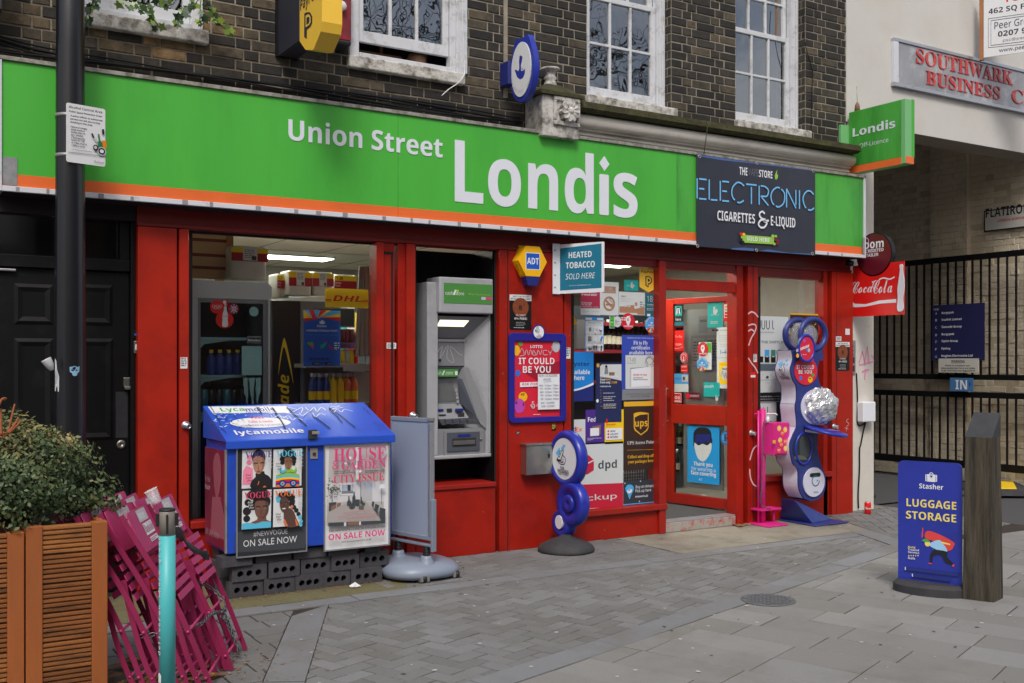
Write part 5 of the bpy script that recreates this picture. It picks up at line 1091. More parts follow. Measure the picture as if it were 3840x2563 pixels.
def cover(x0,y0,x1,y1,mast,skinm,hy,sc_,kind):
    f.Q(z,[(x0,y0),(x1,y0 -18),(x1 -12,y1 -24),(x0 -10,y1)],'paper'); cx=(x0 +x1)/2
    if kind == 0:
        f.Q(z,[(x0 +0,640),(x0 +10,450),(x0 +50,380),(x0 +140,420),(x0 +140,600),(x0 +100,640)],'pink_soft'); f.E(z,190,340,38,34,'pink_soft'); f.E(z,195,268,34,30,'pink_soft')
        f.Q(z,spl([(222,684),(222,590),(275,530),(280,480),(385,455),(400,490),(470,540),(478,676)],3),'hair')
        f.E(z,318,270,90,105,'hair')
        f.Q(z,spl([(240,330),(250,270),(310,250),(385,280),(398,340),(385,410),(345,480),(315,492),(280,475),(250,420)],4),'skin1'); f.Q(z,spl([(350,262),(388,285),(397,340),(384,410),(345,478),(325,488),(350,440),(368,370),(365,310)],4),'skin1b'); f.Q(z,[(300,640),(318,580),(325,600),(308,640)],'vogue_orange'); f.Q(z,[(370,672),(385,650),(405,650),(418,668)],'vogue_orange')
        ex,ey,ew=((275,375),(362,368)),None,1
        for a,b2 in ex: f.E(z,a,b2,14,4,'light_grey'); f.E(z,a,b2,6,5,'hair'); f.Ln(z,[(a -26,b2 -22),(a,b2 -32),(a +26,b2 -22)],1,'hair',2)
        f.Ln(z,[(312,380),(306,420),(322,428)],.7,'skin3',2); f.E(z,312,455,26,8,'lips')
    if kind == 1:
        for a,b2,r in ((640,290,45),(630,340,30),(780,290,38),(785,330,28),(700,215,75),(650,240,50),(760,230,50),(780,360,20)): f.E(z,a,b2,r,r,'hair')
        f.Q(z,spl([(655,330),(660,280),(705,262),(750,280),(760,330),(745,390),(715,435),(690,432),(665,390)],4),'skin2'); f.Q(z,[(665,470),(668,435),(735,430),(745,470)],'lime')
        for k,mt in enumerate(('lime','vogue_cyan','yellow','coke','royal','vogue_orange')): f.Q(z,[(545-k *2,505+k *27),(640,478+k *28),(745,474+k *28),(850,490+k *27),(856,520+k *27),(540-k,535+k *27)],mt)
        for a,b2 in ((628,618),(770,612)): f.E(z,a,b2,46,46,'navy'); f.E(z,a,b2,28,28,'vogue_cyan'); f.E(z,a,b2,14,14,'coke')
        for a,b2,mt in ((630,432,'vogue_cyan'),(770,425,'lime')): f.E(z,a,b2,46,44,mt); f.E(z,a +2,b2 -18,26,28,'paper')
        for a,b2 in ((682,335),(732,333)): f.E(z,a,b2,10,3,'light_grey'); f.E(z,a,b2,5,4,'hair'); f.Ln(z,[(a -18,b2 -14),(a,b2 -20),(a +18,b2 -14)],.8,'hair',2)
        f.E(z,706,402,18,6,'lips'); f.Ln(z,[(706,340),(700,375),(712,380)],.6,'skin3',2)
    if kind == 2:
        for a,b2,r in ((160,870,45),(148,985,55),(145,1085,46),(230,910,60)): f.E(z,a,b2,r,r,'hair')
        f.E(z,345,860,118,105,'hair'); f.E(z,300,760,155,75,'hair')
        f.Q(z,[(190,1180),(210,1130),(280,1100),(300,1050),(400,1050),(410,1100),(466,1120),(464,1160)],'skin3'); f.Q(z,spl([(250,930),(265,860),(340,840),(420,860),(438,930),(425,1010),(380,1075),(335,1092),(290,1070),(258,1010)],4),'skin3'); f.Q(z,spl([(385,850),(424,872),(437,930),(424,1010),(380,1073),(352,1086),(385,1030),(405,950)],4),'skin4')
        for a,b2 in ((295,950),(388,943)): f.E(z,a,b2,15,5,'light_grey'); f.E(z,a,b2,7,6,'hair'); f.Ln(z,[(a -30,b2 -22),(a,b2 -34),(a +30,b2 -20)],1.1,'hair',2)
        f.Ln(z,[(338,950),(328,1010),(352,1012)],.7,'skin4',2); f.E(z,340,1050,30,9,'lips'); f.Q(z,[(78,1228),(80,1150),(160,1135),(260,1150),(350,1120),(467,1120),(465,1198)],'vogue_cyan')
    if kind == 3:
        for a,b2,r,mt in ((560,812,34,'vogue_cyan'),(560,845,26,'vogue_cyan'),(705,735,28,'vogue_cyan'),(735,800,50,'hair'),(750,850,36,'hair'),(740,880,40,'hair'),(770,930,30,'hair'),(800,970,30,'hair'),(830,1020,28,'hair'),(850,1060,26,'vogue_cyan'),(862,1120,24,'vogue_cyan'),(860,1165,22,'vogue_cyan'),(590,760,30,'hair'),(660,790,70,'hair')): f.E(z,a,b2,r,r,mt)
        f.Q(z,spl([(660,1185),(630,1010),(650,970),(700,940),(760,980),(800,1080),(830,1175)],4),'skin4'); f.Q(z,spl([(576,880),(590,820),(640,790),(690,830),(705,890),(690,940),(650,985),(620,990),(590,950)],4),'skin4'); f.Q(z,[(625,1120),(640,1080),(690,1183),(655,1183)],'vogue_orange'); f.Q(z,[(780,1080),(800,1100),(830,1172),(795,1175)],'vogue_orange'); f.E(z,738,922,20,22,'vogue_orange')
        for a,b2 in ((600,888),(660,882)): f.E(z,a,b2,10,3,'light_grey'); f.E(z,a,b2,5,4,'hair'); f.Ln(z,[(a -18,b2 -14),(a,b2 -20),(a +18,b2 -14)],.8,'hair',2)
        f.E(z,632,946,24,9,'paper'); f.Ln(z,[(628,890),(622,925),(636,928)],.6,'hair',2)
cover(100,176,490,690,0,0,0,0,0); cover(512,164,895,668,0,0,0,0,1); cover(88,714,478,1230,0,0,0,0,2); cover(500,692,885,1196,0,0,0,0,3)
for p,q,mt in (((115,272),(478,264),'vogue_purple'),((530,258),(888,246),'vogue_cyan'),((104,812),(468,798),'vogue_pink'),((512,786),(874,774),'vogue_orange')): f.T('VOGUE',z,p,q,82,mt,'sb',3)
for x,y,mt in ((118,515,'berry'),(518,362,'poster_dark'),(145,878,'paper'),(514,1032,'poster_dark')):
    for i,wd_ in enumerate(('Find','Your','Joy')): f.T(wd_,z,(x +i *8,y +i *34),(x +72+i *5,y +i *33-3),26,mt,'sbi')
for x,y in ((415,290),(820,275),(812,810)):
    for i in range(9): f.Q(z,[(x,y +i *16),(x +60-(i % 3)*12,y +i *16-2),(x +60-(i % 3)*12,y +i *16+4),(x,y +i *16+6)],'light_grey')
f.build('poster',fo)
f,fo=frame_poster('poster_frame',zU,(80,56),(962,1440),'paper'); z=zU
mat('room_wall',S(178,176,176),.5); mat('room_light',S(200,200,204),.5); mat('room_table',S(160,154,152),.5); mat('charcoal',S(62,68,72),.5); mat('tan',S(128,96,80),.5); mat('city',S(168,180,196),.5); mat('olive',S(88,92,80),.5); mat('hg_pink',S(206,62,122),.5)
f.Q(z,[(158,128),(905,112),(880,1140),(120,1185)],'room_wall'); f.Q(z,[(150,600),(890,590),(884,860),(140,870)],'room_light')
f.Q(z,[(575,590),(735,585),(730,850),(570,850)],'city');
for a,b2,c2,d2 in ((590,650,635,840),(640,690,665,840),(670,730,720,845)): f.Q(z,[(a,b2),(c2,b2),(c2,d2),(a,d2)],'room_wall')
f.Q(z,[(575,590),(580,590),(576,850),(570,850)],'charcoal'); f.Q(z,[(300,615),(495,608),(485,775),(293,778)],'white'); f.Q(z,[(325,640),(480,632),(474,750),(318,755)],'city'); f.Q(z,[(400,636),(440,634),(440,720),(400,722)],'charcoal'); f.Q(z,[(318,720),(474,715),(474,750),(318,755)],'grey_ink')
rr=random.Random(5)
for i in range(70): f.E(z,195+rr.gauss(0,42),690+rr.gauss(0,45),9,8,'olive',6)
f.Q(z,[(165,860),(172,760),(178,760),(180,860)],'tan'); f.Q(z,[(132,870),(230,860),(225,960),(130,985)],'charcoal'); f.Q(z,[(160,915),(225,890),(230,955),(155,980)],'tan'); f.Q(z,[(235,880),(288,865),(290,905),(240,935)],'tan')
f.Q(z,[(245,930),(430,850),(620,845),(815,1090),(815,1105),(120,1135),(120,1000)],'room_table'); f.Q(z,[(120,1135),(815,1108),(878,1125),(878,1143),(120,1186)],'charcoal'); f.Q(z,[(330,1130),(360,1128),(360,1180),(330,1182)],'room_light'); f.Q(z,[(530,1120),(555,1118),(555,1168),(530,1170)],'room_light'); f.Q(z,[(380,1130),(530,1122),(530,1160),(380,1170)],'tan')
for pts in ([(705,850),(735,855),(722,935),(695,905)],[(745,880),(800,905),(770,1010),(732,970)],[(805,930),(880,950),(876,1140),(820,1110),(795,1040)]): f.Q(z,pts,'charcoal')
for pts in ([(386,780),(400,780),(404,830),(425,860),(420,910),(372,910),(366,860),(384,830)],[(455,720),(470,720),(472,770),(482,800),(478,890),(438,890),(438,800),(452,770)],[(475,825),(538,825),(534,905),(505,915),(475,895)],[(552,788),(562,788),(566,830),(580,855),(574,885),(545,880),(545,850)]): f.Q(z,pts,'charcoal')
f.E(z,435,912,40,38,'charcoal'); f.E(z,490,880,26,24,'charcoal'); f.E(z,585,885,22,20,'charcoal'); f.Q(z,[(525,905),(590,900),(588,950),(524,950)],'olive'); f.Q(z,[(826,680),(832,680),(826,890),(820,890)],'charcoal'); f.Q(z,[(810,622),(862,620),(880,672),(790,680)],'white'); f.Q(z,[(480,130),(520,130),(520,560),(485,560)],'room_light'); f.Q(z,[(905,112),(890,112),(812,300),(830,300),(905,160)],'light_grey')
for a,b2,r in ((345,340,18),(405,270,20),(485,385,18),(540,450,18)): f.E(z,a,b2,r,r,'white')
f.T('HOUSE',z,(188,312),(886,296),170,'hg_pink','sb',4); f.T('&',z,(168,428),(262,425),108,'hg_pink','sb'); f.T('GARDEN',z,(290,428),(882,405),108,'hg_pink','sb',3); f.T('CITY ISSUE',z,(188,598),(862,578),105,'vogue_pink','sb',3)
f.T('INTERIORS IN NEW YORK,',z,(193,460),(408,455),16,'poster_dark','b'); f.T('PARIS, LONDON AND MOSCOW',z,(193,482),(468,476),16,'poster_dark','b'); f.T('A CHARMING URBAN GARDEN',z,(600,448),(862,444),16,'poster_dark','b'); f.T('AND SHOPPING IN FLORENCE',z,(598,470),(862,464),16,'poster_dark','b')
f.T('CALIFORNIA DREAMING FAMILY IN LA',z,(318,1000),(685,985),15,'mag','r'); f.T("WHAT'S NEW? THE LATEST FURNITURE FABRICS & WALLPAPERS",z,(243,1056),(752,1030),15,'mag','r'); f.T('THE IDEAL BATHROOM',z,(350,1082),(735,1066),15,'mag','r')
f.T('THE DEFINITIVE GUIDE TO STYLISH LIVING',z,(118,1244),(873,1205),26,'charcoal','sb'); f.T('ON SALE NOW',z,(115,1352),(866,1312),80,'hg_pink','b',4); f.T('www.houseandgarden.co.uk',z,(285,1390),(684,1372),24,'charcoal','sb'); f.build('poster',fo)
mat('side_poster',S(118,40,66),.3,var=.2,vs=4,dirt=S(84,30,50),da=.6,ds=3); LSF=Fr((CX0 +.008,0,0),(0,-1,0),(0,0,1)); m=MB(); m.fbox(LSF,-CYB -.0+.01,-CYF -.03,CZB +.02,CZF -.06,.001,.008,'side_poster'); m.fbox(LSF,-CYF -.029,-CYF -.005,CZB +.005,CZF -.05,.001,.014,'alu'); so_=m.build('side_poster',nb)
f=Flat(LSF.sub(.14,.94,.009),.45,.63,100,140,None,0); f.d=.001; mat('faded_text',S(176,140,156),.5); mat('faded_pink',S(150,84,100),.5); f.pl(spl([(45,20),(60,5),(78,10),(84,35),(75,60),(62,70),(50,55)],4),'faded_pink'); f.pl([(40,70),(62,68),(80,66),(98,90),(98,125),(30,125)],'faded_pink'); f.t('ON SALE NOW',4,128,9,'faded_text','r',70); f.t('For Head',4,50,8,'faded_text','r',26); f.t('Hound',4,62,8,'faded_text','b',24); f.build('print',so_)
# engineering bricks under the cabinet
mat('eng_brick',S(60,60,66),.75,var=.2,vs=20,bump=.3,bs=120,dirt=S(78,76,76),da=.4,ds=8); mat('hole_dark',S(14,14,16),.9)
zP=zm(800,2060,.4683)
def ebrick(x0,x1,z0,holes,dy,lab,rot=0.0):
    m=MB(); y0=-.585+dy; W=x1 -x0; H=.102 if holes else .066; D=.066 if holes else .104
    if not holes: m.box(x0,x1,y0,y0 +D,z0,z0 +H,'eng_brick')
    else:
        g=wall(y0); q=W /3; hz=z0 +H *.46
        for i in range(3):      # front face with three round holes
            a0,a1=x0 +q *i,x0 +q *(i +1); c=(x0 +W *(.24+.26*i),hz); n=20
            out=[]
            for j in range(n):
                an=2*math.pi *j /n; dx,dz=math.cos(an),math.sin(an); t=min(((a1 -c[0])/dx if dx > 1e-6 else (a0 -c[0])/dx if dx <-1e-6 else 9),((z0 +H -c[1])/dz if dz > 1e-6 else (z0 -c[1])/dz if dz <-1e-6 else 9)); out.append((c[0]+dx *t,c[1]+dz *t))
            for cxn,czn in ((a0,z0),(a1,z0),(a1,z0 +H),(a0,z0 +H)):
                k=min(range(n),key=lambda j: (out[j][0]-cxn) ** 2+(out[j][1]-czn) ** 2); out[k]=(cxn,czn)
            inn=circ(c[0],c[1],.0205,.0205,n); m.add([g.at(*p) for p in out +inn],[(j,(j +1) % n,n +(j +1) % n,n +j) for j in range(n)],'eng_brick'); m.add([g.at(*p,0) for p in inn]+[g.at(*p,-.06) for p in inn],[((j +1) % n,j,n +j,n +(j +1) % n) for j in range(n)]+[tuple(range(n,2*n))],'eng_brick',True)
        m.hexa([(x0,y0,z0),(x1,y0,z0),(x1,y0 +D,z0),(x0,y0 +D,z0),(x0,y0,z0 +H),(x1,y0,z0 +H),(x1,y0 +D,z0 +H),(x0,y0 +D,z0 +H)],'eng_brick',0,(2,))
    o=m.build('engineering_brick'); o.rotation_euler=(0,0,rot); tag(o,lab,'brick','dark engineering bricks carrying the cabinet')
ex=lambda x,dy=0: FX(zP(x,0)[0],-.585+dy); od=['first','second','third','fourth','fifth']
for i,(a,c2) in enumerate(((125,399),(403,650),(656,876),(880,1097),(1101,1345))): ebrick(ex(a),ex(c2),.002,True,RG.uniform(-.012,.012),'dark three hole brick, bottom course, %s from the left' % od[i],RG.uniform(-.03,.03))
for i,(a,c2) in enumerate(((148,424),(440,687),(705,942),(947,1167),(1182,1414))): ebrick(ex(a),ex(c2),.1055,True,RG.uniform(-.012,.02),'dark three hole brick, middle course, %s from the left' % od[i],RG.uniform(-.03,.03))
for i,(a,c2) in enumerate(((60,312),(350,640),(660,920),(932,1166),(1232,1350))): ebrick(ex(a,-.03),ex(c2,-.03),.2095,False,(-.03,.0,0,-.005,0)[i],'plain dark brick laid flat, top course, %s from the left' % od[i],(.06,.03,-.02,.02,0)[i])
m=MB(); m.box(2.0,2.215,-.42,-.2,.002,.1,'eng_brick'); tag(m.build('engineering_brick'),'dark brick end at the left rear of the stack, bottom course','brick','dark engineering bricks carrying the cabinet')
m=MB(); m.box(1.99,2.2,-.42,-.2,.1025,.2,'eng_brick'); tag(m.build('engineering_brick'),'dark brick end at the left rear of the stack, middle course','brick','dark engineering bricks carrying the cabinet')
m=MB(); m.box(3.04,3.115,-.5,-.36,.002,.1,'eng_brick'); tag(m.build('engineering_brick'),'dark brick end at the right rear of the stack, bottom course','brick','dark engineering bricks carrying the cabinet')
m=MB(); m.box(2.02,3.09,-.3,-.16,.206,.29,'eng_brick'); tag(m.build('support_beam'),'dark bearer in the shadow under the back of the cabinet','support')
m=MB(); p=GP(*zP(1135,305)); rr=random.Random(2); m.add([p +Vector((math.cos(R(a))*.035*rr.uniform(.6,1.2),math.sin(R(a))*.035*rr.uniform(.6,1.2),rr.uniform(.004,.012))) for a in range(0,360,30)]+[p +Vector((0,0,.035))],[(i,(i +1) % 12,12) for i in range(12)],'paper'); tag(m.build('crumpled_tissue'),'crumpled white tissue on the ground before the bricks','litter')
# ================= grey swing board on a wheeled base
mat('base_grey',S(120,130,146),.4,var=.04,vs=3); mat('board_grey',S(138,148,168),.35,var=.04,vs=2); mat('spring',S(28,28,30),.5)
sw=thing('pavement_board','blank grey swing board on a moulded base with black springs beside the cabinet','pavement sign',(3.33,-.55,0))
def ell(cx,cy,a,b2,z,n=40,sq=2.6): return [(cx +a *math.copysign(abs(math.cos(2*math.pi *i /n)) ** (2/sq),math.cos(2*math.pi *i /n)),cy +b2 *math.copysign(abs(math.sin(2*math.pi *i /n)) ** (2/sq),math.sin(2*math.pi *i /n)),z) for i in range(n)]
m=MB(); L=[ell(3.36,-.51,.27,.29,.02),ell(3.36,-.51,.285,.30,.045),ell(3.36,-.51,.28,.295,.075),ell(3.355,-.51,.24,.26,.105),ell(3.35,-.52,.15,.2,.125),ell(3.34,-.53,.07,.12,.13)]; n=40
m.add([p for r in L for p in r],[(i *n +j,i *n +(j +1) % n,i *n +n +(j +1) % n,i *n +n +j) for i in range(len(L)-1) for j in range(n)]+[tuple(range((len(L)-1)*n,len(L)*n)),tuple(reversed(range(n)))],'base_grey',True)
SP=[FP(1494,2060,-.4),FP(1600,2092,-.7)]
for p in SP: m.lathe([(.075,.08),(.055,.12),(.042,.15),(.04,.165),(.001,.166)],(p.x,p.y,0),'base_grey',20)
m.build('base',sw)
for p in SP:
    m=MB(); m.tube([(p.x +.022*math.cos(i *.55),p.y +.022*math.sin(i *.55),.166+.065*i /70) for i in range(71)],.005,'spring',6); m.lathe([(.019,0),(.019,.07)],(p.x,p.y,.166),'spring',12); m.build('spring',sw)
for a,b2 in ((3.28,-.79),(3.55,-.76)): m=MB(); m.lathe([(.025,-.012),(.025,.012)],(a,b2,.026),'spring',16,ax=(1,0,0)); m.box(a -.035,a -.014,b2 -.02,b2 +.02,.01,.045,'galv'); m.box(a +.014,a +.035,b2 -.02,b2 +.02,.01,.045,'galv'); m.build('wheel',sw)
du=(SP[1]-SP[0]); du.z=0; PB=Fr((SP[0].x,SP[0].y,0),du,(0,0,1)); pl0=PB.px(*zO(1422,600))[0]; pl1=PB.px(*zO(1700,600))[0]; pz1=PB.px(*zO(1422,205))[1]; pz0=.275
m=MB(); m.fbox(PB,pl0 +.01,pl1 -.01,pz0 +.01,pz1 -.01,-.012,.012,'board_grey'); m.build('panel',sw)
m=MB(); m.fbox(PB,pl0,pl1,pz1 -.03,pz1,-.018,.018,'base_grey'); m.fbox(PB,pl0,pl1,pz0,pz0 +.03,-.018,.018,'base_grey'); m.fbox(PB,pl1 -.028,pl1,pz0 +.031,pz1 -.031,-.02,.02,'alu'); m.fbox(PB,pl0,pl0 +.02,pz0 +.031,pz1 -.031,-.018,.018,'base_grey'); m.fbox(PB,pl1 -.034,pl1 +.006,pz1 -.02,pz1 +.004,-.022,.022,'galv'); m.fbox(PB,pl0,pl1,.232,.25,-.02,.02,'base_grey'); m.fbox(PB,pl1 +.001,pl1 +.02,.2,.56,-.02,.02,'base_grey'); m.build('frame',sw,bevel=.004)
# ================= cash machine in its bay
mat('atm_grey',S(158,160,164),.4,.1,var=.05,vs=5,dirt=S(120,122,126),da=.4,ds=6); mat('atm_mid',S(126,128,132),.4,.1,var=.05); mat('atm_dk',S(72,76,86),.4); mat('cz_green',S(70,130,62),.4,var=.05); mat('screen',S(96,100,100),.2,var=.3,vs=5); mat('scribble',S(206,208,212),.6)
AW=wall(.08); at_=thing('cash_machine','grey cash machine with green header set in the black bay','cash machine',(3.95,.1,.8))
def ap_(x,y): return AW.px(*zG(x,y))
def arect(m,x0,y0,x1,y1,d0,d1,mt,fr=AW): a0,c1=ap_(x0,y0); a1,c0=ap_(x1,y1); m.fbox(fr,a0,a1,c0,c1,d0,d1,mt)
bx0,bz1=ap_(166,362); bx1,bz0=ap_(640,1550)[0],FP(*zG(250,1552),.0).z
m=MB(); m.fbox(AW,bx0,ap_(240,0)[0],bz0,bz1,-.2,.05,'atm_grey'); m.fbox(AW,ap_(585,0)[0],bx1,bz0,bz1,-.2,.05,'atm_grey'); m.fbox(AW,ap_(240,0)[0]+.001,ap_(585,0)[0]-.001,bz0,bz1,-.22,-.12,'atm_mid'); m.fbox(AW,bx0 -.0,bx1,bz0 -.03,bz0 -.001,-.2,.06,'atm_grey'); m.build('surround',at_,bevel=.008,seg=3)
m=MB(); arect(m,228,330,594,585,-.12,.10,'atm_grey'); hd=m.build('header',at_,bevel=.012,seg=3)
a0,c1=ap_(258,372); a1,c0=ap_(585,520); f=Flat(AW.sub(a0,c1,.1005),a1 -a0,c1 -c0,100,46,'cz_green',.002); f.t('cash',3,27,8,'paper','r',15); f.pl([(18,27),(22,27),(26,15),(22,15)],'paper'); f.pl([(23,27),(27,27),(31,15),(27,15)],'lime'); f.t('zone',26,27,8,'paper','r',15); f.t('Money from your account',50,26,5,'lime','r',46); f.rect(77,29,86,36,'light_grey'); f.rect(87,29,98,36,'mag'); f.build('header_sign',hd)
m=MB(); iL,iR=ap_(240,0)[0]+.002,ap_(585,0)[0]-.002; iM=ap_(484,0)[0]
zt_,zl_=ap_(0,588)[1],ap_(0,745)[1]; zk=ap_(0,935)[1]
m.poly([AW.at(iL,zt_,.045),AW.at(iR,zt_,.045),AW.at(iM,zl_,-.11),AW.at(iL,zl_,-.11)][::-1],'atm_mid'); m.poly([AW.at(iR,zt_,.045),AW.at(iR,bz0,.045),AW.at(iM,bz0,-.11),AW.at(iM,zl_,-.11)][::1],'atm_grey')
m.fbox(AW,iL,iM,zk,zl_ -.004,-.119,-.105,'atm_mid'); m.fbox(AW,iL,iM,zl_ -.02,zl_ -.001,-.104,-.095,'atm_grey'); m.build('hood',at_)
m=MB(); q=lambda x,y: AW.at(iL +.03+(iM -iL)*x,zt_ -.03-(zt_ -zl_)*y *.5,.045-.155*(.18+y *.5)+.004); m.poly([q(0,0),q(.82,0),q(.74,.55),q(-.02,.55)][::-1],'atm_lamp'); m.build('lamp',at_)
f=Flat(AW.sub(iL,zl_,-.103),iM -iL,zl_ -zk,100,78,None,0); f.Ln(zG,[(250,850),(290,800),(270,890),(330,790),(320,880),(370,910),(340,800),(400,850),(425,862)],.8,'scribble',3); f.circ(30,62,4,'plate'); f.build('scratched_panel',at_)
# fascia with screen
m=MB(); dz=lambda y: ap_(0,y)[1]; xl,xs_=iL,ap_(402,0)[0]; xr0,xr1=ap_(440,0)[0],ap_(560,0)[0]
def apoly(pts,mt): m.poly([AW.at(*ap_(x,y),d) for x,y,d in pts][::-1],mt)
apoly([(242,940,-.03),(438,945,-.03),(415,1020,-.06),(242,1028,-.06)],'atm_dk'); apoly([(242,1028,-.06),(415,1020,-.06),(440,1195,-.075),(245,1200,-.075)],'atm_mid'); apoly([(245,1200,-.075),(440,1195,-.075),(470,1290,.0),(262,1300,.0)],'atm_mid'); apoly([(262,1300,.0),(470,1290,.0),(540,1330,.03),(276,1338,.03)],'plate')
apoly([(438,945,-.02),(470,945,.0),(565,1250,.05),(565,1360,.05),(535,1330,.04),(520,1290,.02),(440,1195,-.06),(415,1020,-.05)],'atm_mid'); apoly([(438,945,-.02),(415,1020,-.05),(440,1195,-.06),(520,1290,.02),(500,1180,.0),(455,1010,-.02)],'atm_dk')
m.build('console',at_)
m=MB(); apoly([(252,1050,-.058),(385,1042,-.058),(408,1178,-.07),(256,1186,-.07)],'screen'); m.build('screen',at_)
f=Flat(AW.sub(*ap_(244,958),-.02),ap_(405,0)[0]-ap_(244,0)[0],dz(958)-dz(1010),100,30,'cz_green',.002); f.t('cash',2,22,15,'paper','r',26); f.pl([(30,24),(36,24),(44,6),(38,6)],'paper'); f.t('zone',46,22,15,'paper','r',32); f.rect(86,8,97,24,'paper'); f.build('brand_strip',at_)
m=MB()
for k in range(4): arect(m,400+k *4,1092+k *26,412+k *4,1112+k *26,-.062,-.052,'atm_grey')
m.build('side_keys',at_)
m=MB()
for x in range(4):
    for y in range(3): arect(m,300+x *50,1300+y *11,335+x *50,1308+y *11,-.0,.036,'atm_dk')
m.build('keypad',at_)
m=MB(); arect(m,388,1228,440,1246,-.03,-.012,'navy'); arect(m,400,1256,442,1282,-.02,-.004,'plate'); arect(m,335,1228,368,1266,-.04,-.03,'plate'); arect(m,268,1232,310,1246,-.05,-.03,'navy'); arect(m,272,1268,318,1276,-.02,-.01,'plate'); m.build('card_slot',at_)
m=MB(); arect(m,246,1368,572,1550,-.1,.03,'atm_mid'); arect(m,284,1380,556,1535,.031,.045,'atm_mid'); arect(m,302,1390,522,1508,.046,.055,'atm_dk'); arect(m,335,1428,495,1478,.0555,.058,'plate'); arect(m,338,1445,486,1466,.0585,.066,'steel'); arect(m,372,1400,458,1416,.0555,.058,'navy'); p=ap_(532,1433); m.lathe([(.009,0),(.009,.01),(.001,.011)],AW.at(*p,.045),'steel',12,ax=(0,-1,0)); m.build('cash_tray',at_,bevel=.004)
# ================= stickers on the red panels
def stick(name,zf,tl,br,base,label,cat='sticker',Y=-.0515,uw=100,group=None,draw=None,fr=None,rad=0,t=.0008):
    f=sheet(Y,zf(*tl),zf(*br),uw,None,base,t,rad,fr=fr); f.lw=1.2
    if draw: draw(f)
    o=f.build(name); return tag(o,label,cat,group)
mat('coin',S(120,62,36),.4,var=.3,vs=40); mat('sticker_black',S(22,20,22),.35)
def btc(z,x0,y0,x1,y1):
    def d(f):
        H=f.uh; f.rect(0,0,100,H *.17,'paper'); f.t('WANT TO BUY BITCOIN',50,H *.075,H *.045,'ink','b',72,'c'); f.t('WITH NO COMMISSION CHARGES?',50,H *.145,H *.05,'ink','b',92,'c')
        f.circ(50,H *.36,37,'coin'); f.t('B',50,H *.43,H *.13,'sticker_black','b',None,'c'); f.t('YES, CORRECT!',50,H *.61,H *.05,'paper','r',46,'c'); f.t('0% FEES!',50,H *.71,H *.06,'paper','b',58,'c'); f.greek(28,H *.78,72,3,H *.045,'grey_ink'); f.greek(18,H *.93,84,1,H *.04,'light_grey')
    return d
stick('sticker',zG,(749,446),(898,690),'sticker_black','black coin sticker on the red panel above the lottery poster case',draw=btc(0,0,0,0,0),rad=.01)
stick('sticker',zJ,(1886,960),(2032,1262),'sticker_black','black coin sticker on the right hand red pilaster',draw=btc(0,0,0,0,0),rad=.01,Y=-.0615)
def scrawl(f): f.greek(10,8,92,5,f.uh /6.2,'ink',.5)
stick('sticker',zE,(1233,876),(1281,953),'paper','small white maker label on the post left of the big window',draw=scrawl,Y=-.0615)
stick('sticker',zF,(1440,777),(1505,818),'paper','small white maker label on the inset panel right of the big window',draw=scrawl,Y=-.0215)
stick('sticker',zJ,(1023,1088),(1058,1172),'paper','small white label on the post between door and right window',draw=scrawl,Y=-.0625)
stick('sticker',zJ,(1890,902),(1946,950),'paper','small white maker label above the coin sticker on the right pilaster',draw=scrawl,Y=-.0615)
stick('sticker',zJ,(1988,822),(2034,886),'paper','plain white card on the right pilaster edge',Y=-.0615)
stick('sticker',zJ,(994,1278),(1044,1334),'paper','red and white label low on the post between door and right window',draw=lambda f: f.rect(0,0,100,45,'coke'),Y=-.0625)
stick('sticker',zH,(642,1088),(683,1190),'paper','tall white label on the post left of the poster window',draw=scrawl,Y=-.0575)
stick('sticker',zG,(1036,1328),(1066,1376),'sticker_black','tiny black label under the lottery poster case',draw=lambda f: f.greek(12,10,90,4,f.uh /5,'pp_yellow'))
m=MB(); g=wall(-.0515); p=g.px(*zG(807,1392)); g2=g.sub(p[0],p[1],0,R(35)); f=Flat(g2.sub(-.02,.011),.04,.022,100,55,'sticker_black',.0008); f.ring(30,27,16,5,'paper'); f.ring(66,27,14,4,'paper'); tag(f.build('sticker'),'tilted black and white sticker under the lottery poster case','sticker')
mat('spray_white',S(206,170,178),.6); f=Flat(wall(-.0612).sub(X(2805),2.3),X(2842)-X(2805),2.3,10,150,None,0)
for pts in ([(968,668),(1000,645),(1040,660),(1072,700)],[(968,790),(1010,775),(1050,790),(1040,850),(1000,920),(972,1000)],[(968,850),(1000,830),(1030,850)],[(968,1130),(1000,1180),(1040,1230),(1070,1290)]): f.Ln(zJ,pts,1.1,'spray_white',3)
for pts in ([(985,660),(940,700),(910,800)],[(908,880),(915,960),(945,1025),(985,1040)]): f.Ln(zK,pts,1.2,'spray_white',3)
f.build('paint_scribble',bld)
f=Flat(wall(-.0612).sub(X(3136),1.2),.2,.5,40,100,None,0); f.Ln(zK,[(1818,420),(1795,440),(1822,465),(1800,490)],.6,'scribble',3); f.Ln(zK,[(1782,500),(1815,515),(1800,490),(1795,535)],.6,'scribble'); f.build('paint_scribble',bld)
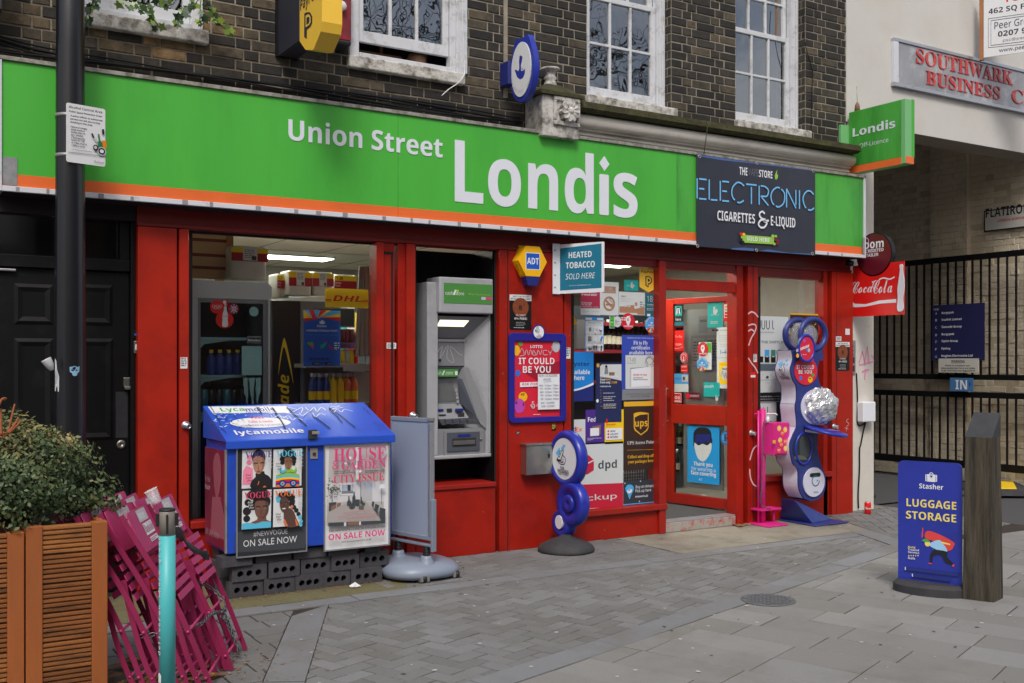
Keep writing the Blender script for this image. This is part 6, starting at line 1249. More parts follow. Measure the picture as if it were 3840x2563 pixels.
# lottery poster case and the lockdown notice on it
mat('case_blue',S(36,34,132),.35,var=.04); mat('lotto_red',S(200,34,58),.4); mat('lotto_dark',S(150,24,46),.4); mat('ball_purple',S(176,70,170),.4); mat('ball_green',S(70,160,60),.4); mat('ball_blue',S(40,110,200),.4); mat('star_blue',S(96,180,230),.4)
def hand(f,z,cx,cy,k,ink,fill=None): fingers(f,z,cx,cy,k,ink,fill)
lc=thing('poster_case','blue framed lottery poster case fixed to the red panel','poster',(4.7,-.06,1.0)); g=wall(-.052)
a0,c1=g.px(*zG(738,708)); a1,c0=g.px(*zG(1128,1312)); m=MB(); O=rrect(a0,c0,a1,c1,.035,5); b0,e1=g.px(*zG(776,764)); b1,e0=g.px(*zG(1090,1278)); n=len(O); I=rrect(b0,e0,b1,e1,.004,5); m.ringp(g,O,I,0,.022,'case_blue')
cc=g.px(*zG(936,705)); m.prism(g,circ(cc[0],cc[1],.062,.062,28),.0225,.026,'case_blue'); m.build('frame',lc,bevel=.004,seg=2)
f=Flat(g.sub(cc[0]-.055,cc[1]+.055,.0262),.11,.11,100,100,None,0); f.lw=2.2; f.circ(50,50,46,'white',46); f.pl([(30,30),(44,22),(50,40),(36,46)],'star_blue'); hand(f,zG,936,690,1.05,'ink','white'); f.t('THE',50,74,7,'ink','b',None,'c'); f.t('NATIONAL',50,83,7,'ink','b',46,'c'); f.t('LOTTERY',50,92,7,'ink','b',34,'c'); f.build('badge',lc)
f=Flat(g.sub(b0 +.001,e1 -.001,.0),b1 -b0 -.002,e1 -e0 -.002,100,100*(e1 -e0)/(b1 -b0),'lotto_red',.004); z=zG; f.lw=.8
f.Q(z,[(1090,900),(1090,1100),(940,1040),(850,985)],'lotto_dark'); f.E(z,796,830,22,36,'adt_yellow'); f.E(z,822,783,14,15,'ball_green'); f.E(z,803,985,17,21,'ball_blue'); f.E(z,838,1146,30,33,'adt_yellow'); f.E(z,814,1208,36,50,'ball_purple'); f.E(z,1064,802,26,40,'light_grey'); f.T('43',z,(822,1140),(848,1134),16,'ink'); f.T('4',z,(784,1196),(800,1196),20,'ink'); f.T('2',z,(834,1206),(846,1206),20,'ink')
f.T('LOTTO',z,(888,815),(970,812),20,'white'); f.T('IT COULD',z,(808,927),(1052,920),44,'white','b',4); f.T('BE YOU',z,(836,984),(1026,980),46,'white','b',4)
for pts in ([(815,845),(830,815),(845,860),(815,868)],[(850,860),(860,825),(875,862),(888,825),(900,860)],[(910,830),(925,858),(905,860),(905,830)],[(930,862),(940,828),(955,858),(965,825)],[(1000,830),(975,832),(978,860),(1005,858)],[(1010,830),(1020,848),(1035,825),(1018,862)],[(1040,780),(1050,800),(1040,830),(1030,800)]): f.Ln(z,pts,1.1,'light_grey',3)
f.Q(z,[(815,1048),(1000,1042),(1000,1072),(815,1080)],'white'); f.T('ASK FOR A LUCKY DIP',z,(828,1071),(1100,1062),17,'lotto_red'); hand(f,z,900,1205,1.0,'white'); f.T('YOUR',z,(926,1204),(952,1203),9,'white'); f.T('LOTTO',z,(926,1214),(952,1213),8,'white'); f.greek(40,f.uh *.965,62,1,2,'white'); f.build('poster',lc)
f=sheet(-.0765,zG(943,992),zG(1090,1230),100,None,'white',.0008); z=zG
for tx,p,q,c2 in (('NEW LOCKDOWN',(948,1014),(1076,1008),18),('HOURS',(980,1038),(1030,1034),16),('MON - 10:20am - 7:00pm',(950,1080),(1082,1070),12),('TUE - 10:20am - 7:00pm',(956,1102),(1082,1090),12),('WED - 10:20am - 7:00pm',(957,1126),(1084,1114),12),('THU - 10:20am - 7:00pm',(958,1148),(1084,1136),12),('FRI - 10:20am - 9:00pm',(962,1176),(1085,1158),12),('SAT - CLOSED',(962,1196),(1054,1190),12),('SUN - CLOSED',(964,1222),(1056,1210),12)): f.T(tx,z,p,q,c2,'ink','i')
f.Ln(z,[(980,1046),(1034,1040)],1,'ink'); tag(f.build('handwritten_notice'),'white handwritten lockdown hours notice stuck over the lottery poster','notice')
# steel ash bin
m=MB(); g=wall(-.052); a0,c1=g.px(*zI(-195,555)); a1=g.px(*zI(60,600))[0]; c0=g.px(*zI(-190,805))[1]; m.box(a0 +.01,a0 +.30,-.14,-.052,c0,c1 -.02,'steel'); m.box(a0,a0 +.31,-.15,-.05,c1 -.018,c1 -.002,'steel');
f=Flat(wall(-.1405).sub(a0 +.2,c1 -.07),.05,.07,50,70,None,0); f.pl([(12,20),(38,20),(34,55),(16,55)],'ink'); f.circ(25,8,6,'ink'); m.add([p for p in f.v],f.f,'ink'); tag(m.build('ash_bin',bevel=.003),'small steel bin box on the red panel behind the round lottery sign','bin')
# ================= posters in the poster window (behind the glass)
PW=.0275; z=zH
def post_(name,zf,tl,br,base,label,draw,cat='poster',Y=PW,uw=100,**k): return stick(name,zf,tl,br,base,label,cat,Y,uw,None,draw,**k)
mat('dim_white',S(192,198,200),.5); mat('teal',S(20,152,150),.45); mat('teal_dk',S(16,96,110),.45); mat('maroon2',S(158,40,70),.45); mat('brown_p',S(160,118,92),.5); mat('oyster',S(24,120,200),.45); mat('ups_brown',S(52,34,30),.45); mat('ups_gold',S(214,164,40),.45); mat('fedex',S(70,40,130),.45); mat('fedex_o',S(226,90,40),.45); mat('dhl',S(240,190,20),.45); mat('dpd_red',S(180,28,56),.45); mat('amz',S(46,52,62),.4); mat('amz_blue',S(70,160,216),.45); mat('nanny',S(196,28,44),.45); mat('uber',S(70,170,50),.45); mat('fit_blue',S(46,70,168),.45); mat('ups_navy',S(32,40,84),.45); mat('mask_blue',S(30,140,204),.45); mat('sky_blue',S(70,150,214),.45)
z=zS
def d1(f):
    f.Q(z,[(450,90),(878,90),(878,574),(455,568)],'maroon2'); f.T('Domestic',z,(640,235),(800,235),44,'white'); f.T('or sexual abuse?',z,(472,285),(818,292),44,'white'); f.greek(6,32,92,2,4,'light_grey'); f.T('For help contact',z,(472,462),(698,465),36,'white','r'); f.T('020 7593 1290',z,(472,505),(676,508),34,'white','r'); f.T('southwark.gov.uk/help',z,(472,545),(838,550),22,'white','r'); f.Ln(z,[(485,595),(545,595),(545,672),(485,672)],.8,'grey_ink',0,True); f.T('Refuge helpline',z,(490,640),(640,640),16,'grey_ink','r'); f.T('southwark.gov.uk',z,(700,645),(858,645),16,'grey_ink','r')
post_('poster',z,(455,0),(882,724),'dim_white','crimson and white help poster behind the flag sign',d1)
def d2(f):
    f.B(z,920,80,1225,243,'brown_p'); f.T('It is illegal',z,(985,140),(1150,138),34,'dim_white','r'); f.T('to smoke on',z,(985,178),(1165,178),30,'dim_white','r'); f.T('these premises',z,(958,215),(1190,218),30,'dim_white','r')
    f.Ln(z,[(1000,488),(1170,488)],7,'brown_p'); f.Ln(z,[(1080,400),(1090,360),(1120,380),(1110,415),(1150,425),(1165,470)],2.5,'brown_p',4); f.O(z,1080,466,128,32,'brown_p'); f.Ln(z,[(990,380),(1175,560)],9,'brown_p')
post_('poster',z,(883,-20),(1290,728),'dim_white','no smoking notice with a crossed cigarette behind the glass',d2)
def d3(f):
    f.Q(z,[(1308,520),(1860,480),(1860,715),(1308,690)],'brown_p'); f.Q(z,[(1308,665),(1700,675),(1700,712),(1308,698)],'dim_white'); f.Q(z,[(1620,430),(1830,400),(1850,545),(1640,585)],'dim_white'); f.E(z,1672,480,30,44,'brown_p'); f.E(z,1668,490,18,26,'skin1'); f.T('prove your age!',z,(1320,535),(1548,538),36,'white','bi'); f.T('If you look',z,(1330,375),(1610,375),28,'light_grey','i'); f.T('under 25 we ask',z,(1325,420),(1540,425),28,'light_grey','i'); f.greek(8,12,28,1,5,'grey_ink'); f.greek(80,28,94,3,7,'grey_ink'); f.greek(5,78,45,2,6,'white')
post_('poster',z,(1298,200),(1868,725),'dim_white','brown and white prove your age poster beside the teal card',d3)
post_('card',z,(1412,-60),(1722,190),'teal','teal delivery card left of the yellow shield sticker',lambda f: (f.T('deliveroo',z,(1465,92),(1655,88),40,'light_grey','r'),f.T('order now',z,(1515,138),(1618,132),26,'ink','r'),f.pl([(48,12),(58,8),(60,28),(68,22),(72,32),(60,48),(46,44),(44,36)],'light_grey')),'card')
def d5(f):
    f.pl([(0,0),(100,0),(100,f.uh *.78),(50,f.uh),(0,f.uh *.78)],'pp_yellow'); f.t('PayPoint',50,f.uh *.19,f.uh *.1,'pp_dark','b',84,'c'); f.pl([(32,f.uh *.32),(56,f.uh *.32),(70,f.uh *.42),(70,f.uh *.56),(58,f.uh *.66),(50,f.uh *.66),(50,f.uh *.80),(32,f.uh *.72)],'pp_dark'); f.pl([(38,f.uh *.36),(54,f.uh *.36),(64,f.uh *.44),(64,f.uh *.54),(54,f.uh *.61),(45,f.uh *.61),(45,f.uh *.73),(38,f.uh *.70)],'pp_yellow'); f.pl([(45,f.uh *.43),(52,f.uh *.43),(57,f.uh *.47),(57,f.uh *.52),(51,f.uh *.55),(45,f.uh *.55)],'pp_dark')
H0=230
f=sheet(PW,zH(1318,358),zH(1482,586),100,None,None,0); f.d=.001; f.prism(f.fr,[(0,-f.H *.78),(f.W /2,-f.H),(f.W,-f.H *.78),(f.W,0),(0,0)],0,.001,'pp_yellow'); d5(f); tag(f.build('shield_sticker'),'yellow shield shaped sticker with a letter P inside the shop window','sticker')
post_('card',z,(1878,238),(2150,760),'teal_dk','dark teal 18 plus age card at the right window edge',lambda f: (f.T('18+',z,(1915,425),(2105,430),130,'light_grey','r'),f.T("It's not personal",z,(1916,495),(2106,500),24,'white'),f.T("It's the law",z,(1916,528),(2055,528),22,'light_grey','r'),f.greek(12,f.uh *.64,70,2,9,'light_grey'),f.B(z,1914,690,1986,745,'white')),'card')
def d7(f):
    f.rect(3,4,97,f.uh *.93,'dim_white'); f.rect(36,0,64,13,'oyster'); f.T('MOBILE ACCESSORIES',z,(566,852),(940,862),34,'ink'); f.T('AVAILABLE HERE',z,(612,902),(892,905),34,'oyster','r')
    for i in range(3):
        for j in range(3):
            x,y=8+i *30,40+j *37; f.rect(x,y,x +27,y +33,'white'); f.greek(x +7,y +28,x +21,1,4,'grey_ink')
    for (a,b2,c2,d_) in ((20,44,23,62),(26,44,29,62),(42,46,43,64),(56,46,57,64),(15,82,21,104),(24,84,30,92),(24,95,30,103),(40,122,48,144),(52,122,60,144),(80,122,86,144)): f.rect(a,b2,c2,d_,'charcoal')
    f.pl([(72,50),(80,58),(90,54),(82,64),(74,60)],'charcoal'); f.pl([(76,100),(84,82),(92,84),(84,104)],'oyster'); f.pl([(10,128),(24,134),(30,130),(32,142),(18,142)],'charcoal'); f.Ln(z,[(745,1110),(770,1170)],2,'charcoal'); f.T('PLUS MANY MORE PRODUCTS AVAILABLE',z,(566,1428),(942,1436),22,'ink'); f.T('www.hdwireless.com',z,(650,1482),(858,1486),18,'white','r')
post_('poster',z,(548,756),(962,1500),'oyster','blue bordered mobile accessories poster with nine small pictures',d7)
def circle_sticker(zf,cx,cy,rx,ry,base,name,label,draw,Y=PW -.003,fr=None):
    g=fr or wall(Y); a,b2=g.px(*zf(cx,cy)); a2=g.px(*zf(cx +rx,cy))[0]; r=a2 -a; f=Flat(g.sub(a -r,b2 +r),2*r,2*r,100,100,base,.001,shape=circ(50,50,50,50,36)); f.lw=2; draw(f); return tag(f.build(name),label,'sticker')
def dn(f): f.pl(spl([(50,78),(36,56),(31,38),(38,22),(50,17),(62,22),(69,38),(64,56)],4),'white'); f.ring(48,40,8,4,'nanny'); f.line([(56,36),(60,22),(66,14)],4,'white'); f.t('nannybag',50,84,11,'white','b',70,'c')
circle_sticker(zS,1500,857,143,182,'nanny','round_sticker','round red luggage sticker in the poster window',dn)
def dst(f):
    f.pl(circ(50,50,50,50,20,30,150),'dim_white')
    for i,mt in enumerate(('pp_yellow','nanny','sky_blue','pp_yellow','nanny')): a0_,a1_=38+i *21,38+i *21+20; f.pl([(50,62)]+circ(50,50,49.5,49.5,6,a0_,a1_),mt)
    f.arc('LUGGAGE STORAGE',50,50,39,-82,82,8,'white','b'); f.rect(43,34,57,44,'white'); f.t('Stasher.com',50,58,10,'white','b',60,'c'); f.t('App Store',50,68,5,'white','r',26,'c')
circle_sticker(zS,2011,930,138,181,'sky_blue','round_sticker','round blue luggage storage sticker in the poster window',dst)
f=sheet(PW,zS(1195,742),zS(1352,988),100,None,None,0); f.d=0; f.circ(42,f.uh /2,56,'dim_white',f.uh /2); f.T('Our',zS,(1212,845),(1252,845),20,'ink'); f.T('delicious',zS,(1212,872),(1300,872),20,'ink'); f.T('food,',zS,(1212,900),(1262,900),20,'ink'); f.T('delivered',zS,(1212,930),(1308,930),20,'grey_ink','i'); f.B(zS,1088,735,1197,1010,'white'); f.B(zS,1097,742,1190,1000,'ink'); f.B(zS,1098,760,1189,975,'uber'); f.T('Uber',zS,(1112,850),(1172,850),26,'ink','b'); f.T('Eats',zS,(1112,888),(1170,888),26,'white','b'); tag(f.build('round_sticker'),'white round food sticker with a green phone in the poster window','sticker')
z=zH
def d8(f):
    H=f.uh; f.pl([(0,0),(100,0),(100,H *.62)]+[(100-100*i /10,H *(.62+.14*math.sin(math.pi *(i /10)*.5+.0))) for i in range(11)],'oyster'); f.pl([(100,H *.62)]+[(100-100*i /10,H *(.62+.14*math.sin(math.pi *(i /10)*.5))) for i in range(11)]+[(100*i /10,H *(.70+.10*math.cos(math.pi *(i /10)*.5)-.03*i /10)) for i in range(11)],'white')
    f.T('oyster',z,(678,1256),(858,1258),38,'navy','b',3); f.T('available',z,(668,1336),(862,1330),40,'white','b',3); f.T('here',z,(718,1386),(810,1386),40,'white','b',3)
post_('poster',z,(672,1128),(895,1580),'navy','blue oyster available here poster low at the left of the window',d8)
z=zI;
def d9(f):
    f.Q(zH,[(955,1262),(972,1244),(1152,1242),(1152,1392),(955,1350)],'dim_white'); f.Q(zH,[(1000,1275),(1012,1262),(1026,1275),(1030,1330),(995,1335)],'grey_ink'); f.E(zH,1012,1262,12,12,'ink'); f.Q(zH,[(1035,1315),(1090,1315),(1086,1345),(1040,1345)],'tan'); f.Q(zH,[(924,1240),(936,1234),(948,1240),(948,1262),(936,1272),(924,1262)],'ups_gold')
    f.T('Send your parcels',zH,(954,1364),(1124,1362),20,'white'); f.T('from',zH,(954,1392),(1000,1392),20,'white'); f.T('here,',zH,(1005,1391),(1052,1390),20,'ups_gold'); f.T('from only',zH,(954,1418),(1048,1418),20,'white'); f.T('£3.89',zH,(1054,1418),(1108,1417),20,'ups_gold'); f.T('5 simple steps to ship:',z,(443,110),(530,110),11,'white')
    for i in range(5): f.T(str(i +1),z,(445,142+i *24),(450,142+i *24),10,'ups_gold','r'); f.greek(28,93+i *11.5,78,2 if i % 2 else 1,5,'light_grey')
    f.E(z,420,220,10,14,'white'); f.T('Your shipment is on its way!',z,(445,268),(540,266),9,'ups_gold','r')
post_('poster',zH,(915,1226),(1153,1770),'ups_navy','navy send your parcels poster in the middle of the window',d9,Y=PW -.002)
def d10(f):
    z=zH; f.T('WWW.FIT2FLY247.CO.UK',z,(1205,1006),(1450,1008),11,'white','r'); f.T('Fit to Fly',z,(1262,1060),(1394,1062),34,'white','sb',3); f.T('certificates',z,(1244,1104),(1412,1106),34,'white','sb',3); f.T('available here',z,(1222,1150),(1436,1152),34,'white','sb',3); f.B(z,1188,1158,1456,1464,'dim_white'); f.T('£149',z,(1206,1224),(1282,1220),42,'grey_ink','r'); f.Ln(z,[(1204,1234),(1284,1230)],1,'grey_ink'); f.O(z,1410,1218,42,4,'grey_ink'); f.Ln(z,[(1395,1250),(1390,1230),(1378,1215),(1390,1185),(1415,1180),(1432,1195),(1446,1215),(1432,1222),(1432,1240),(1415,1244)],1.2,'ink',3)
    f.Q(z,[(1240,1282),(1420,1262),(1415,1440),(1238,1452)],'white'); f.Q(z,[(1226,1278),(1240,1282),(1238,1452),(1226,1440)],'light_grey'); f.Q(z,[(1226,1276),(1400,1264),(1420,1262),(1240,1284)],'grey_ink'); f.T('COVID-19 Test',z,(1256,1354),(1382,1340),17,'nanny'); f.T('Home Testing Kit and',z,(1256,1374),(1345,1366),9,'ink'); f.T('International Travel Certificate',z,(1258,1392),(1390,1380),9,'ink'); f.Q(z,[(1156,1474),(1484,1470),(1482,1562),(1154,1572)],'grey_ink'); f.T('THIS IS A RT-PCR SARS-COV-2 COVID-19 TEST',zI,(643,176),(882,168),12,'charcoal','r'); f.T('WITH FIT TO FLY CERTIFICATE',zI,(683,194),(840,188),12,'charcoal','r')
post_('poster',zH,(1155,972),(1485,1570),'fit_blue','blue fit to fly certificates poster with a white test box',d10)
z=zI
def d11(f):
    z=zI; f.B(z,634,228,907,258,'ups_gold'); f.Q(z,spl([(712,320),(740,312),(770,309),(800,312),(830,318),(830,430),(820,455),(795,475),(770,494),(745,475),(720,455),(712,430)],1),'ups_gold'); f.Q(z,[(720,352),(760,332),(824,326),(824,428),(812,450),(770,484),(730,450),(719,428)],'ups_brown'); f.T('ups',z,(722,428),(822,420),72*.78,'ups_gold','b',4); f.T('UPS Access Point',z,(660,566),(874,560),26,'dim_white','sb',3); f.Ln(z,[(660,612),(876,606)],.6,'ups_gold'); f.T('Collect and drop off',z,(663,676),(870,668),25,'ups_gold','sb'); f.T('your packages here.',z,(665,714),(872,708),25,'ups_gold','sb')
post_('poster',z,(634,228),(906,758),'ups_brown','dark brown parcel access point poster with a gold shield',d11)
post_('poster',z,(330,292),(481,560),'fedex','purple parcel poster with a brown box beside the yellow one',lambda f: (f.T('Fed',zI,(348,386),(412,386),36,'white','b',3),f.T('Ex',zI,(412,386),(460,386),36,'fedex_o','b',3),f.Q(zI,[(384,424),(450,412),(448,485),(436,490),(384,490)],'tan'),f.Q(zI,[(366,438),(436,434),(436,496),(366,500)],'white'),f.T('Pick up and drop off FedEx Express',zI,(344,524),(455,518),9,'white','r'),f.T('packages here.',zI,(344,534),(390,532),9,'white','r')))
def d13(f):
    z=zI; f.pl([(0,0),(48,0),(0,30)],'fedex'); f.line([(0,34),(50,0)],4,'coke')
    for a,b2,r in ((565,345,9),(580,355,8),(603,350,5),(600,385,5)): f.E(z,a,b2,r,r,'charcoal')
    f.Q(z,[(490,370),(500,358),(505,395),(492,398)],'coke'); f.T('SERVICEPOINT',z,(490,414),(568,412),11,'coke'); f.T('ON MYDHL',z,(490,428),(560,425),9,'ups_gold','r'); f.B(z,490,440,620,526,'white')
    for i,wd_ in enumerate(('SEND','COLLECT','RETURN')): f.E(z,508,461+i *24,7,8,'coke'); f.T(wd_,z,(524,468+i *23),(524+(40,62,58)[i],467+i *23),13,'ink')
post_('poster',z,(482,292),(632,558),'dhl','yellow send collect return poster between purple and brown ones',d13)
post_('poster',z,(180,372),(328,560),'dim_white','white parcel poster cut off by the window edge',lambda f: (f.T('Fed',zI,(188,464),(252,464),34,'fedex','b',3),f.T('Ex',zI,(252,464),(303,464),34,'fedex_o','b',3)))
def d15(f):
    z=zI; f.Q(z,[(200,890),(628,872),(628,1062),(200,1080)],'dpd_red'); f.T('dpd',z,(430,760),(578,752),62,'charcoal','b',5); f.Q(z,[(330,660),(355,652),(395,690),(395,772),(340,806),(300,780),(300,690)],'dpd_red'); f.Ln(z,[(350,715),(395,692)],2,'dim_white'); f.T('pickup',z,(250,1012),(578,1004),60*.8,'dim_white','g',4)
post_('poster',z,(200,562),(629,1066),'dim_white','large white and crimson parcel pickup poster behind the round sign',d15)
def d16(f):
    z=zI; f.T('Buy on Amazon',z,(728,914),(886,904),23,'white','r',3); f.T('Pick up here',z,(726,946),(850,940),23,'white','r',3); f.T('amazon',z,(724,988),(784,984),15,'white'); f.T('hub',z,(788,984),(824,982),18,'white','r'); f.Q(z,spl([(678,1000),(662,960),(648,935),(646,910),(660,890),(678,885),(698,890),(712,910),(708,935),(692,965)],4),'amz_blue'); f.Q(z,[(660,932),(680,918),(698,926),(696,944),(676,956),(660,948)],'white'); f.Q(z,[(668,930),(682,922),(686,926),(672,936)],'ink'); f.Q(z,[(628,1042),(895,1018),(895,1024),(628,1050)],'amz_blue')
    for x,y in ((640,875),(764,858),(900,850),(755,1018),(883,1010)): f.E(z,x,y,5,6,'light_grey')
post_('poster',z,(630,858),(905,1036),'amz','dark grey buy and pick up poster with a blue pin at the sill',d16)
# ---- door leaf stickers
DL=Fr(LF.at(0,0,-.018),LF.u,LF.v)
def dstick(name,zf,tl,br,base,label,draw=None,cat='sticker',d=.0): return stick(name,zf,tl,br,base,label,cat,0,100,None,draw,DL.sub(0,0,d))
dstick('sticker',zJ,(182,572),(290,788),'teal_dk','black and teal top up here sticker at the top of the door glass',lambda f: (f.rect(0,0,100,f.uh *.82,'ink'),f.T('here',zJ,(205,738),(262,736),26,'white','r'),f.B(zJ,202,586,270,690,'teal'),f.E(zJ,236,630,28,40,'ink'),f.Ln(zJ,[(222,665),(222,615),(244,605),(246,665)],7,'white'),f.T('top-up',zJ,(206,692),(266,690),16,'ink')))
dstick('card',zJ,(543,545),(706,808),'teal','large teal delivery card high on the door glass',lambda f: (f.pl([(38,25),(48,22),(50,42),(60,34),(66,48),(52,66),(38,62),(36,50)],'light_grey'),f.T('deliveroo',zJ,(580,686),(664,680),16,'light_grey','r'),f.greek(20,98,70,2,8,'light_grey'),f.rect(28,140,46,148,'ink'),f.rect(50,140,70,148,'ink')),'card')
def dcards(f):
    z=zJ; f.B(z,716,566,803,704,'white')
    for i,y in enumerate((592,624,656,688)):
        for j,x in enumerate((740,784)): f.B(z,x -16,y -11,x +16,y +11,('ups_gold','ball_blue','dim_white','dim_white','coke','light_grey','nanny','charcoal')[i *2+j])
    f.T('VISA',z,(726,628),(754,628),9,'navy','bi'); f.T('VISA',z,(770,628),(798,628),9,'navy','bi')
dstick('sticker',zJ,(708,532),(806,745),'coke','red payment cards sticker at the top right of the door glass',dcards)
dstick('sheet',zJ,(638,808),(806,1125),'dim_white','white customer notice sheet on the door glass',lambda f: (f.T('CUSTOMER NOTICE',zJ,(672,846),(774,842),11,'grey_ink'),f.greek(12,40,88,4,9,'light_grey'),f.greek(22,84,80,2,9,'light_grey'),f.rect(22,112,26,134,'sky_blue'),f.rect(52,112,56,134,'sky_blue'),f.rect(80,112,84,134,'sky_blue'),f.T('THANK YOU',zJ,(692,1078),(754,1074),11,'ink')),'notice')
dstick('sheet',zJ,(640,1130),(808,1452),'dim_white','white and yellow max 3 people sheet on the door glass',lambda f: (f.rect(13,20,92,f.uh *.86,'dhl'),f.E(zJ,732,1290,54,74,'dim_white'),f.T('MAX 3',zJ,(697,1258),(766,1254),22,'ink'),[f.O(zJ,x,y,9,3,'ink') for x,y in ((698,1278),(732,1296),(764,1278))],[f.Ln(zJ,[(x -12,y +45),(x -10,y +18),(x +10,y +18),(x +12,y +45)],2,'ink') for x,y in ((698,1278),(732,1296),(764,1278))],f.T('COVID-19',zJ,(670,1196),(735,1190),10,'ups_gold')),'notice')
dstick('card',zJ,(502,1384),(668,1540),'teal','teal push card in the middle of the door glass',lambda f: (f.T('push',zJ,(512,1444),(606,1436),30,'white','r',3),f.pl([(74,66),(80,62),(82,78),(90,70),(94,80),(84,92),(74,88)],'light_grey')),'card',.001)
dstick('sticker',zJ,(184,842),(295,1056),'coke','red cola push sticker on the left of the door glass',lambda f: (f.T('Coca-Cola',zJ,(204,916),(272,912),26,'light_grey','sc'),f.T('PUSH',zJ,(210,1000),(268,998),22,'white','r'),f.Ln(zJ,[(190,1025),(230,1030),(290,1010)],3,'light_grey',3)))
dstick('sticker',zJ,(262,1200),(334,1284),'coke','small red push label under the sunburst sticker',lambda f: (f.T('push',zJ,(272,1228),(322,1226),16,'white'),f.rect(10,62,90,66,'white')))
def dsun(f):
    for i in range(16): a=R(22.5*i); f.line([(50+36*math.cos(a),50+36*math.sin(a)),(50+48*math.cos(a),50+48*math.sin(a))],3.5,'white')
    f.circ(50,50,30,'nanny'); f.ring(50,50,30,3,'white'); f.pl([(44,84),(46,50),(48,36),(52,36),(54,50),(56,84)],'white')
circle_sticker(zJ,296,1126,44,68,'nanny','round_sticker','round red sunburst sticker with a bottle on the door glass',dsun,fr=DL)
circle_sticker(zJ,492,1040,58,78,'nanny','round_sticker','round red luggage sticker on the door glass',dn,fr=DL.sub(0,0,.001))
circle_sticker(zJ,486,1196,57,76,'sky_blue','round_sticker','round blue luggage storage sticker on the door glass',dst,fr=DL.sub(0,0,.001))
dstick('sheet',zJ,(440,958),(594,1264),'charcoal','framed licence sheet behind the round stickers on the door',lambda f: (f.rect(6,4,94,f.uh -6,'dim_white'),f.rect(60,8,92,60,'uber'),f.greek(20,110,80,4,8,'grey_ink')),'notice',-.002)
dstick('sticker',zJ,(190,1294),(340,1440),'sky_blue','pale blue identity card sticker on the door glass',lambda f: (f.rect(0,55,100,97,'dim_white'),f.T('citizencard one',zJ,(204,1354),(262,1350),18,'navy','r'),f.B(zJ,272,1306,340,1380,'light_grey'),f.E(zJ,294,1344,13,20,'charcoal')))
dstick('sticker',zJ,(192,1446),(252,1488),'dim_white','small white contactless pay sticker on the door glass',lambda f: f.T('Pay',zJ,(214,1478),(242,1478),14,'ink','r'))
dstick('sticker',zJ,(184,1492),(270,1600),'nanny','red juice sticker at the lower left of the door glass',lambda f: (f.rect(6,6,94,f.uh -6,'white'),f.rect(10,10,90,f.uh -10,'nanny'),f.T('OG',zK,(222,238),(270,236),26,'white','b',3),f.T('JUICE',zK,(220,264),(270,262),16,'white')))
dstick('sticker',zK,(325,176),(449,244),'maroon','dark red energy drink sticker on the door glass',lambda f: (f.T('ENERGY',zK,(366,220),(444,216),18,'white','r'),f.circ(14,f.uh *.5,16,'nanny')))
def dmask(f):
    z=zK; f.Q(z,spl([(392,590),(398,540),(430,505),(480,498),(530,510),(555,545),(560,590),(568,620),(560,660),(552,665),(404,670),(394,640)],3),'ink'); f.Q(z,[(408,650),(412,580),(430,560),(545,560),(552,640)],'navy'); f.Q(z,spl([(402,640),(440,665),(478,650),(520,665),(556,640),(560,690),(540,750),(505,800),(470,810),(435,780),(412,720)],3),'dim_white')
    for pts in ([(420,720),(478,700),(545,715)],[(478,660),(480,700),(476,790)]): f.Ln(z,pts,.6,'light_grey',3)
    for x in (445,512): f.E(z,x,635,13,8,'ink')
    f.T('Thank you',z,(396,852),(572,858),36,'white','b',3); f.T('for wearing a',z,(376,898),(598,904),34,'white','r',3); f.T('face covering',z,(372,936),(602,948),36,'white','b',3); f.T('ACS',z,(443,988),(476,988),20,'white','i'); f.greek(46,166,62,2,4,'white')
dstick('poster',zK,(338,482),(632,1030),'mask_blue','blue thank you for wearing a face covering poster on the door',dmask,'poster')
circle_sticker(zK,697,595,54,82,'sky_blue','round_sticker','round blue and black lettered badge low on the door glass',lambda f: (f.ring(50,50,46,5,'navy'),f.t('R',50,72,46,'ink','sb',46,'c')),fr=DL.sub(0,0,.001))
m=MB(); g=Fr(LF.at(0,0,-.06),LF.u,LF.v); a0,c1=g.px(*zJ(290,640)); a1=g.px(*zK(662,0))[0]; m.fbox(g,a0,a1,.28,2.02,-.02,0,'dim_white'); tag(m.build('notice_board'),'tall white board standing behind the open door glass','board')
f=Flat(g.sub(a0,2.0,.001),a1 -a0,1.0,100,170,None,0); f.d=.001; f.rect(20,40,95,92,'light_grey'); f.rect(24,44,55,88,'dim_white'); f.greek(26,50,52,7,5,'grey_ink'); f.rect(60,44,92,88,'dim_white'); f.greek(62,48,88,8,4.5,'grey_ink'); f.rect(40,8,64,36,'light_grey'); f.t('WARNING',52,18,4,'charcoal','b',18,'c'); tag(f.build('paper_sheets'),'pale licence sheets pinned to the tall board behind the door','notice')
